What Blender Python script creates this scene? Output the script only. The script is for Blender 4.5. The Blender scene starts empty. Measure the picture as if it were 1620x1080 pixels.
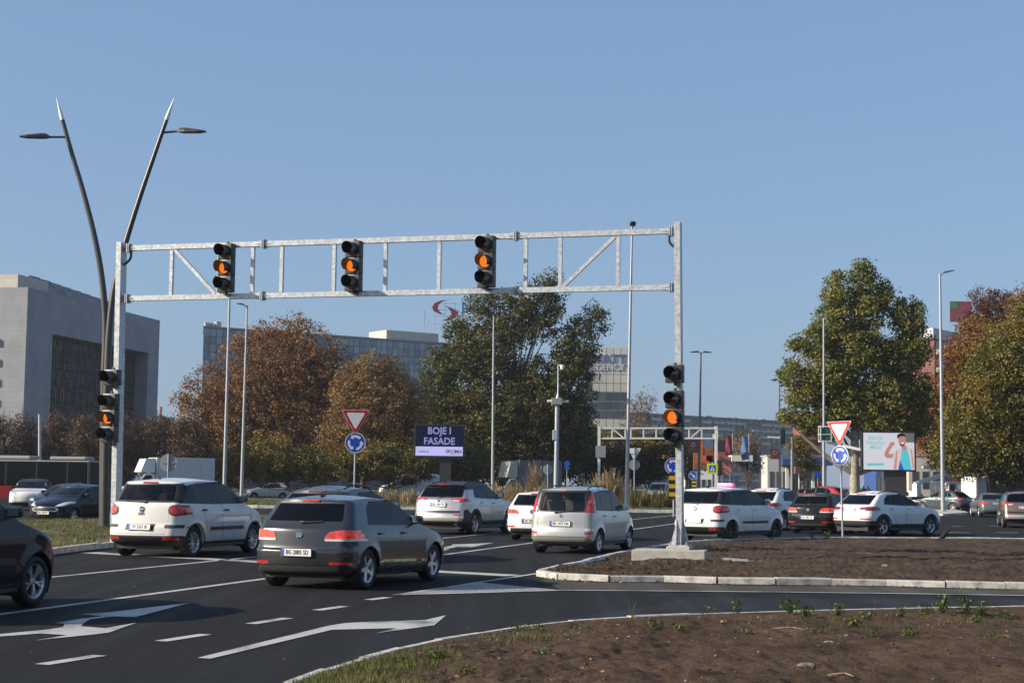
import bpy, bmesh, math, random
import numpy as np
from mathutils import Vector, Matrix, Euler
from mathutils.bvhtree import BVHTree

random.seed(7); np.random.seed(7)
R = math.radians
SC = bpy.context.scene
COL = SC.collection

# ------------------------------------------------------------------ camera, sky, sun, exposure
IMW, IMH, FPX = 1620.0, 1080.0, 2500.0
CAMZ = 1.7
PITCH = math.atan((764.0 - 540.0) / FPX)
ROLL = 0.011
c_right = Vector((math.cos(ROLL), 0, math.sin(ROLL)))
c_fwd = Vector((0, math.cos(PITCH), math.sin(PITCH)))
c_right = (c_right - c_fwd * c_right.dot(c_fwd)).normalized()
c_up = c_right.cross(c_fwd).normalized()
cam_d = bpy.data.cameras.new('camera')
cam_d.sensor_width = 36.0
cam_d.lens = 36.0 * FPX / IMW
cam_d.clip_start = 0.1
cam_d.clip_end = 9000.0
cam = bpy.data.objects.new('camera', cam_d)
COL.objects.link(cam)
M = Matrix((c_right, c_up, -c_fwd)).transposed().to_4x4()
M.translation = Vector((0, 0, CAMZ))
cam.matrix_world = M
SC.camera = cam

SUN_AZ = R(13.0)      # how far the sun stands behind the camera plane (it comes from the left)
SUN_EL = R(25.0)
to_sun = Vector((-math.cos(SUN_AZ) * math.cos(SUN_EL), -math.sin(SUN_AZ) * math.cos(SUN_EL), math.sin(SUN_EL)))
world = bpy.data.worlds.new('World')
SC.world = world
world.use_nodes = True
wn = world.node_tree.nodes
wl = world.node_tree.links
bg = wn['Background']
sky = wn.new('ShaderNodeTexSky')
sky.sky_type = 'NISHITA'
sky.sun_disc = False
sky.sun_elevation = SUN_EL
sky.sun_rotation = math.atan2(to_sun.x, to_sun.y)
sky.altitude = 100
sky.air_density = 1.0
sky.dust_density = 1.8
sky.ozone_density = 2.0
air = wn.new('ShaderNodeMixRGB')          # even, slightly misty air over the whole sky
air.inputs[0].default_value = 0.5
air.inputs[2].default_value = (1.95, 3.35, 5.75, 1)
wl.new(sky.outputs[0], air.inputs[1])
wl.new(air.outputs[0], bg.inputs[0])
bg.inputs[1].default_value = 0.055
sun_d = bpy.data.lights.new('sun', 'SUN')
sun_d.energy = 3.2
sun_d.angle = R(0.53)
sun_d.color = (1.0, 0.88, 0.71)
sun = bpy.data.objects.new('sun', sun_d)
COL.objects.link(sun)
sun.rotation_euler = to_sun.to_track_quat('Z', 'Y').to_euler()
sun.location = to_sun * 50
SC.view_settings.view_transform = 'Standard'
SC.view_settings.look = 'None'
SC.view_settings.exposure = 1.2
SC.view_settings.gamma = 1.0
SC.cycles.max_bounces = 6
SC.cycles.diffuse_bounces = 2
SC.cycles.glossy_bounces = 3
SC.cycles.transparent_max_bounces = 10
SC.cycles.transmission_bounces = 3
SC.cycles.caustics_reflective = False
SC.cycles.caustics_refractive = False
SC.cycles.use_denoising = True

# ------------------------------------------------------------------ pixel helpers
def ray(px, py):
    return (c_right * ((px - IMW / 2) / FPX) + c_up * ((IMH / 2 - py) / FPX) + c_fwd)
def G(px, py, z=0.0):
    """point on the level plane z seen at a pixel"""
    d = ray(px, py)
    t = (z - CAMZ) / d.z
    return Vector((d.x * t, d.y * t, z))
def P(px, py, Y):
    """point at forward distance Y seen at a pixel"""
    d = ray(px, py)
    t = Y / d.y
    return Vector((d.x * t, Y, CAMZ + d.z * t))

# ------------------------------------------------------------------ materials
MATS = {}
def mat(name, col, rough=0.6, metal=0.0, var=0.0, scale=8.0, bump=0.0, bscale=40.0, coat=0.0, emit=None, estr=0.0, spec=0.5, col2=None, detail=4.0, thr=None, obj_coords=True, gen=False):
    if name in MATS:
        return MATS[name]
    m = bpy.data.materials.new(name)
    m.use_nodes = True
    nt = m.node_tree
    b = nt.nodes['Principled BSDF']
    b.inputs['Base Color'].default_value = (*col, 1)
    b.inputs['Roughness'].default_value = rough
    b.inputs['Metallic'].default_value = metal
    b.inputs['Specular IOR Level'].default_value = spec
    if coat:
        b.inputs['Coat Weight'].default_value = coat
        b.inputs['Coat Roughness'].default_value = 0.05
    tc = nt.nodes.new('ShaderNodeTexCoord')
    if var or col2:
        n = nt.nodes.new('ShaderNodeTexNoise')
        n.inputs['Scale'].default_value = scale
        n.inputs['Detail'].default_value = detail
        n.inputs['Roughness'].default_value = 0.65
        nt.links.new(tc.outputs['Object'], n.inputs['Vector'])
        cr = nt.nodes.new('ShaderNodeValToRGB')
        a = tuple(max(0, c * (1 - var)) for c in col)
        c2 = col2 if col2 else tuple(min(1, c * (1 + var)) for c in col)
        cr.color_ramp.elements[0].color = (*a, 1)
        cr.color_ramp.elements[1].color = (*c2, 1)
        lo, hi = thr if thr else (0.32, 0.68)
        cr.color_ramp.elements[0].position = lo
        cr.color_ramp.elements[1].position = hi
        nt.links.new(n.outputs['Fac'], cr.inputs[0])
        nt.links.new(cr.outputs[0], b.inputs['Base Color'])
    if bump:
        n2 = nt.nodes.new('ShaderNodeTexNoise')
        n2.inputs['Scale'].default_value = bscale
        n2.inputs['Detail'].default_value = 5.0
        nt.links.new(tc.outputs['Object'], n2.inputs['Vector'])
        bp = nt.nodes.new('ShaderNodeBump')
        bp.inputs['Strength'].default_value = bump
        bp.inputs['Distance'].default_value = 0.02
        nt.links.new(n2.outputs['Fac'], bp.inputs['Height'])
        nt.links.new(bp.outputs[0], b.inputs['Normal'])
    if emit:
        b.inputs['Emission Color'].default_value = (*emit, 1)
        b.inputs['Emission Strength'].default_value = estr
    MATS[name] = m
    return m

def glass_mat(name, tint, refl=1.0):
    if name in MATS:
        return MATS[name]
    m = bpy.data.materials.new(name)
    m.use_nodes = True
    nt = m.node_tree
    for n in list(nt.nodes):
        nt.nodes.remove(n)
    out = nt.nodes.new('ShaderNodeOutputMaterial')
    tr = nt.nodes.new('ShaderNodeBsdfTransparent')
    tr.inputs[0].default_value = (*tint, 1)
    gl = nt.nodes.new('ShaderNodeBsdfGlossy')
    gl.inputs['Color'].default_value = (refl, refl, refl, 1)
    gl.inputs['Roughness'].default_value = 0.015
    fr = nt.nodes.new('ShaderNodeFresnel')
    fr.inputs[0].default_value = 1.55
    mx = nt.nodes.new('ShaderNodeMixShader')
    nt.links.new(fr.outputs[0], mx.inputs[0])
    nt.links.new(tr.outputs[0], mx.inputs[1])
    nt.links.new(gl.outputs[0], mx.inputs[2])
    nt.links.new(mx.outputs[0], out.inputs[0])
    MATS[name] = m
    return m

# ------------------------------------------------------------------ object helpers
def tag(o, label=None, cat=None, group=None, kind=None):
    if label: o['label'] = label
    if cat: o['category'] = cat
    if group: o['group'] = group
    if kind: o['kind'] = kind
    return o
def empty(name, loc=(0, 0, 0), rz=0.0, label=None, cat=None, group=None, parent=None):
    o = bpy.data.objects.new(name, None)
    COL.objects.link(o)
    o.location = loc
    o.rotation_euler = (0, 0, rz)
    o.empty_display_size = 0.3
    if parent: o.parent = parent
    return tag(o, label, cat, group)
def link(name, me, m=None, parent=None, loc=None, rot=None):
    o = bpy.data.objects.new(name, me)
    COL.objects.link(o)
    if m is not None:
        if len(me.materials) == 0:
            me.materials.append(m)
        o.material_slots[0].link = 'OBJECT'
        o.material_slots[0].material = m
    if parent: o.parent = parent
    if loc is not None: o.location = loc
    if rot is not None: o.rotation_euler = rot
    return o
def copy_tree(o, parent=None, swap=None):
    c = o.copy()
    for k in ('label', 'category', 'group'):
        if k in c.keys() and parent is None:
            pass
    COL.objects.link(c)
    c.parent = parent
    if swap and o.type == 'MESH':
        for s_, d_ in zip(o.material_slots, c.material_slots):
            if s_.material and s_.material.name in swap:
                d_.link = 'OBJECT'
                d_.material = swap[s_.material.name]
    for ch in list(o.children):
        copy_tree(ch, c, swap)
    return c

class MB:
    """collects simple solids into one mesh"""
    def __init__(s):
        s.v = []; s.f = []; s.mi = []; s.cur = 0
    def add(s, vs, fs):
        o = len(s.v)
        s.v += [tuple(v) for v in vs]
        s.f += [tuple(i + o for i in f) for f in fs]
        s.mi += [s.cur] * len(fs)
        return s
    def box(s, c, d, rot=None, bev=0.0):
        x, y, z = (k / 2 for k in d)
        if bev <= 0:
            vs = [Vector(p) for p in ((-x,-y,-z),(x,-y,-z),(x,y,-z),(-x,y,-z),(-x,-y,z),(x,-y,z),(x,y,z),(-x,y,z))]
            fs = [(0,3,2,1),(4,5,6,7),(0,1,5,4),(1,2,6,5),(2,3,7,6),(3,0,4,7)]
        else:
            bm = bmesh.new()
            bmesh.ops.create_cube(bm, size=1.0)
            for v in bm.verts:
                v.co = Vector((v.co.x * d[0], v.co.y * d[1], v.co.z * d[2]))
            bmesh.ops.bevel(bm, geom=list(bm.edges), offset=bev, segments=2, affect='EDGES', profile=0.6)
            bm.verts.index_update()
            vs = [v.co.copy() for v in bm.verts]
            fs = [tuple(v.index for v in f.verts) for f in bm.faces]
            bm.free()
        if rot is not None:
            m = rot if isinstance(rot, Matrix) else Euler(rot).to_matrix()
            vs = [m @ v for v in vs]
        c = Vector(c)
        return s.add([v + c for v in vs], fs)
    def tube(s, pts, rad, n=10, cap=True):
        """swept tube through points, rad is a number or a list"""
        pts = [Vector(p) for p in pts]
        rads = rad if isinstance(rad, (list, tuple)) else [rad] * len(pts)
        vs = []; fs = []
        ref = None
        for i, p in enumerate(pts):
            a = pts[max(0, i - 1)]; b = pts[min(len(pts) - 1, i + 1)]
            t = (b - a).normalized()
            if ref is None:
                ref = Vector((0, 0, 1)) if abs(t.z) < 0.9 else Vector((1, 0, 0))
            u = t.cross(ref).normalized()
            w = u.cross(t).normalized()
            ref = w
            for k in range(n):
                an = 2 * math.pi * k / n
                vs.append(p + (u * math.cos(an) + w * math.sin(an)) * rads[i])
        for i in range(len(pts) - 1):
            for k in range(n):
                k2 = (k + 1) % n
                fs.append((i*n + k, i*n + k2, (i+1)*n + k2, (i+1)*n + k))
        if cap:
            fs.append(tuple(range(n))[::-1])
            fs.append(tuple((len(pts)-1)*n + k for k in range(n)))
        return s.add(vs, fs)
    def bar(s, a, b, w, h, up=(0, 0, 1)):
        """rectangular bar from a to b, width w across, height h along up"""
        a = Vector(a); b = Vector(b); t = (b - a).normalized()
        u = t.cross(Vector(up)).normalized(); v = u.cross(t).normalized()
        vs = []
        for p in (a, b):
            for sx, sy in ((-1,-1),(1,-1),(1,1),(-1,1)):
                vs.append(p + u * (sx * w / 2) + v * (sy * h / 2))
        return s.add(vs, [(3,2,1,0),(4,5,6,7),(0,1,5,4),(1,2,6,5),(2,3,7,6),(3,0,4,7)])
    def prism(s, poly, z0, z1, mtx=None):
        n = len(poly)
        vs = [Vector((p[0], p[1], z0)) for p in poly] + [Vector((p[0], p[1], z1)) for p in poly]
        if mtx is not None: vs = [mtx @ v for v in vs]
        fs = [tuple(range(n))[::-1], tuple(range(n, 2 * n))]
        fs += [(i, (i+1) % n, n + (i+1) % n, n + i) for i in range(n)]
        return s.add(vs, fs)
    def quad(s, a, b, c, d):
        return s.add([a, b, c, d], [(0, 1, 2, 3)])
    def lathe(s, prof, n=24, axis='y', c=(0, 0, 0)):
        """profile of (radius, offset along axis)"""
        vs = []; fs = []
        for r, h in prof:
            for k in range(n):
                an = 2 * math.pi * k / n
                if axis == 'y': p = (r * math.cos(an), h, r * math.sin(an))
                elif axis == 'x': p = (h, r * math.cos(an), r * math.sin(an))
                else: p = (r * math.cos(an), r * math.sin(an), h)
                vs.append(Vector(p) + Vector(c))
        for i in range(len(prof) - 1):
            for k in range(n):
                k2 = (k + 1) % n
                fs.append((i*n + k, i*n + k2, (i+1)*n + k2, (i+1)*n + k))
        return s.add(vs, fs)
    def mesh(s, name, smooth=None, fix=True):
        me = bpy.data.meshes.new(name)
        me.from_pydata([tuple(v) for v in s.v], [], s.f)
        if any(s.mi):
            me.polygons.foreach_set('material_index', s.mi)
        if fix:
            bm = bmesh.new(); bm.from_mesh(me)
            bmesh.ops.recalc_face_normals(bm, faces=bm.faces)
            bm.to_mesh(me); bm.free()
        if smooth:
            me.shade_smooth()
            me.set_sharp_from_angle(angle=R(smooth))
        me.update()
        return me
    def build(s, name, m, parent=None, loc=None, rot=None, smooth=None):
        if isinstance(m, (list, tuple)):
            me = s.mesh(name, smooth)
            for k in m: me.materials.append(k)
            o = bpy.data.objects.new(name, me); COL.objects.link(o)
            if parent: o.parent = parent
            if loc is not None: o.location = loc
            if rot is not None: o.rotation_euler = rot
            return o
        return link(name, s.mesh(name, smooth), m, parent, loc, rot)

def text_mesh(txt, size, bold=0.0, ext=0.002, align='CENTER', sx=1.0):
    """lettering as a mesh lying in the XZ plane, readable from -Y"""
    cu = bpy.data.curves.new('lettering', 'FONT')
    cu.body = txt
    cu.size = size
    cu.align_x = align
    cu.align_y = 'CENTER'
    cu.extrude = ext
    cu.offset = bold * size
    cu.resolution_u = 3
    o = bpy.data.objects.new('lettering', cu)
    COL.objects.link(o)
    bpy.context.view_layer.update()
    dg = bpy.context.evaluated_depsgraph_get()
    me = bpy.data.meshes.new_from_object(o.evaluated_get(dg))
    bpy.data.objects.remove(o)
    me.transform(Matrix.Diagonal((sx, 1, 1, 1)))
    me.transform(Matrix.Rotation(R(90), 4, 'X'))
    me.materials.clear()
    me.name = 'lettering'
    return me
# ------------------------------------------------------------------ shared materials
m_galv = mat('galvanised_steel', (0.50, 0.52, 0.54), 0.42, 0.35, var=0.32, scale=13, spec=0.6)
m_galv2 = mat('galvanised_pole', (0.36, 0.38, 0.40), 0.45, 0.4, var=0.1, scale=4)
m_darkpole = mat('dark_grey_pole', (0.075, 0.072, 0.068), 0.38, 0.3, var=0.1, scale=3)
m_white = mat('white_paint', (0.78, 0.77, 0.74), 0.45, var=0.05)
m_black = mat('black_plastic', (0.018, 0.018, 0.02), 0.45, var=0.2, scale=6)
m_housing = mat('signal_housing', (0.028, 0.029, 0.032), 0.4, var=0.25, scale=10)
m_rubber = mat('tyre_rubber', (0.02, 0.02, 0.021), 0.75, var=0.3, scale=20, bump=0.2)
m_rim = mat('alloy_rim', (0.55, 0.56, 0.58), 0.3, 0.85, var=0.1)
m_rimdark = mat('dark_rim', (0.05, 0.05, 0.055), 0.35, 0.6)
m_clad = mat('grey_black_cladding', (0.032, 0.032, 0.034), 0.6, var=0.25, scale=14)
m_seat = mat('seat_fabric', (0.05, 0.05, 0.055), 0.9, var=0.2)
m_seat2 = mat('grey_seat_fabric', (0.18, 0.17, 0.16), 0.9, var=0.2)
m_inner = mat('car_inner_trim', (0.03, 0.03, 0.032), 0.85)
def lens_mat(name, dark, bright, em, estr):
    """moulded lens: fine ribs and cells over a dark reflector"""
    m = bpy.data.materials.new(name); m.use_nodes = True
    nt = m.node_tree; b = nt.nodes['Principled BSDF']
    tc = nt.nodes.new('ShaderNodeTexCoord')
    w = nt.nodes.new('ShaderNodeTexWave'); w.wave_type = 'BANDS'; w.bands_direction = 'Z'; w.inputs['Scale'].default_value = 9; w.inputs['Distortion'].default_value = 1.5
    v = nt.nodes.new('ShaderNodeTexVoronoi'); v.inputs['Scale'].default_value = 14
    mp = nt.nodes.new('ShaderNodeMath'); mp.operation = 'MULTIPLY_ADD'; mp.inputs[1].default_value = .55
    for k in (w, v): nt.links.new(tc.outputs['Object'], k.inputs['Vector'])
    nt.links.new(w.outputs['Fac'], mp.inputs[0]); nt.links.new(v.outputs['Distance'], mp.inputs[2])
    cr = nt.nodes.new('ShaderNodeValToRGB')
    cr.color_ramp.elements[0].position = .2; cr.color_ramp.elements[0].color = (*dark, 1)
    cr.color_ramp.elements[1].position = .95; cr.color_ramp.elements[1].color = (*bright, 1)
    nt.links.new(mp.outputs[0], cr.inputs[0]); nt.links.new(cr.outputs[0], b.inputs['Base Color'])
    e = nt.nodes.new('ShaderNodeVectorMath'); e.operation = 'MULTIPLY'; e.inputs[1].default_value = em
    nt.links.new(cr.outputs[0], e.inputs[0]); nt.links.new(e.outputs[0], b.inputs['Emission Color'])
    b.inputs['Emission Strength'].default_value = estr
    b.inputs['Roughness'].default_value = .15; b.inputs['Coat Weight'].default_value = 1.0
    MATS[name] = m
    return m
m_red = lens_mat('red_tail_lens', (.14, .004, .006), (.55, .03, .025), (1, 1, 1), 0.05)
m_redlit = lens_mat('lit_red_tail_lens', (.16, .004, .004), (.70, .05, .02), (1, 1, 1), 0.16)
m_reddark = mat('dark_red_lens', (0.20, 0.008, 0.012), 0.12, coat=1.0)
m_clear = mat('clear_lamp_lens', (0.62, 0.64, 0.66), 0.1, 0.2, coat=1.0)
m_chrome = mat('chrome', (0.75, 0.76, 0.78), 0.12, 1.0)
m_mirror = mat('mirror_glass', (0.75, 0.85, 0.85), 0.03, 1.0)
m_plate = mat('plate_white', (0.74, 0.75, 0.76), 0.4)
m_plateblue = mat('plate_blue', (0.03, 0.10, 0.55), 0.4)
m_ink = mat('black_lettering', (0.012, 0.012, 0.014), 0.5)
m_glass = glass_mat('car_glass', (0.60, 0.65, 0.63), 0.65)
m_glassmid = glass_mat('tinted_car_glass', (0.30, 0.34, 0.345), 0.65)
m_privacy = glass_mat('privacy_glass', (0.05, 0.056, 0.06), 0.6)
m_conc = mat('concrete', (0.40, 0.385, 0.35), 0.9, var=0.16, scale=5, bump=0.35, bscale=45)
m_blue = mat('sign_blue', (0.012, 0.085, 0.50), 0.35, var=0.05)
m_signred = mat('sign_red', (0.46, 0.015, 0.02), 0.35)
m_signwhite = mat('sign_white', (0.78, 0.78, 0.77), 0.35, var=0.03)
m_yellow = mat('sign_yellow', (0.80, 0.50, 0.02), 0.4)
m_limeyellow = mat('sign_fluorescent_yellow', (0.62, 0.72, 0.03), 0.4)
m_signback = mat('sign_back_grey', (0.32, 0.33, 0.33), 0.5, 0.3, var=0.08)
# ------------------------------------------------------------------ ground, road, verges
def asphalt(name, base, var, patch):
    m = bpy.data.materials.new(name); m.use_nodes = True
    nt = m.node_tree; b = nt.nodes['Principled BSDF']
    tc = nt.nodes.new('ShaderNodeTexCoord')
    def noise(sc, det=5, ro=0.6, mp=None):
        n = nt.nodes.new('ShaderNodeTexNoise'); n.inputs['Scale'].default_value = sc
        n.inputs['Detail'].default_value = det; n.inputs['Roughness'].default_value = ro
        if mp:
            k = nt.nodes.new('ShaderNodeMapping'); k.inputs['Rotation'].default_value = (0, 0, mp[1]); k.inputs['Scale'].default_value = mp[0]
            nt.links.new(tc.outputs['Object'], k.inputs[0]); nt.links.new(k.outputs[0], n.inputs['Vector'])
        else:
            nt.links.new(tc.outputs['Object'], n.inputs['Vector'])
        return n
    def mixc(f, a, c, bl='MIX'):
        x = nt.nodes.new('ShaderNodeMixRGB'); x.blend_type = bl
        for i, v in enumerate((f, a, c)):
            if isinstance(v, (int, float)): x.inputs[i].default_value = v
            elif isinstance(v, tuple): x.inputs[i].default_value = (*v, 1)
            else: nt.links.new(v, x.inputs[i])
        return x.outputs[0]
    def ramp(s, lo, hi, a=0.0, c=1.0):
        x = nt.nodes.new('ShaderNodeMapRange'); x.inputs[1].default_value = lo; x.inputs[2].default_value = hi
        x.inputs[3].default_value = a; x.inputs[4].default_value = c
        nt.links.new(s, x.inputs[0]); return x.outputs[0]
    fine = noise(70, 3); mid = noise(0.35, 4); lane = noise(1.0, 4, 0.6, ((1.6, 0.05, 1), R(15)))
    dirt = noise(2.2, 6, 0.7)
    c = mixc(ramp(fine.outputs[0], 0.3, 0.72), tuple(k * (1 - var) for k in base), tuple(k * (1 + var) for k in base))
    c = mixc(ramp(mid.outputs[0], 0.35, 0.7, 0, 0.55), c, patch)
    c = mixc(ramp(lane.outputs[0], 0.42, 0.72, 0, 0.7), c, tuple(k * 1.9 for k in base))
    c = mixc(ramp(dirt.outputs[0], 0.62, 0.8, 0, 0.35), c, (0.05, 0.046, 0.04))
    nt.links.new(c, b.inputs['Base Color'])
    nt.links.new(ramp(lane.outputs[0], 0.3, 0.7, 0.92, 0.74), b.inputs['Roughness'])
    b.inputs['Specular IOR Level'].default_value = 0.12
    bp = nt.nodes.new('ShaderNodeBump'); bp.inputs['Strength'].default_value = 0.35; bp.inputs['Distance'].default_value = 0.01
    nt.links.new(fine.outputs[0], bp.inputs['Height']); nt.links.new(bp.outputs[0], b.inputs['Normal'])
    return m
m_road = asphalt('asphalt', (0.0135, 0.0135, 0.0145), 0.45, (0.020, 0.020, 0.021))
m_road2 = asphalt('newer_asphalt', (0.021, 0.0215, 0.025), 0.3, (0.027, 0.0275, 0.031))
m_dust = asphalt('dusty_road_edge', (0.06, 0.053, 0.045), 0.35, (0.08, 0.07, 0.06))

def paint_mat():
    m = bpy.data.materials.new('road_paint'); m.use_nodes = True
    nt = m.node_tree; b = nt.nodes['Principled BSDF']
    tc = nt.nodes.new('ShaderNodeTexCoord')
    n = nt.nodes.new('ShaderNodeTexNoise'); n.inputs['Scale'].default_value = 45; n.inputs['Detail'].default_value = 6; n.inputs['Roughness'].default_value = 0.7
    n2 = nt.nodes.new('ShaderNodeTexNoise'); n2.inputs['Scale'].default_value = 1.3; n2.inputs['Detail'].default_value = 4
    ad = nt.nodes.new('ShaderNodeMath'); ad.operation = 'ADD'
    cr = nt.nodes.new('ShaderNodeValToRGB')
    cr.color_ramp.elements[0].position = 0.80; cr.color_ramp.elements[0].color = (0.10, 0.10, 0.10, 1)
    cr.color_ramp.elements[1].position = 1.10; cr.color_ramp.elements[1].color = (0.44, 0.435, 0.42, 1)
    for k in (n, n2): nt.links.new(tc.outputs['Object'], k.inputs['Vector'])
    nt.links.new(n.outputs[0], ad.inputs[0]); nt.links.new(n2.outputs[0], ad.inputs[1])
    nt.links.new(ad.outputs[0], cr.inputs[0]); nt.links.new(cr.outputs[0], b.inputs['Base Color'])
    b.inputs['Roughness'].default_value = 0.7
    return m
m_paint = paint_mat()
m_paintworn = mat('worn_road_paint', (0.20, 0.205, 0.21), 0.75, var=0.4, scale=12, col2=(0.46, 0.46, 0.46), thr=(0.35, 0.75))
m_earthfar = mat('park_ground', (0.055, 0.06, 0.022), 0.95, var=0.45, scale=0.25, col2=(0.10, 0.085, 0.04))

def soil_mat():
    m = bpy.data.materials.new('bare_soil'); m.use_nodes = True
    nt = m.node_tree; b = nt.nodes['Principled BSDF']
    tc = nt.nodes.new('ShaderNodeTexCoord')
    cols = []
    def noise(sc, det=6, ro=0.7):
        n = nt.nodes.new('ShaderNodeTexNoise'); n.inputs['Scale'].default_value = sc
        n.inputs['Detail'].default_value = det; n.inputs['Roughness'].default_value = ro
        nt.links.new(tc.outputs['Object'], n.inputs['Vector']); return n
    a = noise(0.8); f = noise(26); s = noise(120, 2)
    cr = nt.nodes.new('ShaderNodeValToRGB')
    cr.color_ramp.elements[0].position = 0.3; cr.color_ramp.elements[0].color = (0.038, 0.0235, 0.0155, 1)
    cr.color_ramp.elements[1].position = 0.72; cr.color_ramp.elements[1].color = (0.112, 0.073, 0.047, 1)
    nt.links.new(a.outputs[0], cr.inputs[0])
    cr2 = nt.nodes.new('ShaderNodeValToRGB')
    cr2.color_ramp.elements[0].position = 0.34; cr2.color_ramp.elements[0].color = (0.48, 0.45, 0.43, 1)
    cr2.color_ramp.elements[1].position = 0.66; cr2.color_ramp.elements[1].color = (1.3, 1.25, 1.2, 1)
    nt.links.new(f.outputs[0], cr2.inputs[0])
    mx = nt.nodes.new('ShaderNodeMixRGB'); mx.blend_type = 'MULTIPLY'; mx.inputs[0].default_value = 0.9
    nt.links.new(cr.outputs[0], mx.inputs[1]); nt.links.new(cr2.outputs[0], mx.inputs[2])
    # pale specks of straw and grit
    cr3 = nt.nodes.new('ShaderNodeMapRange'); cr3.inputs[1].default_value = 0.68; cr3.inputs[2].default_value = 0.76
    nt.links.new(s.outputs[0], cr3.inputs[0])
    m3 = nt.nodes.new('ShaderNodeMixRGB'); m3.inputs[2].default_value = (0.20, 0.165, 0.125, 1)
    nt.links.new(cr3.outputs[0], m3.inputs[0]); nt.links.new(mx.outputs[0], m3.inputs[1])
    nt.links.new(m3.outputs[0], b.inputs['Base Color'])
    b.inputs['Roughness'].default_value = 0.95
    b.inputs['Specular IOR Level'].default_value = 0.2
    bp = nt.nodes.new('ShaderNodeBump'); bp.inputs['Strength'].default_value = 0.8; bp.inputs['Distance'].default_value = 0.03
    nt.links.new(f.outputs[0], bp.inputs['Height']); nt.links.new(bp.outputs[0], b.inputs['Normal'])
    return m
m_soil = soil_mat()
m_turf = mat('lawn_earth', (0.045, 0.065, 0.015), 0.95, var=0.4, scale=3, col2=(0.13, 0.11, 0.045), bump=0.5, bscale=30)
m_kerb = mat('kerb_concrete', (0.26, 0.25, 0.23), 0.85, var=0.35, scale=5, bump=0.35, bscale=30, col2=(0.52, 0.51, 0.48), thr=(.3, .6), detail=8)
m_kerbd = mat('kerb_bedding', (0.16, 0.145, 0.12), 0.95, var=0.3, scale=9)

def structure(o):
    o['kind'] = 'structure'; return o
mb = MB(); mb.quad((-2500, -300, -0.06), (2500, -300, -0.06), (2500, 4500, -0.06), (-2500, 4500, -0.06))
structure(mb.build('ground', m_earthfar))
mb = MB(); mb.quad((-160, -30, 0), (220, -30, 0), (260, 176, 0), (-160, 150, 0))
structure(mb.build('road', m_road))

def flat(name, pts, z, m, parent=None):
    mb = MB(); mb.add([Vector((p.x, p.y, z)) for p in pts], [tuple(range(len(pts)))])
    return mb.build(name, m, parent)
def strip_pts(a, b, w):
    a = Vector((a.x, a.y, 0)); b = Vector((b.x, b.y, 0))
    t = (b - a).normalized(); n = Vector((-t.y, t.x, 0)) * (w / 2)
    return [a - n, b - n, b + n, a + n]

# newer asphalt in the slip lane and the dusty strip along the kerb
structure(flat('road_patch', [G(*p) for p in ((840, 985), (1040, 957), (1090, 944), (1700, 950), (1700, 961), (1080, 976), (900, 987))], 0.004, m_road2))
structure(flat('dusty_road_edge', [G(*p) for p in ((855, 916), (935, 921), (1050, 922), (1180, 926), (1370, 927), (1515, 931), (1700, 935), (1700, 943), (1080, 935.5), (890, 934))], 0.004, m_dust))

# painted markings
road_marks = structure(flat('road_marking', strip_pts(G(-90, 984), G(1080, 826.5), 0.15), 0.008, m_paint))
def mark(pts, name='road_marking', m=None, z=0.008):
    return structure(flat(name, pts, z, m or m_paint))
mark(strip_pts(G(-60, 927), G(1120, 809.5), 0.14))
mark(strip_pts(G(141, 874), G(812, 910.5), 0.55), 'stop_line')
for a, b in (((-140, 1086), (-50, 1071)), ((66, 1051.5), (158, 1037)), ((254, 1014.5), (325, 1003.5)), ((397, 987), (455, 977.7)), ((501, 965.5), (545, 959)), ((583, 949), (613, 945))):
    mark(strip_pts(G(*a), G(*b), 0.16), 'lane_dash')
mark([G(*p) for p in ((312, 1041), (520, 990), (547, 985.7), (583, 984), (673, 981), (705.7, 973.3), (687, 989.3), (595, 1002), (627, 994), (540, 996), (525, 996.5), (333, 1042.3))], 'lane_arrow')
mark([G(*p) for p in ((129, 971.7), (173, 968.6), (301.7, 953.3), (213, 976.7), (181, 975.4), (143, 979.5), (135, 984), (128, 991), (166.7, 994), (216, 985.3), (173, 1000.7), (146.7, 1004), (55, 1013.3), (106.7, 1005), (63, 1002.3), (0, 1007.3), (-30, 1011), (-30, 1007), (0, 1003.3), (76.7, 996), (100, 992), (102, 986.8), (86.7, 986), (127, 979.2), (162, 975))], 'lane_arrow')
mark([G(*p) for p in ((690, 868.5), (714, 863), (716, 861), (735, 860.5), (782, 858.5), (745, 865.5), (722, 865), (700, 871.5), (686, 871.5))], 'lane_arrow')
mark([G(*p) for p in ((626, 941.7), (757, 921), (887, 933.7), (790, 936.7))], 'gore_marking', m_paintworn)
mark(strip_pts(G(626, 941.7), G(853, 907), 0.12), 'gore_line', None, 0.012)
mark(strip_pts(G(853, 907), G(1010, 872.5), 0.10), 'edge_line', None, 0.012)
def polyline(pts, w, name, z=0.008):
    mb = MB()
    pts = [G(*p) for p in pts]
    L = []; 
    for i, p in enumerate(pts):
        t = (pts[min(i + 1, len(pts) - 1)] - pts[max(i - 1, 0)]).normalized()
        n = Vector((-t.y, t.x, 0)) * w / 2
        L.append((p - n, p + n))
    for (a, b), (c, d) in zip(L, L[1:]):
        mb.quad(*[Vector((q.x, q.y, z)) for q in (a, c, d, b)])
    return structure(mb.build(name, m_paint))
polyline(((626, 941.5), (790, 937), (890, 934), (1080, 935.5), (1240, 937), (1400, 939), (1700, 943.5)), 0.12, 'edge_line', 0.012)
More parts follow.
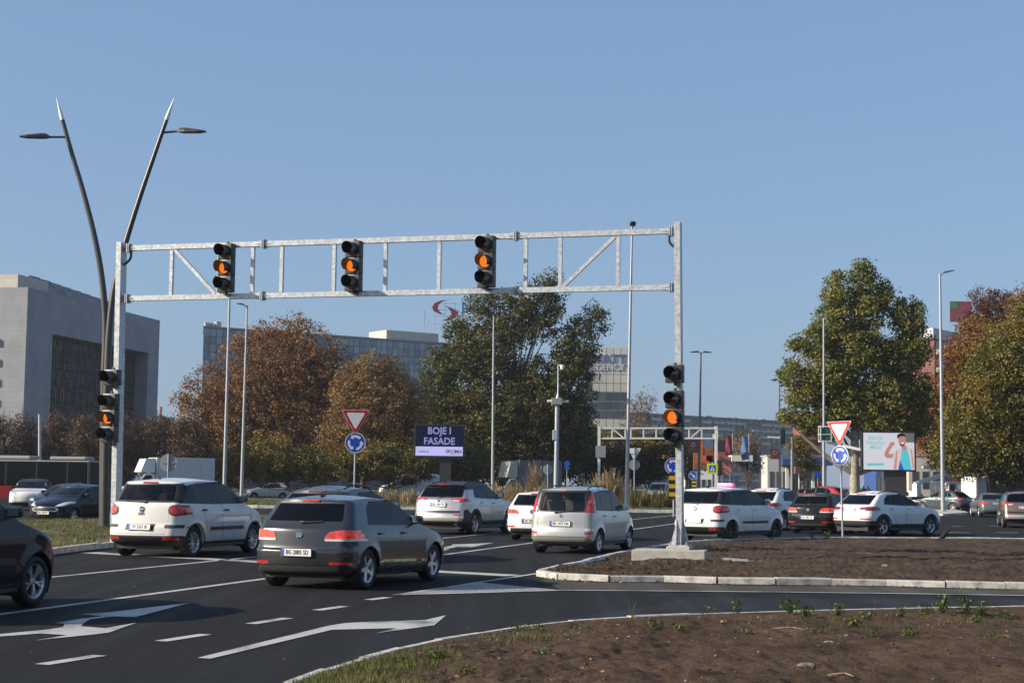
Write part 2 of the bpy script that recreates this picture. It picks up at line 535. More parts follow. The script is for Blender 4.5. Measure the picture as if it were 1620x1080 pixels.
# faint dashes on the circulating road behind
for a, b in (((905, 849), (922, 849)), ((930, 824), (975, 824.5)), ((952, 833), (990, 833.5)), ((1505, 832), (1530, 832.5)), ((1565, 832), (1590, 832.6)), ((1500, 842), (1535, 842.5)), ((1575, 842), (1610, 842.6)), ((855, 861), (885, 858))):
    mark(strip_pts(G(*a), G(*b), 0.3), 'lane_dash')

# ---- kerbs: a bed with single stones
def kerb_mesh(L, w, h, bev, name):
    b = MB()
    # cross section: road side (x<0) with sloped face
    sec = [(-w/2, 0.0), (-w/2 + bev * 0.25, h * 0.45), (-w/2 + bev, h - 0.012), (-w/2 + bev + 0.02, h), (w/2 - 0.01, h), (w/2, h - 0.02), (w/2, 0.0)]
    n = len(sec)
    vs = [Vector((x, -L/2, z)) for x, z in sec] + [Vector((x, L/2, z)) for x, z in sec]
    b.add(vs, [tuple(range(n)), tuple(range(2*n - 1, n - 1, -1))] + [(i, (i+1) % n, n + (i+1) % n, n + i) for i in range(n)])
    return b.mesh(name)
def smooth_curve(pts, step):
    """Catmull-Rom through points, resampled to even spacing"""
    out = []
    P_ = [pts[0] * 2 - pts[1]] + pts + [pts[-1] * 2 - pts[-2]]
    for i in range(1, len(P_) - 2):
        for k in range(24):
            t = k / 24
            a, b, c, d = P_[i-1], P_[i], P_[i+1], P_[i+2]
            out.append(0.5 * ((2 * b) + (c - a) * t + (2*a - 5*b + 4*c - d) * t*t + (3*b - a - 3*c + d) * t**3))
    out.append(pts[-1])
    res = [out[0]]; acc = 0.0
    for a, b in zip(out, out[1:]):
        d = (b - a).length
        while acc + d >= step:
            a = a + (b - a) * ((step - acc) / d)
            d = (b - a).length
            res.append(a); acc = 0.0
        acc += d
    return res
def kerb_run(name, pts, w=0.26, h=0.13, bev=0.07, L=0.9, side=1, z=0.0):
    """pts run so that the road lies to the right-hand side when side=1"""
    c = smooth_curve(pts, L)
    bed = MB()
    rows = []
    for i, p in enumerate(c):
        t = (c[min(i + 1, len(c) - 1)] - c[max(i - 1, 0)]).normalized()
        n = Vector((-t.y, t.x, 0))
        rows.append((p - n * (w / 2 + 0.03), p + n * (w / 2 + 0.03)))
    for (a, b), (d, e) in zip(rows, rows[1:]):
        bed.quad(*[Vector((q.x, q.y, z + 0.014)) for q in (a, d, e, b)])
    root = structure(bed.build(name, m_kerbd))
    me = kerb_mesh(L - 0.012, w, h, bev, 'kerb_stone')
    me.materials.append(m_kerb)
    for a, b in zip(c, c[1:]):
        t = (b - a).normalized()
        ang = math.atan2(t.y, t.x) - math.pi / 2
        if side < 0: ang += math.pi
        o = link('kerb_stone', me, None, root, ((a + b) / 2 + Vector((0, 0, z + random.uniform(-0.012, 0.008)))), (random.uniform(-.01, .01), random.uniform(-.025, .025), ang + random.uniform(-.012, .012)))
    return root

def vnoise(x, y, seed=0):
    """cheap smooth value noise (numpy arrays)"""
    xi = np.floor(x).astype(int); yi = np.floor(y).astype(int)
    xf = x - xi; yf = y - yi
    def h(a, b):
        n = (a * 374761393 + b * 668265263 + seed * 974711) & 0x7fffffff
        n = ((n ^ (n >> 13)) * 1274126177) & 0x7fffffff
        return ((n ^ (n >> 16)) & 0xffff) / 65535.0
    u = xf * xf * (3 - 2 * xf); v = yf * yf * (3 - 2 * yf)
    return (h(xi, yi) * (1-u) + h(xi+1, yi) * u) * (1-v) + (h(xi, yi+1) * (1-u) + h(xi+1, yi+1) * u) * v

def sheet(name, A, B, nu, nv, z0, dome, rough, m, seed=1, vpow=1.0, lo=0.0):
    """soil or lawn between two edge curves A and B (same direction), with uneven height"""
    def res(c, n):
        d = [0]
        for a, b in zip(c, c[1:]): d.append(d[-1] + (b - a).length)
        out = []
        for i in range(n + 1):
            s = d[-1] * i / n
            k = max(j for j in range(len(d)) if d[j] <= s + 1e-9)
            k = min(k, len(c) - 2)
            out.append(c[k].lerp(c[k+1], (s - d[k]) / max(1e-9, d[k+1] - d[k])))
        return np.array([(p.x, p.y) for p in out])
    a = res(A, nu); b = res(B, nu)
    v = (np.linspace(0, 1, nv + 1) ** vpow)[None, :, None]
    xy = a[:, None, :] * (1 - v) + b[:, None, :] * v
    X = xy[..., 0]; Y = xy[..., 1]
    edge = np.clip(np.minimum(v[..., 0] / 0.06, (1 - v[..., 0]) / 0.06), 0, 1) * np.ones_like(X)
    Z = z0 + dome * np.sin(np.pi * np.clip(v[..., 0], 0, 1)) * np.ones_like(X)
    Z = Z + edge * rough * ((vnoise(X * 0.9, Y * 0.9, seed) - 0.5) * 1.2 + (vnoise(X * 3.1, Y * 3.1, seed + 1) - 0.5) * 0.8 + (vnoise(X * 9, Y * 9, seed + 2) - 0.5) * 0.55 + (vnoise(X * 21, Y * 21, seed + 3) - 0.4) * 0.4)
    vs = np.stack([X, Y, Z], -1).reshape(-1, 3)
    idx = np.arange((nu + 1) * (nv + 1)).reshape(nu + 1, nv + 1)
    f = np.stack([idx[:-1, :-1], idx[1:, :-1], idx[1:, 1:], idx[:-1, 1:]], -1).reshape(-1, 4)
    me = bpy.data.meshes.new(name)
    me.from_pydata(vs.tolist(), [], f.tolist())
    me.shade_smooth()
    if me.polygons[0].normal.z < 0: me.flip_normals()
    o = link(name, me, m); structure(o)
    bv = BVHTree.FromPolygons([tuple(p) for p in vs], [tuple(int(i) for i in k) for k in f])
    def zat(x, y):
        h = bv.ray_cast(Vector((x, y, 5)), Vector((0, 0, -1)))
        return h[0].z if h[0] else None
    return o, zat

# island with the gantry foot
isl_front = [G(*p) for p in ((858, 912), (895, 917.5), (936, 920), (1049, 920.5), (1177, 924.5), (1370, 926), (1515, 930), (1620, 932), (1850, 937))]
kerb_run('island_kerb', isl_front, L=0.98, h=0.125, side=1)
isl_A = smooth_curve([p + Vector((-0.05, 0.2, 0)) for p in isl_front], 0.25)
isl_back = [G(*p) for p in ((858, 907.5), (925, 893), (1000, 875), (1085, 861.5), (1150, 857.5), (1230, 855), (1340, 853.5), (1480, 854), (1620, 855), (1850, 858))]
isl_B = smooth_curve(isl_back, 0.25)
island, island_z = sheet('island_soil', isl_A, isl_B, 420, 120, 0.06, 0.0, 0.085, m_soil, 3, 1.6)
kerb_run('island_back_kerb', isl_back, L=0.98, h=0.10, w=0.18, bev=0.03, side=-1)

# foreground verge
ver = [G(*p) for p in ((300, 1180), (400, 1117), (470, 1083), (560, 1052), (640, 1030), (700, 1016), (800, 999), (900, 986.5), (1000, 980), (1080, 976.5), (1300, 969), (1620, 962.5), (1850, 960))]
kerb_run('verge_kerb', ver, w=0.14, h=0.045, bev=0.02, L=0.98, side=-1)
ver_A = smooth_curve([p + Vector((0.03, -0.06, 0)) for p in ver], 0.2)
ver_B = [Vector((-0.5, 6, 0)), Vector((4, 5, 0)), Vector((12, 5, 0))]
verge, verge_z = sheet('verge_soil', ver_A, smooth_curve(ver_B, 0.3), 460, 220, 0.04, 0.05, 0.08, m_soil, 9, 1.25)

# lawn of the left median
med_f = [G(*p) for p in ((-500, 955), (-150, 908), (0, 888), (78, 877), (168, 866.5), (300, 855), (425, 846))]
kerb_run('median_kerb', med_f, h=0.15, bev=0.08, L=0.98, side=1)
med_b = [G(*p) for p in ((-500, 832), (-150, 830), (0, 829), (78, 828), (168, 827), (300, 824), (432, 822))]
median, median_z = sheet('median_lawn', smooth_curve([p + Vector((-.03, .12, 0)) for p in med_f], 0.5), smooth_curve(med_b, 0.5), 120, 50, 0.13, 0.12, 0.08, m_turf, 5)

# central island of the roundabout
cen_f = [G(*p) for p in ((150, 797), (250, 800), (400, 803.5), (640, 806), (830, 808.5), (1000, 810.5), (1090, 811.5), (1150, 811))]
kerb_run('roundabout_kerb', cen_f, w=0.45, h=0.2, bev=0.1, L=1.96, side=1)
cen_b = [P(60, 700, 128), P(250, 700, 138), P(640, 700, 142), P(1000, 700, 138), P(1190, 700, 124)]
for p in cen_b: p.z = 0
central, central_z = sheet('roundabout_lawn', smooth_curve([p + Vector((0, .2, 0)) for p in cen_f], 1.0), smooth_curve(cen_b, 1.0), 90, 50, 0.17, 0.08, 0.08, m_turf, 6)

# pale refuge islands on the right
def refuge(name, pts, h=0.15):
    pts = smooth_curve([G(*p) for p in pts], 0.3)
    mbx = MB()
    n = len(pts)
    c = sum(pts, Vector()) / n
    inn = [p + (c - p).normalized() * 0.12 for p in pts]
    vs = [Vector((p.x, p.y, 0)) for p in pts] + [Vector((p.x, p.y, h - 0.03)) for p in pts] + [Vector((p.x, p.y, h)) for p in inn]
    fs = [(i, (i+1) % n, n + (i+1) % n, n + i) for i in range(n)] + [(n + i, n + (i+1) % n, 2*n + (i+1) % n, 2*n + i) for i in range(n)] + [tuple(range(2*n, 3*n))]
    mbx.add(vs, fs)
    return structure(mbx.build(name, m_kerb))
refuge('traffic_refuge', ((1380, 806), (1420, 809), (1480, 815), (1522, 814.5), (1530, 812), (1500, 808), (1420, 804), (1375, 804.5)))
# ------------------------------------------------------------------ car builder
def paint(name, col, metal=0.0, rough=0.32, dirt=0.25, coat=0.9):
    if name in MATS: return MATS[name]
    m = bpy.data.materials.new(name); m.use_nodes = True
    nt = m.node_tree; b = nt.nodes['Principled BSDF']
    tc = nt.nodes.new('ShaderNodeTexCoord')
    n = nt.nodes.new('ShaderNodeTexNoise'); n.inputs['Scale'].default_value = 5; n.inputs['Detail'].default_value = 6
    nt.links.new(tc.outputs['Object'], n.inputs['Vector'])
    sp = nt.nodes.new('ShaderNodeSeparateXYZ'); nt.links.new(tc.outputs['Object'], sp.inputs[0])
    # road dirt gathers low on the body: dirt is a real film, densest by the sills
    mr = nt.nodes.new('ShaderNodeMapRange'); mr.inputs[1].default_value = 0.85; mr.inputs[2].default_value = 0.2
    mr.inputs[3].default_value = 0.12; mr.inputs[4].default_value = 1.0
    nt.links.new(sp.outputs['Z'], mr.inputs[0])
    r2 = nt.nodes.new('ShaderNodeMapRange'); r2.inputs[1].default_value = 0.35; r2.inputs[2].default_value = 0.75
    r2.inputs[3].default_value = 0.0; r2.inputs[4].default_value = dirt
    nt.links.new(n.outputs[0], r2.inputs[0])
    mu = nt.nodes.new('ShaderNodeMath'); mu.operation = 'MULTIPLY'
    nt.links.new(mr.outputs[0], mu.inputs[0]); nt.links.new(r2.outputs[0], mu.inputs[1])
    mx = nt.nodes.new('ShaderNodeMixRGB'); mx.inputs[1].default_value = (*col, 1); mx.inputs[2].default_value = (0.14, 0.125, 0.105, 1)
    nt.links.new(mu.outputs[0], mx.inputs[0]); nt.links.new(mx.outputs[0], b.inputs['Base Color'])
    rr = nt.nodes.new('ShaderNodeMapRange'); rr.inputs[3].default_value = rough; rr.inputs[4].default_value = min(1, rough + 0.5)
    nt.links.new(mu.outputs[0], rr.inputs[0]); nt.links.new(rr.outputs[0], b.inputs['Roughness'])
    b.inputs['Metallic'].default_value = metal
    if metal < .05: b.inputs['Specular IOR Level'].default_value = 0.05
    b.inputs['Coat Weight'].default_value = coat
    b.inputs['Coat Roughness'].default_value = 0.03
    MATS[name] = m
    return m

def pchip_eval(Y, t):
    """monotone cubic through rows of Y at integer knots"""
    Y = np.asarray(Y, float); n = len(Y)
    d = Y[1:] - Y[:-1]
    m = np.zeros_like(Y)
    m[0] = d[0]; m[-1] = d[-1]
    same = d[:-1] * d[1:] > 0
    h = np.where(same, 2 * d[:-1] * d[1:] / np.where(same, d[:-1] + d[1:], 1), 0)
    m[1:-1] = h
    out = []
    for s in t:
        i = min(int(s), n - 2); u = s - i
        out.append(Y[i] * (1 + 2*u) * (1-u)**2 + m[i] * u * (1-u)**2 + Y[i+1] * u*u * (3 - 2*u) + m[i+1] * u*u * (u - 1))
    return np.array(out)

def clip_poly(poly, x0, x1, lean0=0.0, lean1=0.0, zref=1.2):
    """part of a convex (x,z) polygon between two (leaning) lines"""
    def half(pl, f):
        out = []
        for i in range(len(pl)):
            a, b = pl[i], pl[(i + 1) % len(pl)]
            fa, fb = f(a), f(b)
            if fa >= 0: out.append(a)
            if fa * fb < 0:
                t = fa / (fa - fb)
                out.append((a[0] + (b[0] - a[0]) * t, a[1] + (b[1] - a[1]) * t))
        return out
    p = half(poly, lambda q: q[0] - (x0 + lean0 * (q[1] - zref)))
    return half(p, lambda q: (x1 + lean1 * (q[1] - zref)) - q[0])
def inset_poly(poly, d):
    n = len(poly)
    A = sum(poly[i][0] * poly[(i+1) % n][1] - poly[(i+1) % n][0] * poly[i][1] for i in range(n))
    if A < 0: poly = poly[::-1]
    out = []
    for i in range(n):
        p0, p1, p2 = [Vector(poly[k % n]) for k in (i - 1, i, i + 1)]
        e1 = (p1 - p0).normalized(); e2 = (p2 - p1).normalized()
        n1 = Vector((-e1.y, e1.x)); n2 = Vector((-e2.y, e2.x))
        bis = (n1 + n2); L = bis.length
        bis = bis / L if L > 1e-6 else n1
        k = d / max(0.35, bis.dot(n1))
        out.append(tuple(p1 + bis * k))
    return out

def ring_pts(k, L, S):
    xr, zr, w, zs, xf, zf, rr, rf, br, bf, dr, df = k
    pts = []
    nr = 7
    yc = w - rr; e = (yc / w) ** 2
    for i in range(nr):
        y = yc * i / nr
        q = (y / w) ** 2
        pts.append((xr + br * q, y, zr - dr * q))
    cx = xr + br * e + rr
    zrc = zr - dr * e
    for i in range(6):
        a = (math.pi / 2) * i / 6
        pts.append((cx - rr * math.cos(a), yc + rr * math.sin(a), zrc))
    ycf = w - rf; ef = (ycf / w) ** 2
    cxf = xf - bf * ef - rf
    zfc = zf - df * ef
    ns = 40
    for i in range(ns + 1):
        t = i / ns
        x = cx + (cxf - cx) * t
        z = zrc * (1-t) * (1-2*t) + zs * 4 * t * (1-t) + zfc * t * (2*t - 1)
        pts.append((x, w, z))
    for i in range(1, 7):
        a = (math.pi / 2) * i / 6
        pts.append((cxf + rf * math.sin(a), ycf + rf * math.cos(a), zfc))
    for i in range(1, nr + 1):
        y = ycf * (1 - i / nr)
        q = (y / w) ** 2
        pts.append((xf - bf * q, y, zf - df * q))
    out = []
    for x, y, z in pts:
        if x < S['tr'][0]: y *= 1 - S['tr'][1] * ((S['tr'][0] - x) / S['tr'][0]) ** 2
        if x > S['tf'][0]: y *= 1 - S['tf'][1] * ((x - S['tf'][0]) / (L - S['tf'][0])) ** 2
        if z < 0.95 and y > 0.55:
            for xw in (S['wr'], S['wf']):
                d = math.hypot(x - xw, z - S['R'])
                y += S.get('flare', 0.018) * math.exp(-((d - S['Ra']) / 0.07) ** 2)
        out.append((x, y, z))
    return out

def car_shell(S):
    K = pchip_eval(S['K'], [i / S.get('sub', 5) for i in range((len(S['K']) - 1) * S.get('sub', 5) + 1)])
    rings = [ring_pts(k, S['L'], S) for k in K]
    top = rings[-1]
    xm = 0.5 * (top[0][0] + top[-1][0])
    for k in (0.95, 0.86, 0.70, 0.48, 0.24, 0.0):
        fx = 0.45 + 0.55 * k
        rings.append([(xm + (x - xm) * fx, y * k, z + S['crown'] * (1 - k * k)) for x, y, z in top])
    bm = bmesh.new()
    n = len(rings[0])
    rows = []
    for r in rings:
        a = [bm.verts.new(p) for p in r]
        b = [a[0]] + [bm.verts.new((x, -y, z)) for x, y, z in r[1:-1]] + [a[-1]]
        rows.append((a, b))
    for (a0, b0), (a1, b1) in zip(rows, rows[1:]):
        for i in range(n - 1):
            for q in ((a0[i], a0[i+1], a1[i+1], a1[i]), (b0[i], b1[i], b1[i+1], b0[i+1])):
                if len(set(q)) == 4:
                    bm.faces.new(q)
    bmesh.ops.remove_doubles(bm, verts=bm.verts, dist=0.0005)
    bmesh.ops.recalc_face_normals(bm, faces=bm.faces)
    f = max(bm.faces, key=lambda f: f.calc_center_median().z)
    if f.normal.z < 0:
        bmesh.ops.reverse_faces(bm, faces=bm.faces)
    bm.normal_update()
    return bm

def cut(bm, lay, poly, ax, filt, new, ins, keep=None):
    n = len(poly)
    A = sum(poly[i][0] * poly[(i+1) % n][1] - poly[(i+1) % n][0] * poly[i][1] for i in range(n))
    if A < 0: poly = poly[::-1]
    lo = [min(p[k] for p in poly) for k in (0, 1)]; hi = [max(p[k] for p in poly) for k in (0, 1)]
    faces = []
    for f in bm.faces:
        if f[lay] in ins and filt(f):
            c = [[v.co[a] for v in f.verts] for a in ax]
            if max(c[0]) > lo[0] and min(c[0]) < hi[0] and max(c[1]) > lo[1] and min(c[1]) < hi[1]:
                faces.append(f)
    for i in range(n):
        if not faces: break
        p, q = poly[i], poly[(i + 1) % n]
        e = Vector((q[0] - p[0], q[1] - p[1]))
        if e.length < 1e-6: continue
        nn = Vector((-e.y, e.x)).normalized()
        co = [0, 0, 0]; no = [0, 0, 0]
        co[ax[0]], co[ax[1]] = p; no[ax[0]], no[ax[1]] = nn
        co = Vector(co); no = Vector(no)
        ed = set(); vt = set()
        for f in faces:
            ed.update(f.edges); vt.update(f.verts)
        res = bmesh.ops.bisect_plane(bm, geom=faces + list(ed) + list(vt), dist=1e-5, plane_co=co, plane_no=no)
        faces = [f for f in res['geom'] if isinstance(f, bmesh.types.BMFace) and (f.calc_center_median() - co).dot(no) > 0]
    for f in faces:
        if keep is not None and f[keep] == 0: f[keep] = f[lay] + 1
        f[lay] = new
    return faces

def main_piece(faces):
    """largest connected group of faces"""
    left = set(faces); best = []
    while left:
        st = [left.pop()]; grp = []
        while st:
            f = st.pop(); grp.append(f)
            for e in f.edges:
                for g in e.link_faces:
                    if g in left: left.discard(g); st.append(g)
        if len(grp) > len(best): best = grp
    return best
def faces_mesh(name, faces, push=0.0):
    if name == 'door': faces = main_piece(faces)
    vs = {}; V = []; F = []
    for f in faces:
        idx = []
        for v in f.verts:
            if v not in vs:
                vs[v] = len(V)
                V.append(v.co + v.normal * push)
            idx.append(vs[v])
        F.append(idx)
    if push:
        cnt = {}
        for f in faces:
            for e in f.edges: cnt[e] = cnt.get(e, 0) + 1
        base = {}
        for f in faces:
            fv = list(f.verts)
            for a, b in zip(fv, fv[1:] + fv[:1]):
                e = next(x for x in f.edges if a in x.verts and b in x.verts)
                if cnt[e] == 1:
                    for q in (a, b):
                        if q not in base:
                            base[q] = len(V); V.append(q.co - q.normal * 0.004)
                    F.append([vs[b], vs[a], base[a], base[b]])
    me = bpy.data.meshes.new(name)
    me.from_pydata([tuple(v) for v in V], [], F)
    me.shade_smooth()
    me.set_sharp_from_angle(angle=R(38))
    return me

# ---- wheels
WHEELS = {}
def wheel_meshes(Rw, style, width=0.215):
    key = (round(Rw, 3), style)
    if key in WHEELS: return WHEELS[key]
    rr = Rw * (0.70 if style not in ('steel',) else 0.62)
    t = MB(); w = width / 2
    t.lathe([(rr * 0.97, -w * 0.75), (rr + 0.012, -w * 0.95), (Rw - 0.055, -w * 1.02), (Rw - 0.018, -w * 0.9), (Rw - 0.004, -w * 0.72), (Rw, -w * 0.4), (Rw - 0.008, -w * 0.36), (Rw - 0.008, -w * 0.30), (Rw, -w * 0.27), (Rw, w * 0.27), (Rw - 0.008, w * 0.3), (Rw - 0.008, w * 0.36), (Rw, w * 0.4), (Rw - 0.004, w * 0.72), (Rw - 0.018, w * 0.9), (Rw - 0.055, w * 1.02), (rr + 0.012, w * 0.95), (rr * 0.97, w * 0.75)], 40)
    tm = t.mesh('tyre', 40)
    r = MB()
    # barrel and lip; outside is -y
    r.lathe([(rr * 0.99, w * 0.6), (rr * 0.86, w * 0.45), (rr * 0.86, -w * 0.55), (rr * 0.93, -w * 0.78), (rr * 0.985, -w * 0.86), (rr * 0.99, -w * 0.72)], 40)
    spokes = {'five': 5, 'ten': 10, 'turbine': 5, 'steel': 8, 'dark': 7, 'star': 5}[style]
    for k in range(spokes):
        a0 = 2 * math.pi * k / spokes + 0.3
        arms = [(0.0, 1.0)]
        if style in ('turbine',): arms = [(-0.20, 1.0), (0.20, 1.0)]
        if style == 'ten': arms = [(0.0, 1.0)]
        for da, sc_ in arms:
            wi = {'five': 0.052, 'ten': 0.022, 'turbine': 0.024, 'steel': 0.05, 'dark': 0.04, 'star': 0.045}[style]
            pts = []
            for rad, hw, dp in ((rr * 0.16, wi * 0.9, -w * 0.55), (rr * 0.5, wi * 0.62, -w * 0.66), (rr * 0.94, wi * (0.75 if style != 'turbine' else 0.6), -w * 0.70)):
                f = (rad - rr * 0.16) / (rr * 0.78)
                a = a0 + da * f
                u = Vector((math.cos(a), 0, math.sin(a))); tt = Vector((-math.sin(a), 0, math.cos(a)))
                c = u * rad
                pts.append((c - tt * hw + Vector((0, dp + 0.012, 0)), c - tt * hw * 0.6 + Vector((0, dp - 0.012, 0)), c + tt * hw * 0.6 + Vector((0, dp - 0.012, 0)), c + tt * hw + Vector((0, dp + 0.012, 0)), c + Vector((0, dp + 0.035, 0))))
            vs = [p for s_ in pts for p in s_]
            fs = []
            for i in range(2):
                for j in range(5):
                    j2 = (j + 1) % 5
                    fs.append((i*5 + j, i*5 + j2, (i+1)*5 + j2, (i+1)*5 + j))
            r.add(vs, fs)
    r.lathe([(0.0, -w * 0.66), (rr * 0.17, -w * 0.64), (rr * 0.22, -w * 0.5), (rr * 0.22, 0)], 16)
    rm = r.mesh('rim', 35)
    d = MB()
    d.lathe([(0.0, -w * 0.30), (rr * 0.84, -w * 0.30)], 24)
    d.lathe([(rr * 0.25, -w * 0.38), (rr * 0.62, -w * 0.38), (rr * 0.62, -w * 0.31)], 24)
    dm = d.mesh('brake_disc')
    WHEELS[key] = (tm, rm, dm)
    return WHEELS[key]
m_disc = mat('brake_disc_steel', (0.035, 0.035, 0.037), 0.5, 0.4)

def seat_mesh():
    if 'seat' in WHEELS: return WHEELS['seat']
    b = MB()
    b.box((0, 0, 0.10), (0.50, 0.48, 0.16), None, 0.05)
    b.box((-0.28, 0, 0.44), (0.14, 0.47, 0.60), (0, R(-12), 0), 0.05)
    b.box((-0.38, 0, 0.86), (0.10, 0.26, 0.19), (0, R(-8), 0), 0.045)
    b.bar((-0.36, -0.06, 0.70), (-0.37, -0.06, 0.80), 0.012, 0.012, (1, 0, 0))
    b.bar((-0.36, 0.06, 0.70), (-0.37, 0.06, 0.80), 0.012, 0.012, (1, 0, 0))
    WHEELS['seat'] = b.mesh('seat', 40)
    return WHEELS['seat']
def driver_mesh():
    """seated figure: torso, head and arms on the wheel as one surface"""
    if 'driver' in WHEELS: return WHEELS['driver']
    me = bpy.data.meshes.new('driver')
    J = {'pel': ((-0.10, 0, 0.22), (.15, .13)), 'bel': ((-0.14, 0, 0.36), (.15, .12)), 'che': ((-0.17, 0, 0.54), (.17, .12)), 'nek': ((-0.17, 0, 0.70), (.06, .06)),
         'hd0': ((-0.15, 0, 0.80), (.085, .095)), 'hd1': ((-0.15, 0, 0.91), (.08, .095)),
         'shl': ((-0.16, .18, 0.62), (.065, .065)), 'ell': ((0.05, .25, 0.42), (.045, .045)), 'hal': ((0.28, .15, 0.50), (.04, .04)),
         'shr': ((-0.16, -.18, 0.62), (.065, .065)), 'elr': ((0.05, -.25, 0.42), (.045, .045)), 'har': ((0.28, -.15, 0.50), (.04, .04)),
         'knl': ((0.36, .12, 0.24), (.07, .07)), 'knr': ((0.36, -.12, 0.24), (.07, .07))}
    names = list(J)
    E = [('pel', 'bel'), ('bel', 'che'), ('che', 'nek'), ('nek', 'hd0'), ('hd0', 'hd1'), ('che', 'shl'), ('shl', 'ell'), ('ell', 'hal'), ('che', 'shr'), ('shr', 'elr'), ('elr', 'har'), ('pel', 'knl'), ('pel', 'knr')]
    me.from_pydata([J[k][0] for k in names], [(names.index(a), names.index(b)) for a, b in E], [])
    o = bpy.data.objects.new('driver', me); COL.objects.link(o)
    md = o.modifiers.new('skin', 'SKIN'); o.modifiers.new('sub', 'SUBSURF').levels = 1
    for i, k in enumerate(names):
        me.skin_vertices[0].data[i].radius = J[k][1]
        me.skin_vertices[0].data[i].use_root = (k == 'pel')
    bpy.context.view_layer.update()
    dm = bpy.data.meshes.new_from_object(o.evaluated_get(bpy.context.evaluated_depsgraph_get()))
    bpy.data.objects.remove(o)
    dm.shade_smooth()
    WHEELS['driver'] = dm
    return dm
m_cloth = mat('dark_clothing', (0.045, 0.05, 0.07), 0.9)

def plate(parent, loc, rot, txt, name='license_plate'):
    """plate facing local -X"""
    b = MB(); b.box((0, 0, 0), (0.014, 0.52, 0.112), None, 0.003)
    o = b.build(name, m_plate, parent, loc, rot)
    b = MB(); b.box((-0.0085, 0.236, 0), (0.003, 0.042, 0.104)); b.build('country_band', m_plateblue, o)
    b = MB(); b.box((0.002, 0, 0), (0.012, 0.54, 0.132)); b.build('plate_frame', m_black, o)
    me = text_mesh(txt, 0.098, 0.012, 0.001, sx=0.80)
    t = link('lettering', me, m_ink, o, (-0.0095, -0.016, 0), (0, 0, R(-90)))
    return o

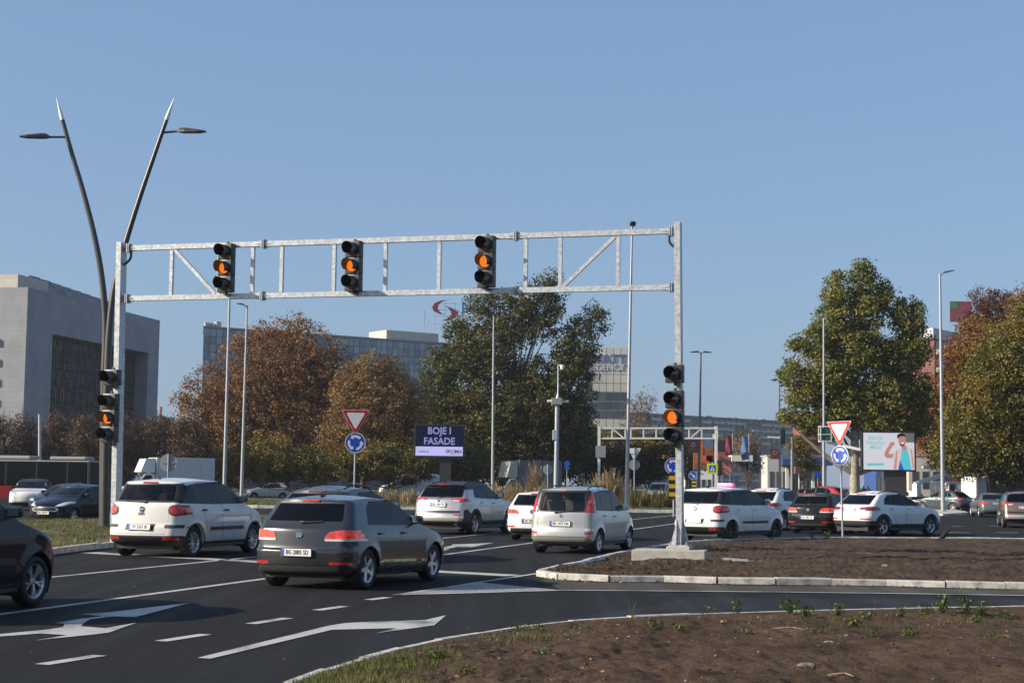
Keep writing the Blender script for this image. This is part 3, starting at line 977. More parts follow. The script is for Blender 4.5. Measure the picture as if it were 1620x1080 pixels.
TAGS = {}
def build_car(S, name='car'):
    """builds one car at the origin (x forward from the rear bumper, z up) and returns its root, placed so that the root sits mid wheelbase on the road"""
    root = empty(name)
    bm = car_shell(S)
    bv = BVHTree.FromBMesh(bm)
    lay = bm.faces.layers.int.new('tag')
    lay2 = bm.faces.layers.int.new('under')
    lay = bm.faces.layers.int['tag']
    L = S['L']
    def back_x(y, z, d=1):
        h = bv.ray_cast(Vector((-3 if d > 0 else L + 3, y, z)), Vector((d, 0, 0)))
        return (h[0].x, h[1]) if h[0] else (0, Vector((-d, 0, 0)))
    def side_y(x, z, s):
        h = bv.ray_cast(Vector((x, 3 * s, z)), Vector((0, -s, 0)))
        return h[0].y if h[0] else s * 0.8
    def top_z(x, y):
        h = bv.ray_cast(Vector((x, y, 4)), Vector((0, 0, -1)))
        return h[0].z if h[0] else 1.4
    parts = []       # (tag, name, material, push, parent tag)
    nid = [1]
    def new(name, m, push=0.0, par=0):
        nid[0] += 1
        parts.append((nid[0], name, m, push, par)); return nid[0]
    DEL = 1
    side = lambda s: (lambda f: f.normal.y * s > 0.28)
    rear = lambda f: f.normal.x < -0.16
    front = lambda f: f.normal.x > 0.14
    mp = S['paint']
    # two-tone roof
    if S.get('roof'):
        t = new('roof_skin', S['roof'][1])
        zc = S['roof'][0]
        cut(bm, lay, [(0.2, zc), (L, zc + S['roof'][2]), (L, 3), (0.2, 3)], (0, 2), lambda f: True, t, (0,))
        base = (0, t)
    else:
        base = (0,)
    # glass house
    for s in (1, -1):
        tr = new('window_trim', m_black)
        cut(bm, lay, S['dlo'], (0, 2), side(s), tr, base)
        for (x0, x1, l0, l1, gm) in S['panes']:
            pp = clip_poly(inset_poly(S['dlo'], S.get('dlo_in', 0.018)), x0, x1, l0, l1)
            if len(pp) < 3: continue
            t = new('side_window', gm)
            cut(bm, lay, pp, (0, 2), side(s), t, (tr,))
        S.setdefault('_trim', []).append(tr)
    rw = S['rearwin']
    t0 = new('rear_window_surround', S.get('rearsur', m_black))
    cut(bm, lay, rw, (1, 2), rear, t0, base + tuple(S['_trim']))
    t = new('rear_window', S['rearglass'])
    cut(bm, lay, S.get('rearpane') or inset_poly(rw, 0.03), (1, 2), rear, t, (t0,))
    ws = S['windshield']
    t0 = new('windshield_surround', m_black)
    cut(bm, lay, ws, (1, 2), front, t0, base)
    t = new('windshield', S.get('wsglass', m_glass))
    cut(bm, lay, inset_poly(ws, 0.03), (1, 2), front, t, (t0,))
    S.pop('_trim')
    # lamps
    for (nm, view, poly, m_, push) in S['lamps']:
        for s in (1, -1):
            p = [(a * s, b) for a, b in poly] if view in 'BF' else poly
            t = new(nm, m_, push)
            if view == 'B':
                cut(bm, lay, p, (1, 2), lambda f: f.normal.x < S.get('lampnx', -0.05) and f.calc_center_median().x < L / 2, t, base + tuple(q[0] for q in parts if q[1] in ('rear_window_surround', 'cladding', 'rear_lamp', 'window_trim')), lay2)
            elif view == 'F':
                cut(bm, lay, p, (1, 2), lambda f: f.normal.x > 0.05 and f.calc_center_median().x > L / 2, t, base + tuple(q[0] for q in parts if q[1] == 'cladding'), lay2)
            else:
                cut(bm, lay, p, (0, 2), side(s), t, base)
    def arch(xw, Ra):
        return [(xw + Ra * math.cos(a), S['R'] + Ra * math.sin(a)) for a in [math.pi * i / 22 for i in range(23)]] + [(xw - Ra * 1.0, -0.3), (xw + Ra * 1.0, -0.3)]
    sidey = lambda s: (lambda f: f.calc_center_median().y * s > 0.45)
    allt = None
    # doors
    doors = {}
    for s in (1, -1):
        for i, d in enumerate(S['doors']):
            sm = new('door_seam', m_black)
            cut(bm, lay, inset_poly(d, -0.007), (0, 2), side(s), sm, (0,))
            dt = new('door', mp)
            cut(bm, lay, d, (0, 2), side(s), dt, (sm,))
            doors[(i, s)] = dt
    # tailgate seam
    if S.get('gate'):
        sm = new('tailgate_seam', m_black)
        cut(bm, lay, inset_poly(S['gate'], -0.007), (1, 2), rear, sm, (0,))
        gt = new('tailgate', mp)
        cut(bm, lay, S['gate'], (1, 2), rear, gt, (sm,))
    # grilles, bumpers, plate recess, mouldings
    for (nm, view, poly, m_, push) in S.get('trims', ()):
        if view in ('B', 'F'):
            sg = -1 if view == 'B' else 1
            t = new(nm, m_, push)
            cut(bm, lay, poly, (1, 2), lambda f: f.normal.x * sg > 0.2, t, (0,) + tuple(q[0] for q in parts if q[1] in ('cladding', 'bumper', 'tailgate', 'tailgate_seam', 'grille_frame')), lay2 if push else None)
        elif view == 'A':
            t = new(nm, m_, push)
            for poly in (poly if isinstance(poly[0], list) else [poly]):
              cut(bm, lay, poly, (0, 2), lambda f: True, t, (0,) + tuple(q[0] for q in parts if q[1] in ('door', 'door_seam')), lay2)
        else:
            for s in (1, -1):
                t = new(nm, m_, push)
                cut(bm, lay, poly, (0, 2), side(s), t, (0,) + tuple(q[0] for q in parts if q[1] in ('door', 'door_seam')), lay2)
    if S.get('archclad'):
        for s in (1, -1):
            for xw in (S['wr'], S['wf']):
                t = new('arch_cladding', m_clad, 0.006)
                cut(bm, lay, arch(xw, S['Ra'] + S['archclad']), (0, 2), sidey(s), t, (0,) + tuple(q[0] for q in parts if q[1] in ('cladding', 'door', 'door_seam')), lay2)
    for s in (1, -1):
        for xw in (S['wr'], S['wf']):
            cut(bm, lay, arch(xw, S['Ra']), (0, 2), sidey(s), DEL, tuple(range(0, 400)))
    dead = [f for f in bm.faces if f[lay] == DEL]
    bmesh.ops.delete(bm, geom=dead, context='FACES')
    # turn the arch edge inwards so that the wing has thickness
    be = []
    for e in bm.edges:
        if e.is_boundary and all(v.co.z > 0.12 and abs(v.co.y) > 0.4 and min(abs(math.hypot(v.co.x - xw, v.co.z - S['R']) - S['Ra']) for xw in (S['wr'], S['wf'])) < 0.02 for v in e.verts):
            be.append(e)
    bm.normal_update()
    if be:
        r = bmesh.ops.extrude_edge_only(bm, edges=be)
        for v in r['geom']:
            if isinstance(v, bmesh.types.BMVert):
                v.co.y -= math.copysign(0.07, v.co.y)
        for f in r['geom']:
            if isinstance(f, bmesh.types.BMFace): f[lay] = 0; f[lay2] = 0
    bm.normal_update()
    groups = {}
    seams = {q[0] for q in parts if q[1] in ('door_seam', 'tailgate_seam')}
    pushed = {q[0]: q for q in parts if q[3]}
    for f in bm.faces:
        groups.setdefault(f[lay], []).append(f)
        if f[lay] in pushed and f[lay2] > 0:
            groups.setdefault(f[lay2] - 1, []).append(f)
    bf = groups.get(0, []); n0 = len(bf)
    for q in seams: bf = bf + groups.pop(q, [])
    bme = faces_mesh('body', bf)
    bme.materials.append(mp); bme.materials.append(m_black)
    bme.polygons.foreach_set('material_index', [0] * n0 + [1] * (len(bf) - n0))
    body = link('body', bme, mp, root)
    body.material_slots[1].link = 'OBJECT'; body.material_slots[1].material = m_black
    objs = {}
    for tid, nm, m_, push, par in parts:
        if tid in groups:
            objs[tid] = link(nm, faces_mesh(nm, groups[tid], push), m_, root)
            if push:   # keep what lies behind a raised part closed
                pass
    bm.free()
    # door handles
    for (i, s), dt in doors.items():
        if dt in objs:
            x, z = S['handles'][i]
            y = side_y(x, z, s)
            b = MB(); b.box((0, 0, 0), (0.19, 0.035, 0.035), None, 0.012)
            b.build('door_handle', S.get('handlemat', mp), objs[dt], (x, y + s * 0.018, z), smooth=40)
    # floor, wheel wells, cabin tub
    b = MB()
    W = max(k[2] for k in S['K'])
    b.box((L / 2, 0, 0.25), (L - 0.5, W * 2 - 0.42, 0.14))
    for s in (1, -1):
        b.box(((S['wr'] + S['wf']) / 2, s * (W - 0.14), 0.27), (S['wf'] - S['wr'] - 2 * S['Ra'], 0.18, 0.12))
    for xw in (S['wr'], S['wf']):
        for s in (1, -1):
            n = 14; y0 = s * (W - 0.35); y1 = s * (W - 0.05)
            Rr = S['Ra'] + 0.004
            pr = [(xw + Rr * math.cos(a), S['R'] + Rr * math.sin(a)) for a in [math.pi * (i / n * 1.3 - 0.15) for i in range(n + 1)]]
            vs = [(x, y0, z) for x, z in pr] + [(x, y1, z) for x, z in pr]
            b.add(vs, [(i, i + 1, n + 2 + i, n + 1 + i) for i in range(n)] + [tuple(range(n + 1))])
    b.build('underbody', m_black, root)
    if S.get('interior', True):
        zb = S['belt'] - 0.06
        x0, x1 = S['cabin']
        b = MB()
        wi = W - 0.16
        b.box(((x0 + x1) / 2, 0, 0.36), (x1 - x0, wi * 2, 0.06))
        for s in (1, -1):
            b.box(((x0 + x1) / 2, s * wi, (0.36 + zb) / 2), (x1 - x0, 0.03, zb - 0.36))
        b.box((x1 - 0.15, 0, zb - 0.12), (0.5, wi * 2, 0.26), None, 0.06)
        b.box((x0 + 0.28, 0, (0.36 + zb) / 2 - 0.02), (0.55, wi * 2, zb - 0.40))
        b.build('cabin_trim', m_inner, root)
        for x, y in S['seats']:
            link('seat', seat_mesh(), S.get('seatmat', m_seat), root, (x, y, S.get('seatz', 0.46)))
        xs = S['seats'][0][0]
        b = MB()
        b.lathe([(0.175, -0.014), (0.19, 0), (0.175, 0.014), (0.162, 0), (0.175, -0.014)], 20, 'x')
        b.bar((0, -0.17, 0), (0, 0.17, 0), 0.03, 0.03)
        b.build('steering_wheel', m_black, root, (xs + 0.52, 0.36, zb + 0.02), (0, R(-25), 0))
        if S.get('driver', True):
            link('driver', driver_mesh(), m_cloth, root, (xs, 0.36, S.get('seatz', 0.46) + 0.02))
        b = MB(); b.box((0, 0, 0), (0.03, 0.22, 0.07), None, 0.02)
        b.build('inner_mirror', m_black, root, S.get('inmirror', (S['cabin'][1] - 0.55, 0, zb + 0.40)))
    # wheels
    tm, rm, dm = wheel_meshes(S['R'], S['rim'][0])
    for xw in (S['wr'], S['wf']):
        for s in (1, -1):
            w = empty('wheel', (xw, s * (W - 0.125), S['R']), 0 if s < 0 else math.pi, parent=root)
            w.rotation_euler = (0, random.uniform(0, 1), 0 if s < 0 else math.pi)
            link('tyre', tm, m_rubber, w)
            link('rim', rm, S['rim'][1], w)
            link('brake_disc', dm, m_disc, w)
    # mirrors
    mx, mz = S['mirror']; mx -= 0.14; mz += 0.02
    for s in (1, -1):
        mx -= 0.0; y = side_y(mx, mz - 0.04, s) - s * 0.03
        b = MB()
        b.box((0, s * 0.095, 0.03), (0.13, 0.19, 0.145), (0, 0, s * R(-8)), 0.05)
        b.bar((0, -s * 0.02, -0.035), (0, s * 0.05, -0.02), 0.06, 0.03)
        mo = b.build('wing_mirror', S.get('mirrormat', mp), root, (mx, y, mz), smooth=50)
        b = MB(); b.box((-0.066, s * 0.10, 0.03), (0.006, 0.15, 0.105), (0, 0, s * R(-8)), 0.002)
        b.build('mirror_glass', m_mirror, mo)
    # extras on the rear
    if S.get('wiper'):
        y0, z0, y1, z1 = S['wiper']
        xa, na = back_x(y0, z0); xb_, nb = back_x(y1, z1)
        b = MB(); b.tube([(xa - 0.03, y0, z0), (xb_ - 0.025, y1, z1)], 0.013, 6)
        b.box((xa - 0.01, y0, z0), (0.05, 0.07, 0.05), None, 0.015)
        b.build('rear_wiper', m_black, root)
    if S.get('brake3'):
        y0, z0, lit = S['brake3']
        xa, na = back_x(0, z0)
        b = MB(); b.box((0, 0, 0), (0.03, y0 * 2, 0.026), None, 0.006)
        b.build('high_brake_lamp', m_redlit if lit else m_red, root, (xa - 0.004, 0, z0))
    if S.get('plate'):
        z0, y0, txt = S['plate']
        xa, na = back_x(y0, z0)
        an = math.asin(max(-0.5, min(0.5, na.z)))
        plate(root, (xa - 0.016, y0, z0), (0, an * 0.6, 0), txt)
    if S.get('fplate'):
        z0, txt = S['fplate']
        xa, na = back_x(0, z0, -1)
        plate(root, (xa + 0.016, 0, z0), (0, 0, math.pi), txt, 'front_license_plate')
    if S.get('badge'):
        z0, rad, kind = S['badge']
        xa, na = back_x(0, z0)
        b = MB()
        b.lathe([(rad * 0.82, -0.006), (rad * 0.9, -0.014), (rad, -0.010), (rad, 0.01)], 24, 'x')
        o = b.build('badge', m_chrome, root, (xa - 0.002, 0, z0), (0, math.asin(max(-.6, min(.6, na.z))), 0), smooth=50)
        b = MB(); b.lathe([(0.0, -0.005), (rad * 0.84, -0.005), (rad * 0.84, 0.004)], 24, 'x')
        b.build('badge_field', S.get('badgefield', m_black), o)
        if kind == 'VW':
            b = MB()
            for pts in (((-.62, .5), (-.0, -.02)), ((.62, .5), (.0, -.02))):
                b.bar((-0.012, pts[0][0] * rad, pts[0][1] * rad), (-0.012, pts[1][0] * rad, pts[1][1] * rad + rad * .12), 0.008, rad * 0.15, (0, 0, 1))
            for a, c in (((-.78, .1), (-.38, -.72)), ((-.38, -.72), (0, .0)), ((0, .0), (.38, -.72)), ((.38, -.72), (.78, .1))):
                b.bar((-0.012, a[0] * rad, a[1] * rad), (-0.012, c[0] * rad, c[1] * rad), 0.008, rad * 0.15, (0, 0, 1))
            b.build('emblem', m_chrome, o)
        elif kind == 'oval':
            b = MB()
            b.lathe([(rad * .5, -0.012), (rad * .58, -0.015), (rad * .66, -0.012)], 20, 'x')
            b.bar((-0.012, 0, -rad * .8), (-0.012, 0, rad * .8), 0.008, rad * 0.12, (0, 1, 0))
            b.build('emblem', m_chrome, o)
        elif kind == 'bar':
            b = MB(); b.box((-0.01, 0, 0), (0.008, rad * 1.2, rad * 0.5), None, 0.003); b.build('emblem', m_chrome, o)
    if S.get('rails'):
        x0, x1, yr, hh = S['rails']
        for s in (1, -1):
            pts = []
            for i in range(13):
                t = i / 12
                x = x0 + (x1 - x0) * t
                lift = hh * min(1, min(t, 1 - t) / 0.10)
                pts.append((x, s * yr * (1 - 0.06 * (2*t-1)**2), top_z(x, s * yr) + lift - 0.005))
            b = MB(); b.tube(pts, 0.017, 8)
            b.tube([(pts[6][0], pts[6][1], pts[6][2] - hh), pts[6]], 0.016, 6)
            b.build('roof_rail', S.get('railmat', m_black), root, smooth=60)
    if S.get('antenna'):
        x0 = S['antenna']; z0 = top_z(x0, 0)
        b = MB(); b.add([(-.08, 0, 0), (.08, -.025, 0), (.08, .025, 0), (-.075, 0, .055), (-.04, 0, .05), (-.09, -.012, 0), (-.09, .012, 0)], [(0, 5, 1, 2, 6), (5, 3, 4, 1), (6, 2, 4, 3), (1, 4, 2), (5, 0, 6, 3)])
        b.build('roof_antenna', m_black, root, (x0, 0, z0))
    if S.get('whip'):
        x0 = S['whip']; z0 = top_z(x0, 0)
        b = MB(); b.box((0, 0, 0.01), (0.09, 0.05, 0.03), None, 0.01); b.tube([(0, 0, .02), (-0.16, 0, 0.20)], 0.006, 6)
        b.build('roof_antenna', m_black, root, (x0, 0, z0))
    if S.get('exhaust'):
        y0, z0 = S['exhaust']
        b = MB(); b.lathe([(0.035, 0.25), (0.04, -0.02), (0.032, -0.025), (0.03, 0.1)], 14, 'x')
        b.build('exhaust_tip', m_chrome, root, (0.08, y0, z0))
    # shift parts so that the root is mid wheelbase
    xm = (S['wr'] + S['wf']) / 2
    for ch in root.children:
        ch.location.x -= xm
    S['xm'] = xm; S['halfW'] = W
    return root
# ------------------------------------------------------------------ car models
# knots: rear x, rear z, half width, side z, front x, front z, rear / front corner radius, rear / front bow, rear / front droop
p_grey = paint('graphite_paint', (0.046, 0.048, 0.053), 0.6, 0.24, 0.15)
def spec_golf(p, glassr=m_privacy):
    K = [(.16, .22, .78, .18, 4.03, .19, .22, .30, .10, .22, 0, 0),
         (.05, .29, .865, .24, 4.13, .27, .24, .32, .12, .25, 0, 0),
         (.00, .44, .890, .42, 4.20, .45, .25, .34, .13, .28, 0, 0),
         (.00, .60, .895, .60, 4.19, .60, .25, .34, .13, .30, 0, 0),
         (.05, .655, .893, .68, 4.13, .69, .25, .34, .13, .30, 0, .01),
         (.07, .80, .888, .79, 3.96, .79, .22, .30, .13, .30, 0, .03),
         (.09, .93, .872, .88, 3.55, .91, .20, .25, .12, .22, 0, .06),
         (.15, 1.01, .848, .955, 3.08, .995, .17, .20, .11, .20, 0, .04),
         (.30, 1.18, .772, 1.16, 2.66, 1.19, .14, .15, .09, .20, 0, .01),
         (.43, 1.355, .690, 1.355, 2.22, 1.37, .13, .14, .08, .18, 0, .01),
         (.445, 1.405, .635, 1.425, 2.02, 1.415, .14, .15, .08, .16, .01, .01)]
    dlo = [(.80, 1.01), (.93, 1.27), (1.06, 1.355), (1.5, 1.385), (2.1, 1.375), (2.42, 1.27), (2.86, 1.02), (2.86, .985), (1.8, .985)]
    return dict(L=4.20, K=K, crown=.055, wr=.77, wf=3.345, R=.318, Ra=.362, tr=(1.0, .07), tf=(3.2, .09), paint=p, belt=.98,
        dlo=dlo, panes=[(.7, 1.13, 0, .12, glassr), (1.16, 1.90, .12, -.05, glassr), (1.98, 2.9, -.05, 0, m_glassmid)],
        rearwin=[(-.66, 1.04), (.66, 1.04), (.68, 1.10), (.60, 1.375), (-.60, 1.375), (-.68, 1.10)], rearglass=glassr,
        windshield=[(-.74, 1.02), (.74, 1.02), (.60, 1.385), (-.60, 1.385)],
        lamps=[('rear_lamp', 'B', [(.43, .80), (.455, .87), (.52, .915), (.70, .935), (.88, .93), (.9, .80)], m_redlit, .010),
               ('reversing_lamp', 'B', [(.44, .765), (.43, .80), (.9, .80), (.9, .765)], m_clear, .009),
               ('bumper_reflector', 'B', [(.54, .40), (.84, .40), (.84, .44), (.54, .44)], m_red, .005),
               ('headlamp', 'F', [(.42, .66), (.85, .69), (.86, .80), (.55, .76)], m_clear, .006)],
        trims=[('bumper', 'B', [(-.75, .20), (.75, .20), (.68, .37), (-.68, .37)], m_clad, .003),
               ('plate_recess', 'B', [(-.30, .51), (.30, .51), (.32, .65), (-.32, .65)], m_clad, 0),
               ('lower_grille', 'F', [(-.6, .28), (.6, .28), (.6, .42), (-.6, .42)], m_black, 0),
               ('grille', 'F', [(-.42, .60), (.42, .60), (.42, .68), (-.42, .68)], m_black, 0)],
        doors=[[(1.17, .62), (1.02, .80), (.98, 1.0), (1.10, 1.37), (1.93, 1.40), (1.95, .25), (1.30, .25)], [(1.97, .25), (1.95, 1.40), (2.15, 1.40), (2.50, 1.25), (2.92, .99), (2.94, .25)]],
        handles=[(1.22, .87), (2.10, .86)], gate=[(-.62, .665), (.62, .665), (.66, .80), (.66, 1.02), (-.66, 1.02), (-.66, .80)],
        cabin=(.35, 3.0), seats=[(2.02, .36), (2.02, -.36), (1.12, .36), (1.12, -.36)], rim=('five', m_rim), mirror=(2.72, 1.02),
        wiper=(.0, 1.05, -.34, 1.07), brake3=(.16, 1.39, True), plate=(.585, .0, 'BG 2885 SD'), badge=(.86, .062, 'VW'), antenna=.85, mirrormat=p, driver=True)

def spec_fiat(p, trek=True):
    K = [(.20, .25, .78, .22, 4.05, .24, .22, .30, .08, .22, 0, 0),
         (.06, .34, .865, .30, 4.16, .32, .24, .34, .10, .25, 0, 0),
         (.00, .48, .888, .46, 4.22, .48, .26, .38, .12, .28, 0, 0),
         (.01, .62, .890, .60, 4.22, .62, .26, .40, .13, .32, 0, 0),
         (.06, .70, .890, .72, 4.18, .74, .26, .40, .13, .34, 0, .01),
         (.08, .90, .885, .88, 4.02, .90, .25, .36, .13, .32, 0, .04),
         (.11, 1.06, .868, 1.00, 3.66, 1.02, .24, .28, .12, .24, 0, .07),
         (.15, 1.14, .848, 1.085, 3.34, 1.10, .22, .22, .11, .22, 0, .05),
         (.27, 1.32, .795, 1.30, 2.92, 1.32, .20, .17, .10, .22, 0, .01),
         (.38, 1.50, .735, 1.50, 2.46, 1.53, .20, .16, .09, .20, 0, .01),
         (.40, 1.575, .68, 1.595, 2.20, 1.595, .22, .18, .09, .18, .02, .01)]
    dlo = [(.28, 1.13), (.36, 1.30), (.50, 1.49), (.9, 1.535), (1.6, 1.55), (2.34, 1.535), (2.72, 1.40), (3.16, 1.14), (3.16, 1.11), (1.6, 1.10)]
    cl = m_clad
    return dict(L=4.22, K=K, crown=.06, wr=.77, wf=3.39, R=.322, Ra=.372, tr=(1.0, .08), tf=(3.2, .12), paint=p, belt=1.10,
        dlo=dlo, dlo_in=.02, panes=[(.46, .88, .2, .0, m_glassmid), (.98, 1.86, .0, -.12, m_glass), (1.97, 3.2, -.12, 0, m_glass)],
        rearwin=[(-.86, 1.145), (.86, 1.145), (.86, 1.2), (.76, 1.535), (-.76, 1.535), (-.86, 1.2)], rearpane=[(-.66, 1.18), (.66, 1.18), (.60, 1.51), (-.60, 1.51)], rearglass=m_glassmid,
        windshield=[(-.76, 1.15), (.76, 1.15), (.62, 1.545), (-.62, 1.545)],
        lamps=[('rear_lamp', 'B', [(.585 + .02 * 0, .985), (.60, .93), (.65, .885), (.75, .868), (.86, .89), (.9, .96), (.9, 1.03), (.86, 1.075), (.75, 1.095), (.65, 1.08), (.60, 1.04)], m_black, .012),
               ('lamp_lens', 'B', [(.615, .985), (.635, .93), (.69, .895), (.80, .893), (.87, .94), (.88, .99), (.86, 1.04), (.80, 1.07), (.69, 1.07), (.635, 1.035)], m_red, .022),
               ('bumper_reflector', 'B', [(.52, .375), (.82, .375), (.80, .43), (.52, .43)], m_red, .006),
               ('headlamp', 'F', [(.50, .80), (.62, .76), (.78, .78), (.84, .86), (.78, .93), (.6, .90)], m_clear, .008)],
        trims=[('cladding', 'A', [[(-.2, 0), (5, 0), (5, .32), (-.2, .32)], [(-.2, .32), (.45, .32), (.36, .46), (-.2, .46)]], cl, .004),
               ('bumper_moulding', 'B', [(.55, .62), (.9, .62), (.9, .685), (.55, .685)], cl, .006), ('bumper_moulding', 'B', [(-.55, .62), (-.9, .62), (-.9, .685), (-.55, .685)], cl, .006),
               ('side_moulding', 'S', [(1.38, .555), (2.86, .555), (2.86, .625), (1.38, .625)], cl, .012),
               ('plate_recess', 'B', [(-.34, .57), (.34, .57), (.34, .70), (-.34, .70)], cl, 0),
               ('skid_plate', 'B', [(-.42, .33), (.42, .33), (.50, .43), (-.50, .43)], m_rimdark, .008),
               ('lower_grille', 'F', [(-.6, .33), (.6, .33), (.6, .50), (-.6, .50)], m_black, 0)],
        archclad=.028 if trek else 0,
        doors=[[(1.22, .66), (1.02, .86), (.94, 1.1), (.98, 1.54), (1.92, 1.57), (1.93, .34), (1.30, .34)], [(1.95, .34), (1.94, 1.57), (2.34, 1.555), (2.74, 1.41), (3.22, 1.11), (3.22, .60), (3.02, .34)]],
        handles=[(1.14, .985), (2.10, .975)], handlemat=m_black if trek else p, gate=[(-.56, .50), (.56, .50), (.60, .60), (.60, 1.14), (-.60, 1.14), (-.60, .60)],
        cabin=(.30, 3.2), seats=[(2.12, .37), (2.12, -.37), (1.20, .37), (1.20, -.37)], seatz=.58, rim=('ten', m_rim) if trek else ('dark', m_rimdark), mirror=(2.96, 1.16), mirrormat=m_black if trek else p,
        wiper=(-.05, 1.15, .42, 1.17), brake3=(.17, 1.555, not trek), plate=(.635, 0, 'SV 2263 BI' if trek else 'BG 1477'), badge=(1.00, .06, 'bar'), whip=.75 if trek else None, antenna=None if trek else .8)

def spec_verso(p):
    K = [(.16, .24, .73, .20, 3.72, .22, .20, .28, .06, .22, 0, 0),
         (.04, .31, .81, .27, 3.80, .30, .22, .30, .08, .25, 0, 0),
         (.00, .42, .84, .42, 3.85, .46, .22, .32, .09, .28, 0, 0),
         (.01, .55, .843, .56, 3.84, .60, .22, .34, .09, .32, 0, 0),
         (.04, .64, .843, .68, 3.78, .74, .20, .34, .09, .34, 0, .02),
         (.05, .82, .838, .82, 3.62, .86, .20, .30, .09, .30, 0, .05),
         (.06, .96, .828, .93, 3.36, .97, .19, .26, .09, .24, 0, .06),
         (.08, 1.06, .812, 1.02, 3.10, 1.06, .18, .22, .09, .24, 0, .04),
         (.14, 1.28, .765, 1.27, 2.70, 1.30, .18, .18, .09, .24, 0, .01),
         (.22, 1.50, .705, 1.49, 2.22, 1.53, .18, .17, .09, .20, 0, .01),
         (.25, 1.565, .65, 1.58, 2.00, 1.59, .20, .18, .09, .18, .02, .01)]
    dlo = [(.42, 1.06), (.45, 1.45), (.50, 1.51), (1.2, 1.53), (2.06, 1.53), (2.35, 1.44), (2.90, 1.08), (2.90, 1.04), (1.6, 1.03)]
    return dict(L=3.85, K=K, crown=.06, wr=.62, wf=3.12, R=.30, Ra=.345, tr=(.8, .06), tf=(2.9, .12), paint=p, belt=1.04,
        dlo=dlo, panes=[(.40, .86, 0, .0, m_glass), (.94, 1.62, .0, .0, m_glass), (1.74, 2.95, 0, 0, m_glass)],
        rearwin=[(-.78, 1.015), (.78, 1.015), (.80, 1.10), (.70, 1.545), (-.70, 1.545), (-.80, 1.10)], rearpane=[(-.55, 1.04), (.55, 1.04), (.60, 1.12), (.56, 1.50), (-.56, 1.50), (-.60, 1.12)], rearglass=m_glass,
        windshield=[(-.70, 1.10), (.70, 1.10), (.58, 1.55), (-.58, 1.55)],
        lamps=[('rear_lamp', 'B', [(.63, 1.00), (.83, 1.00), (.83, 1.16), (.715, 1.50), (.69, 1.50), (.64, 1.18)], m_red, .010),
               ('lamp_bulb', 'B', [(.675, 1.24), (.72, 1.215), (.765, 1.24), (.75, 1.30), (.71, 1.32), (.68, 1.30)], m_redlit, .016),
               ('bumper_reflector', 'B', [(.62, .485), (.80, .485), (.80, .54), (.62, .54)], m_red, .006),
               ('bumper_lamp', 'B', [(.62, .565), (.80, .565), (.80, .62), (.62, .62)], m_clear, .006),
               ('headlamp', 'F', [(.46, .72), (.78, .72), (.80, .90), (.55, .88)], m_clear, .006)],
        trims=[('plate_recess', 'B', [(-.32, .66), (.32, .66), (.34, .80), (-.34, .80)], p, 0), ('bumper_seam', 'B', [(-.74, .405), (.74, .405), (.74, .415), (-.74, .415)], m_black, 0),
               ('lower_grille', 'F', [(-.5, .28), (.5, .28), (.5, .42), (-.5, .42)], m_black, 0)],
        doors=[[(1.00, .60), (.90, .72), (.88, 1.02), (.90, 1.53), (1.66, 1.545), (1.67, .27), (1.06, .27)], [(1.69, .27), (1.68, 1.55), (2.08, 1.54), (2.38, 1.44), (2.95, 1.03), (2.95, .55), (2.76, .27)]],
        handles=[(1.02, .92), (1.83, .90)], gate=[(-.60, .43), (.60, .43), (.61, .50), (.61, 1.01), (-.61, 1.01), (-.61, .50)],
        cabin=(.18, 2.95), seats=[(1.90, .34), (1.90, -.34), (1.02, .34), (1.02, -.34)], seatz=.56, seatmat=m_seat2, rim=('star', m_rim), mirror=(2.66, 1.07),
        wiper=(.12, 1.005, -.36, 1.055), brake3=(.08, 1.525, True), plate=(.73, 0, 'BG 1477 NA'), badge=(.93, .045, 'oval'), badgefield=m_white, rails=(.55, 2.0, .56, .06))

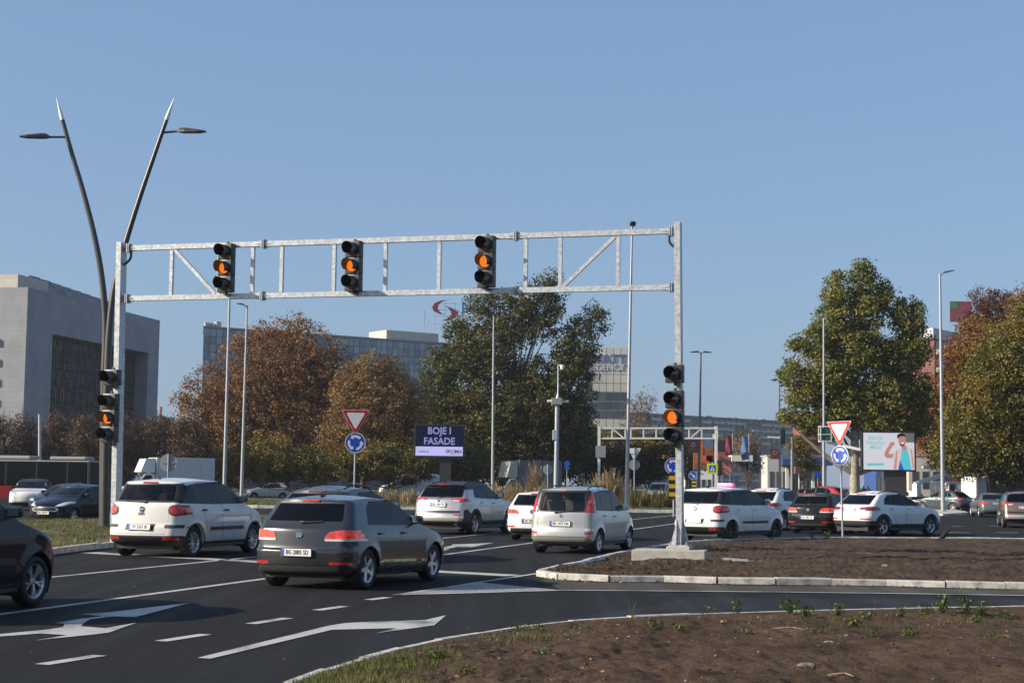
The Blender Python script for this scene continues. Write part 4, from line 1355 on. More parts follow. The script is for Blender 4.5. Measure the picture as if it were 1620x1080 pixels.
def spec_rav(p):
    K = [(.22, .30, .82, .26, 4.36, .28, .22, .30, .08, .22, 0, 0),
         (.06, .38, .905, .34, 4.50, .36, .24, .34, .10, .25, 0, 0),
         (.00, .52, .925, .50, 4.60, .52, .25, .38, .12, .28, 0, 0),
         (.03, .66, .928, .66, 4.60, .68, .25, .40, .12, .30, 0, 0),
         (.06, .80, .925, .80, 4.56, .84, .24, .40, .12, .30, 0, .01),
         (.09, .95, .920, .92, 4.42, .97, .22, .36, .13, .30, 0, .03),
         (.12, 1.07, .905, 1.02, 3.95, 1.05, .20, .28, .13, .24, 0, .06),
         (.18, 1.13, .885, 1.09, 3.44, 1.11, .18, .22, .12, .22, 0, .04),
         (.34, 1.30, .81, 1.30, 2.95, 1.32, .17, .17, .10, .22, 0, .01),
         (.48, 1.48, .73, 1.50, 2.45, 1.53, .17, .16, .09, .20, 0, .01),
         (.46, 1.56, .67, 1.60, 2.20, 1.60, .18, .18, .09, .18, .02, .01)]
    dlo = [(.94, 1.15), (.96, 1.28), (1.10, 1.50), (1.5, 1.545), (2.3, 1.54), (2.66, 1.44), (3.22, 1.15), (3.22, 1.12), (2.0, 1.11)]
    return dict(L=4.60, K=K, crown=.06, wr=.93, wf=3.62, R=.355, Ra=.405, tr=(1.0, .08), tf=(3.5, .10), paint=p, belt=1.12,
        roof=(1.40, m_black, .03), dlo=dlo, panes=[(.9, 1.30, .1, .15, m_privacy), (1.34, 2.08, .15, -.08, m_privacy), (2.16, 3.3, -.08, 0, m_glassmid)],
        rearwin=[(-.72, 1.15), (.72, 1.15), (.74, 1.20), (.68, 1.545), (-.68, 1.545), (-.74, 1.20)], rearglass=m_privacy,
        windshield=[(-.80, 1.15), (.80, 1.15), (.64, 1.55), (-.64, 1.55)],
        lamps=[('rear_lamp', 'B', [(.40, 1.085), (.44, 1.13), (.93, 1.13), (.93, 1.03), (.70, 1.01)], m_red, .012),
               ('reversing_lamp', 'B', [(.46, 1.04), (.50, 1.075), (.70, 1.065), (.68, 1.02)], m_clear, .02),
               ('bumper_reflector', 'B', [(.55, .60), (.78, .60), (.78, .64), (.55, .64)], m_red, .006),
               ('headlamp', 'F', [(.5, .86), (.88, .90), (.9, 1.0), (.55, .95)], m_clear, .006)],
        trims=[('cladding', 'A', [[(-.2, 0), (5, 0), (5, .43), (-.2, .43)], [(.16, .43), (.66, .43), (.58, .66), (.34, .80), (.22, .78)]], m_clad, .004),
               ('bumper', 'B', [(-.80, .43), (.80, .43), (.80, .59), (-.80, .59)], mat('silver_bumper', (.55, .54, .50), .35, .5), .012),
               ('plate_recess', 'B', [(-.34, .86), (.34, .86), (.42, 1.02), (-.42, 1.02)], p, 0),
               ('gate_band', 'B', [(-.74, .67), (.74, .67), (.74, .75), (-.74, .75)], m_rimdark, 0)],
        archclad=.06, doors=[[(1.42, .74), (1.18, .95), (1.12, 1.12), (1.26, 1.54), (2.12, 1.57), (2.14, .42), (1.48, .42)], [(2.16, .42), (2.14, 1.57), (2.32, 1.56), (2.70, 1.45), (3.28, 1.12), (3.28, .70), (3.14, .42)]],
        handles=[(1.40, 1.0), (2.34, .98)], gate=[(-.66, .66), (.66, .66), (.68, .80), (.68, 1.12), (-.68, 1.12), (-.68, .80)],
        cabin=(.40, 3.3), seats=[(2.30, .38), (2.30, -.38), (1.36, .38), (1.36, -.38)], seatz=.60, rim=('turbine', m_rim), mirror=(3.02, 1.17), mirrormat=m_black,
        wiper=(0, 1.16, -.38, 1.19), brake3=(.20, 1.565, False), plate=(.93, 0, 'BG 1920 TR'), badge=(1.065, .05, 'oval'), badgefield=p, rails=(.75, 2.3, .60, .035), antenna=.62, exhaust=(-.62, .30))

def spec_q3(p, rear_glass=m_privacy):
    K = [(.24, .30, .80, .26, 4.16, .27, .24, .30, .10, .22, 0, 0),
         (.10, .36, .885, .32, 4.28, .34, .26, .34, .13, .25, 0, 0),
         (.02, .50, .908, .48, 4.38, .50, .28, .38, .15, .28, 0, 0),
         (.00, .66, .914, .66, 4.37, .66, .28, .40, .16, .32, 0, 0),
         (.05, .76, .914, .76, 4.30, .78, .27, .40, .16, .34, 0, .01),
         (.09, .90, .908, .88, 4.10, .90, .25, .34, .15, .32, 0, .04),
         (.15, 1.02, .89, .97, 3.68, 1.0, .22, .26, .14, .24, 0, .07),
         (.24, 1.08, .865, 1.035, 3.24, 1.06, .20, .20, .13, .22, 0, .04),
         (.48, 1.24, .785, 1.24, 2.80, 1.26, .17, .16, .11, .22, 0, .01),
         (.72, 1.41, .70, 1.425, 2.32, 1.44, .16, .15, .10, .20, 0, .01),
         (.74, 1.465, .64, 1.51, 2.10, 1.50, .18, .17, .10, .18, .02, .01)]
    dlo = [(.95, 1.10), (1.06, 1.30), (1.24, 1.40), (1.7, 1.45), (2.25, 1.44), (2.58, 1.33), (3.05, 1.09), (3.05, 1.06), (2.0, 1.055)]
    return dict(L=4.385, K=K, crown=.06, wr=.85, wf=3.45, R=.345, Ra=.392, tr=(1.0, .09), tf=(3.3, .10), paint=p, belt=1.06,
        dlo=dlo, panes=[(.9, 1.32, .3, .2, m_privacy), (1.36, 2.02, .2, -.08, m_glassmid), (2.09, 3.1, -.08, 0, m_glass)],
        rearwin=[(-.70, 1.09), (.70, 1.09), (.70, 1.14), (.62, 1.43), (-.62, 1.43), (-.70, 1.14)], rearglass=rear_glass,
        windshield=[(-.78, 1.09), (.78, 1.09), (.62, 1.46), (-.62, 1.46)],
        lamps=[('rear_lamp', 'B', [(.42, .935), (.46, .995), (.80, 1.02), (.93, 1.01), (.93, .89), (.52, .885)], m_reddark, .010),
               ('bumper_reflector', 'B', [(.50, .58), (.84, .57), (.84, .61), (.50, .62)], m_red, .006),
               ('headlamp', 'F', [(.44, .76), (.86, .80), (.86, .90), (.5, .86)], m_clear, .006)],
        trims=[('cladding', 'A', [[(-.2, 0), (5, 0), (5, .42), (-.2, .42)], [(-.2, .42), (.66, .42), (.5, .53), (-.2, .53)]], m_clad, .004),
               ('plate_recess', 'B', [(-.30, .86), (.30, .86), (.32, .98), (-.32, .98)], p, 0)],
        archclad=.045, doors=[[(1.32, .72), (1.12, .90), (1.08, 1.06), (1.26, 1.42), (2.05, 1.47), (2.07, .38), (1.40, .38)], [(2.09, .38), (2.07, 1.47), (2.28, 1.46), (2.60, 1.34), (3.10, 1.06), (3.12, .70), (2.98, .38)]],
        handles=[(1.30, .965), (2.24, .945)], gate=[(-.66, .68), (.66, .68), (.70, .80), (.70, 1.07), (-.70, 1.07), (-.70, .80)],
        cabin=(.5, 3.15), seats=[(2.20, .37), (2.20, -.37), (1.30, .37), (1.30, -.37)], seatz=.54, rim=('turbine', m_rim), mirror=(2.86, 1.10),
        brake3=(.20, 1.455, False), plate=(.92, 0, 'BG 1218 RG'), badge=(1.03, .04, 'bar'), badgefield=p, rails=(.95, 2.3, .56, .03), railmat=m_black)

def spec_fiesta(p):
    K = [(.16, .22, .74, .18, 3.80, .20, .22, .28, .10, .24, 0, 0),
         (.05, .30, .825, .25, 3.90, .27, .24, .30, .12, .27, 0, 0),
         (.00, .45, .855, .42, 3.96, .42, .25, .34, .13, .30, 0, 0),
         (.01, .60, .860, .60, 3.955, .58, .25, .36, .13, .34, 0, 0),
         (.05, .68, .860, .70, 3.90, .70, .24, .36, .13, .34, 0, .01),
         (.08, .84, .855, .82, 3.74, .80, .22, .32, .13, .32, 0, .03),
         (.11, .98, .84, .92, 3.40, .91, .20, .26, .12, .26, 0, .06),
         (.18, 1.06, .815, 1.00, 3.00, 1.01, .18, .20, .11, .24, 0, .05),
         (.32, 1.20, .745, 1.19, 2.56, 1.20, .15, .16, .10, .24, 0, .01),
         (.48, 1.36, .665, 1.365, 2.10, 1.37, .14, .15, .09, .20, 0, .01),
         (.50, 1.41, .61, 1.43, 1.88, 1.415, .15, .16, .09, .18, .01, .01)]
    dlo = [(.80, 1.05), (.92, 1.26), (1.10, 1.36), (1.5, 1.385), (1.98, 1.37), (2.3, 1.27), (2.78, 1.03), (2.78, 1.0), (1.7, 1.0)]
    return dict(L=3.96, K=K, crown=.055, wr=.72, wf=3.21, R=.305, Ra=.35, tr=(.9, .08), tf=(2.9, .12), paint=p, belt=1.0,
        dlo=dlo, panes=[(.7, 1.10, .1, .12, m_glassmid), (1.13, 1.82, .12, -.05, m_glassmid), (1.90, 2.9, -.05, 0, m_glassmid)],
        rearwin=[(-.62, 1.07), (.62, 1.07), (.56, 1.38), (-.56, 1.38)], rearglass=m_glassmid,
        windshield=[(-.70, 1.05), (.70, 1.05), (.57, 1.385), (-.57, 1.385)], wsglass=m_glassmid,
        lamps=[('rear_lamp', 'B', [(.56, .86), (.60, 1.04), (.86, 1.04), (.9, .86)], m_red, .008),
               ('headlamp', 'F', [(.40, .66), (.72, .68), (.86, .78), (.86, .86), (.62, .80)], m_clear, .008),
               ('fog_lamp', 'F', [(.52, .32), (.70, .32), (.72, .44), (.54, .42)], m_black, .004)],
        trims=[('grille_frame', 'F', [(-.56, .54), (-.46, .475), (.46, .475), (.56, .54), (.52, .59), (.36, .645), (-.36, .645), (-.52, .59)], m_chrome, .012),
               ('grille', 'F', [(-.53, .54), (-.45, .49), (.45, .49), (.53, .54), (.50, .58), (.35, .63), (-.35, .63), (-.50, .58)], m_black, .018),
               ('lower_grille', 'F', [(-.50, .26), (.50, .26), (.58, .38), (-.58, .38)], m_black, 0), ('plate_recess', 'B', [(-.3, .62), (.3, .62), (.3, .75), (-.3, .75)], m_black, 0)],
        doors=[[(1.12, .62), (.98, .80), (.96, 1.0), (1.10, 1.36), (1.85, 1.40), (1.87, .26), (1.20, .26)], [(1.89, .26), (1.87, 1.40), (2.02, 1.39), (2.34, 1.27), (2.84, 1.0), (2.84, .60), (2.74, .26)]],
        handles=[(1.18, .90), (2.02, .88)], gate=[(-.60, .70), (.60, .70), (.60, 1.06), (-.60, 1.06)],
        cabin=(.35, 2.9), seats=[(1.90, .34), (1.90, -.34), (1.02, .34), (1.02, -.34)], rim=('five', m_rim), mirror=(2.60, 1.03),
        brake3=(.15, 1.395, False), plate=(.685, 0, 'BG 1969 VF'), fplate=(.43, 'BG 1969 VF'), badge=(.92, .045, 'bar'), whip=1.75)

def spec_sedan(p):
    K = [(.16, .24, .80, .20, 4.52, .22, .22, .30, .10, .24, 0, 0),
         (.05, .32, .885, .27, 4.62, .30, .24, .32, .13, .27, 0, 0),
         (.00, .46, .905, .44, 4.69, .46, .25, .36, .14, .30, 0, 0),
         (.01, .62, .908, .62, 4.68, .62, .25, .36, .14, .32, 0, 0),
         (.04, .76, .905, .74, 4.62, .72, .24, .36, .14, .34, 0, .01),
         (.06, .93, .895, .84, 4.36, .82, .22, .30, .14, .30, 0, .04),
         (.20, 1.00, .875, .92, 3.90, .92, .22, .24, .12, .24, 0.02, .06),
         (.66, 1.02, .85, .965, 3.36, .985, .20, .20, .12, .22, 0.03, .04),
         (1.02, 1.18, .765, 1.16, 2.90, 1.18, .17, .16, .12, .22, .01, .01),
         (1.38, 1.335, .675, 1.335, 2.44, 1.35, .16, .15, .10, .20, 0, .01),
         (1.52, 1.375, .62, 1.40, 2.22, 1.39, .18, .17, .10, .18, .01, .01)]
    dlo = [(1.02, 1.01), (1.28, 1.22), (1.52, 1.33), (1.9, 1.36), (2.35, 1.345), (2.66, 1.25), (3.14, 1.01), (3.14, .985), (2.0, .98)]
    return dict(L=4.69, K=K, crown=.045, wr=.98, wf=3.84, R=.325, Ra=.368, tr=(1.0, .07), tf=(3.5, .10), paint=p, belt=.98,
        dlo=dlo, panes=[(1.0, 2.10, .0, -.05, m_privacy), (2.17, 3.2, -.05, 0, m_glassmid)],
        rearwin=[(-.66, 1.04), (.66, 1.04), (.56, 1.35), (-.56, 1.35)], rearglass=m_privacy,
        windshield=[(-.74, 1.02), (.74, 1.02), (.58, 1.365), (-.58, 1.365)],
        lamps=[('rear_lamp', 'B', [(.44, .80), (.46, .90), (.70, .93), (.9, .92), (.9, .79)], m_redlit, .010),
               ('headlamp', 'F', [(.44, .66), (.86, .68), (.86, .78), (.5, .76)], m_clear, .006)],
        trims=[('plate_recess', 'B', [(-.30, .76), (.30, .76), (.32, .89), (-.32, .89)], p, 0), ('bumper', 'B', [(-.6, .24), (.6, .24), (.6, .36), (-.6, .36)], m_clad, .003)],
        doors=[[(1.40, .62), (1.24, .80), (1.18, .98), (1.50, 1.35), (2.13, 1.38), (2.15, .28), (1.50, .28)], [(2.17, .28), (2.15, 1.38), (2.38, 1.365), (2.70, 1.25), (3.20, .98), (3.22, .60), (3.08, .28)]],
        handles=[(1.42, .86), (2.34, .85)], gate=[(-.62, .68), (.62, .68), (.64, .98), (-.64, .98)],
        cabin=(1.2, 3.3), seats=[(2.48, .37), (2.48, -.37), (1.78, .37), (1.78, -.37)], seatz=.40, rim=('turbine', m_rim), mirror=(2.92, 1.02),
        brake3=(.16, 1.34, False), plate=(.83, 0, 'BG 0417 KP'), badge=(.94, .04, 'bar'), badgefield=m_blue)

def place(o, pr, pf, S=None):
    """put a car so that its right-hand rear and front wheels stand on two pixels"""
    a = G(*pr); b = G(*pf)
    d = (b - a); h = math.atan2(d.y, d.x)
    return h
def put(o, px, py, heading, scale=1.0, z=0.0):
    g = G(px, py)
    o.location = (g.x, g.y, z)
    o.rotation_euler = (0, 0, heading)
    o.scale = (scale,) * 3
# ------------------------------------------------------------------ the traffic
def hd(deg):             # heading in degrees to the right of straight ahead
    return R(90 - deg)
def at_wheel(o, S, wx, side, px, py, deg, scale=1.0, z=0.0):
    """place so that the wheel (0 rear, 1 front; side -1 right, 1 left) touches the road at a pixel"""
    heading = hd(deg)
    g = G(px, py)
    lx = ((S['wf'] if wx else S['wr']) - S['xm']) * scale
    ly = side * (S['halfW'] - 0.125) * scale
    c, s = math.cos(heading), math.sin(heading)
    o.location = (g.x - (lx * c - ly * s), g.y - (lx * s + ly * c), z)
    o.rotation_euler = (0, 0, heading)
    o.scale = (scale,) * 3
def clone(src, name, pnt_from, pnt_to, label, group, cat='car', extra=None):
    sw = {pnt_from.name: pnt_to}
    if extra: sw.update(extra)
    o = copy_tree(src, None, sw)
    o.name = name
    return tag(o, label, cat, group)

p_wh1 = paint('white_pearl_paint', (0.74, 0.72, 0.68), 0.0, 0.35, 0.3)
p_wh2 = paint('white_car_paint', (0.76, 0.76, 0.75), 0.0, 0.35, 0.3)
p_sil = paint('champagne_silver_paint', (0.50, 0.50, 0.49), 0.6, 0.33)
p_sil2 = paint('silver_paint', (0.46, 0.46, 0.47), 0.6, 0.33)
p_blk = paint('black_car_paint', (0.012, 0.012, 0.014), 0.0, 0.28, 0.10, 0.5)
p_navy = paint('navy_paint', (0.005, 0.007, 0.02), 0.0, 0.28, 0.08, 0.4)
p_teal = paint('teal_grey_paint', (0.022, 0.05, 0.07), 0.15, 0.3)
p_red = paint('red_car_paint', (0.42, 0.02, 0.02), 0.1, 0.3)
p_brown = paint('bronze_paint', (0.20, 0.15, 0.11), 0.5, 0.32)
p_steel = paint('steel_grey_paint', (0.16, 0.17, 0.19), 0.5, 0.3)
p_blue = paint('pale_blue_grey_paint', (0.22, 0.26, 0.32), 0.5, 0.3)
GQ = 'cars waiting at the stop line'
GR = 'cars circulating round the roundabout'

S_golf = spec_golf(p_grey)
golf = tag(build_car(S_golf, 'hatchback'), 'graphite grey hatchback with lit red tail lamps, nearest car in the middle of the road', 'car', GQ)
at_wheel(golf, S_golf, 0, -1, 573, 931, 21.0)

S_fiat = spec_fiat(p_wh1, True)
fiat = tag(build_car(S_fiat, 'compact_people_carrier'), 'white tall compact car with black side mouldings beside the left gantry post', 'car', GQ)
at_wheel(fiat, S_fiat, 0, -1, 300, 881, 18.5, 1.05)

link('model_lettering', text_mesh('500L', .085, .01, .002), m_chrome, fiat, (.075 - S_fiat['xm'], 0, .905), (0, R(-4), R(-90)))
S_verso = spec_verso(p_sil)
verso = tag(build_car(S_verso, 'small_people_carrier'), 'small silver people carrier with tall tail lamps and roof rails beside the soil island', 'car', GQ)
at_wheel(verso, S_verso, 0, -1, 942, 875.5, 21.5)

S_rav = spec_rav(p_sil2)
rav = tag(build_car(S_rav, 'crossover'), 'silver crossover with black roof and black cladding beyond the grey hatchback', 'car', GQ)
at_wheel(rav, S_rav, 0, -1, 747, 845, 23, 1.05)

S_q3 = spec_q3(p_wh2)
q3 = tag(build_car(S_q3, 'compact_suv'), 'white compact SUV with dark lower cladding passing behind the yield sign on the right', 'car', GR)
at_wheel(q3, S_q3, 0, -1, 1394, 847.5, 53)

S_fst = spec_fiesta(p_navy)
fst = tag(build_car(S_fst, 'small_hatchback'), 'dark navy hatchback facing the camera with chrome framed grille, left of the lamp post', 'car', 'oncoming cars at the left')
at_wheel(fst, S_fst, 1, 1, 113, 829, 198)

S_taxi = spec_fiat(p_wh2, False)
taxi = tag(build_car(S_taxi, 'taxi'), 'white taxi with pink roof sign just right of the gantry post', 'taxi', GR)
at_wheel(taxi, S_taxi, 0, -1, 1153, 857, 40)
b = MB(); b.box((0, 0, 0.06), (0.18, 0.58, 0.12), None, 0.05)
sgn = b.build('roof_sign', mat('pink_sign_plastic', (0.80, 0.22, 0.42), 0.4, emit=(1, .3, .55), estr=.12), taxi, (-0.25, 0, 1.66), smooth=50)
for dx, rz in ((-0.1025, -90), (0.1025, 90)):
    link('lettering', text_mesh('TAXI', 0.09, 0.01, 0.001), m_signwhite, sgn, (dx, 0, 0.062), (0, 0, R(rz)))

S_sed = spec_sedan(p_steel)
sed = tag(build_car(S_sed, 'sedan'), 'steel grey saloon seen from behind near the right edge of the picture', 'car', GR)
at_wheel(sed, S_sed, 0, 1, 1551, 817.5, 7)

o = clone(golf, 'hatchback', p_grey, p_wh2, 'white hatchback half hidden behind the small silver people carrier', GQ, extra={'privacy_glass': m_glassmid, 'lit_red_tail_lens': m_red})
at_wheel(o, S_golf, 0, 1, 816, 853, 21)
o = clone(q3, 'compact_suv', p_wh2, paint('dark_graphite_paint', (0.035, 0.036, 0.04), 0.4, 0.3), 'dark SUV with black roof rails showing just over the grey hatchback', GQ, extra={'dark_red_lens': m_redlit})
at_wheel(o, S_q3, 0, -1, 556, 889, 21, 1.02)
for ch in o.children:
    if ch.name.startswith('roof_rail'): ch.location.z += 0.035
o = clone(taxi, 'people_carrier', p_wh2, p_blk, 'black car cut off by the left edge of the picture', GQ, extra={'dark_rim': m_rim})
for ch in list(o.children):
    if ch.name.startswith('roof_sign'):
        for k in list(ch.children): bpy.data.objects.remove(k)
        bpy.data.objects.remove(ch)
at_wheel(o, S_taxi, 1, -1, 44, 958, 15.5, 1.04)
wm = wheel_meshes(0.322, 'turbine')[1]
if len(wm.materials) == 0: wm.materials.append(m_rim)
for ch in o.children:
    if ch.name.startswith('wheel'):
        for k in ch.children:
            if k.name.startswith('rim'): k.data = wm; k.material_slots[0].link = 'OBJECT'; k.material_slots[0].material = m_rim
o = clone(rav, 'crossover', p_sil2, p_wh1, 'pale crossover facing the camera behind the navy hatchback at the far left', 'oncoming cars at the left')
at_wheel(o, S_rav, 1, -1, 19, 807, 171, 1.0)
o = clone(golf, 'hatchback', p_grey, p_blk, 'black hatchback mostly hidden behind the navy hatchback', 'oncoming cars at the left')
at_wheel(o, S_golf, 1, 1, 103, 815, 196, 1.0)
o = clone(golf, 'hatchback', p_grey, p_blk, 'black hatchback between the white taxi and the white compact SUV', GR, extra={'privacy_glass': m_glassmid})
at_wheel(o, S_golf, 0, -1, 1322, 844, 34)
o = clone(q3, 'compact_suv', p_wh2, p_wh1, 'white SUV half hidden behind the white taxi', GR)
at_wheel(o, S_q3, 0, -1, 1236, 839, 37, 1.04)
o = clone(q3, 'compact_suv', p_wh2, p_teal, 'teal grey crossover with lit brake lamp behind the slim lamp post on the right', GR, extra={'dark_red_lens': m_redlit})
at_wheel(o, S_q3, 0, -1, 1527, 809, -42, 0.97)
o = clone(rav, 'crossover', p_sil2, p_brown, 'bronze brown SUV cut off by the right edge of the picture', GR, extra={'black_plastic': m_black})
at_wheel(o, S_rav, 0, 1, 1589, 834, 13, 0.96)
for ch in o.children:
    if ch.name.startswith('roof_skin'): ch.material_slots[0].material = p_brown
o = clone(q3, 'compact_suv', p_wh2, p_red, 'red SUV behind the black and white cars right of the yield sign', GR)
at_wheel(o, S_q3, 0, 1, 1318, 806, -58, 1.12)
o = clone(golf, 'hatchback', p_grey, p_wh2, 'white hatchback below the bright advertising screen', GR, extra={'lit_red_tail_lens': m_red})
at_wheel(o, S_golf, 0, 1, 1440, 803, -50, 1.0)
o = clone(fst, 'small_hatchback', p_navy, p_wh2, 'white small hatchback driving left beyond the roundabout lawn', GR)
at_wheel(o, S_fst, 1, 1, 402, 789.5, 258, 1.02)
o = clone(golf, 'hatchback', p_grey, p_blue, 'blue grey hatchback driving left behind the round blue sign', GR, extra={'lit_red_tail_lens': m_red})
at_wheel(o, S_golf, 1, 1, 530, 789, 262, 1.05)
o = clone(sed, 'sedan', p_steel, p_blk, 'black saloon beyond the dry reeds right of the camera pole', 'cars queuing in the far distance')
at_wheel(o, S_sed, 1, 1, 960, 791.5, 262, 1.0)
far = [(1345, 789, -10, sed, S_sed, p_steel, p_steel, 'grey'), (1585, 797, 8, golf, S_golf, p_grey, p_blk, 'black'), (1098, 787, 15, sed, S_sed, p_steel, p_steel, 'grey'), (1112, 792, 20, golf, S_golf, p_grey, p_navy, 'navy'), (1150, 790, 15, q3, S_q3, p_wh2, p_blk, 'black'), (1190, 788.5, 15, golf, S_golf, p_grey, p_steel, 'grey'),
       (1228, 789, 10, rav, S_rav, p_sil2, p_navy, 'dark blue'), (1255, 791, 10, sed, S_sed, p_steel, p_blk, 'black'), (1285, 793, 5, golf, S_golf, p_grey, p_blk, 'black'), (1180, 794, 195, fst, S_fst, p_navy, p_blk, 'black')]
where = ['behind the red SUV beside the plane tree trunk', 'over the roof of the bronze SUV at the right edge', 'just right of the gantry post over the taxi roof', 'over the taxi roof, leftmost of the far queue', 'over the taxi roof beside the pink sign', 'just right of the pink taxi sign', 'over the roof of the white SUV', 'left of the red SUV, low and dark', 'directly left of the red SUV', 'facing the camera over the taxi roof']
for (px, py, dg, src, S_, pf, pt, cn), wh in zip(far, where):
    nm = {id(golf): 'hatchback', id(q3): 'compact_suv', id(rav): 'crossover', id(sed): 'sedan', id(fst): 'small_hatchback'}[id(src)]
    o = clone(src, nm, pf, pt, 'far %s car %s' % (cn, wh), 'cars queuing in the far distance')
    at_wheel(o, S_, 0, -1, px, py, dg, 1.0)
# ------------------------------------------------------------------ signal gantry
m_lred = mat('red_signal_lens', (0.10, 0.004, 0.008), 0.15, coat=1.0, var=0.3, scale=40)
m_lgreen = mat('green_signal_lens', (0.002, 0.045, 0.042), 0.15, coat=1.0, var=0.3, scale=40)
m_lamber = mat('lit_amber_lens', (0.20, 0.04, 0.004), 0.3, coat=0.6, emit=(1.0, 0.22, 0.015), estr=0.42, var=0.2, scale=30)
m_ldark = mat('unlit_signal_lens', (0.02, 0.025, 0.025), 0.12, coat=1.0)
YR, YL = 35.6, 39.5
gr = P(1076, 870, YR); gl = P(183, 850, YL)
gr.z = 0.34; gl.z = 0.10
u2 = Vector((gr.x - gl.x, gr.y - gl.y, 0)); GLEN = u2.length; u2.normalize()
n2 = Vector((u2.y, -u2.x, 0))          # towards the traffic
ang = math.atan2(u2.y, u2.x)
def s_px(px, py=420):
    d = ray(px, py)
    # (gl + u2*s) parallel to d in plan
    den = u2.x * d.y - u2.y * d.x
    return -(gl.x * d.y - gl.y * d.x) / den
def gp(px, py):
    """point on the gantry's vertical plane seen at a pixel"""
    s = s_px(px, py); q = gl + u2 * s
    return P(px, py, q.y)
gantry = empty('signal_gantry', (gl.x, gl.y, 0), 0, 'galvanised signal gantry spanning the road on two square posts', 'gantry')
def rel(v): return Vector(v) - gantry.location
mb = MB()
topr = gp(1072.5, 352).z; topl = gp(192.5, 384).z
def post(base, topz, leanpx, name):
    t = MB()
    a = 0.135; b_ = 0.30
    m = Matrix.Rotation(ang, 3, 'Z')
    bot = Vector((base.x, base.y, base.z)); top = Vector((leanpx.x, leanpx.y, topz))
    vs = []
    for c in (bot, top):
        for sx, sy in ((-1, -1), (1, -1), (1, 1), (-1, 1)):
            vs.append(c + m @ Vector((sx * a / 2, sy * b_ / 2, 0)))
    t.add([rel(v) for v in vs], [(3, 2, 1, 0), (4, 5, 6, 7), (0, 1, 5, 4), (1, 2, 6, 5), (2, 3, 7, 6), (3, 0, 4, 7)])
    return t.build(name, m_galv, gantry)
tl = gp(192.5, 384); trr = gp(1072.5, 352)
post(gl, topl, tl, 'post'); post(gr, topr, trr, 'post')
# base flange with stiffeners and anchor plate
def foot(base):
    t = MB(); m = Matrix.Rotation(ang, 3, 'Z')
    t.box(rel(base) + Vector((0, 0, 0.02)), (0.44, 0.52, 0.03), m)
    for sx, sy in ((-1, 0), (1, 0), (-.9, -1), (.9, -1), (-.9, 1), (.9, 1)):
        d = Vector((sx * 0.5, 0, 0)) if sy == 0 else Vector((0, sy * 0.5, 0))
        o_ = Vector((sx * 0.0675, 0, 0)) if sy == 0 else Vector((sx * 0.06, sy * 0.15, 0))
        e = o_ + (Vector((sx * 0.13, 0, 0)) if sy == 0 else Vector((0, sy * 0.1, 0)))
        w = Vector((0, 0.006, 0)) if sy == 0 else Vector((0.006, 0, 0))
        tri = [o_ + Vector((0, 0, 0.035)), e + Vector((0, 0, 0.035)), e + Vector((0, 0, 0.09)), o_ + Vector((0, 0, 0.62))]
        vs = [rel(base) + m @ (k - w) for k in tri] + [rel(base) + m @ (k + w) for k in tri]
        t.add(vs, [(0, 1, 2, 3), (7, 6, 5, 4), (0, 4, 5, 1), (1, 5, 6, 2), (2, 6, 7, 3), (3, 7, 4, 0)])
    o = t.build('foot_plate', m_galv, gantry)
    for sx in (-1, 1):
        for sy in (-1, 1):
            c = MB(); c.lathe([(0.0, 0.07), (0.016, 0.07), (0.016, 0.0)], 8, 'z')
            c.build('anchor_bolt', m_galv2, o, rel(base) + m @ Vector((sx * 0.18, sy * 0.22, 0.03)))
foot(gr)
# chords
def chord(pl, pr, sec=0.125):
    a = gp(*pl); b_ = gp(*pr)
    t = MB(); t.bar(rel(a), rel(b_), sec, sec)
    t.build('chord', m_galv, gantry)
    return a, b_
t0, t1 = chord((203, 392.8), (1066, 365.5)); b0, b1 = chord((203, 472.3), (1066, 454.3))
def on(a, b_, px):
    s0 = (a - gl).dot(u2); s1 = (b_ - gl).dot(u2)
    f = (s_px(px) - s0) / (s1 - s0)
    return a.lerp(b_, f)
for px in (272, 347, 400, 446, 529, 610, 695, 766, 832, 886.5, 978):
    t = MB(); t.bar(rel(on(t0, t1, px)) - Vector((0, 0, .0645)), rel(on(b0, b1, px)) + Vector((0, 0, .0645)), 0.085, 0.085, tuple(u2))
    t.build('web_member', m_galv, gantry)
for (pa, pb) in ((276, 342), (974, 891)):
    t = MB(); t.bar(rel(on(t0, t1, pa)) - Vector((0, 0, .07)), rel(on(b0, b1, pb)) + Vector((0, 0, .07)), 0.08, 0.08, tuple(n2))
    t.build('diagonal_brace', m_galv, gantry)
# bolted joints
m3 = Matrix.Rotation(ang, 3, 'Z')
for (a, b_) in ((t0, t1), (b0, b1)):
    for px in (204, 417, 816, 1062):
        c = rel(on(a, b_, px))
        t = MB()
        for k in (-0.022, 0.022):
            t.box(c + m3 @ Vector((k, 0, 0)), (0.018, 0.22, 0.22), m3)
        for sx in (-1, 1):
            t.box(c + m3 @ Vector((sx * 0.10, 0, 0)), (0.12, 0.012, 0.16), m3)
            t.box(c + m3 @ Vector((sx * 0.10, 0, 0)), (0.12, 0.16, 0.012), m3)
        fl = t.build('joint_flange', m_galv, gantry)
        for k in range(8):
            an = k * math.pi / 4 + .4
            q = MB(); q.lathe([(0.0, -0.05), (0.013, -0.05), (0.013, 0.05), (0, 0.05)], 6, 'x')
            q.build('bolt', m_galv2, fl, c + m3 @ Vector((0, 0.09 * math.cos(an), 0.09 * math.sin(an))), (0, 0, ang))
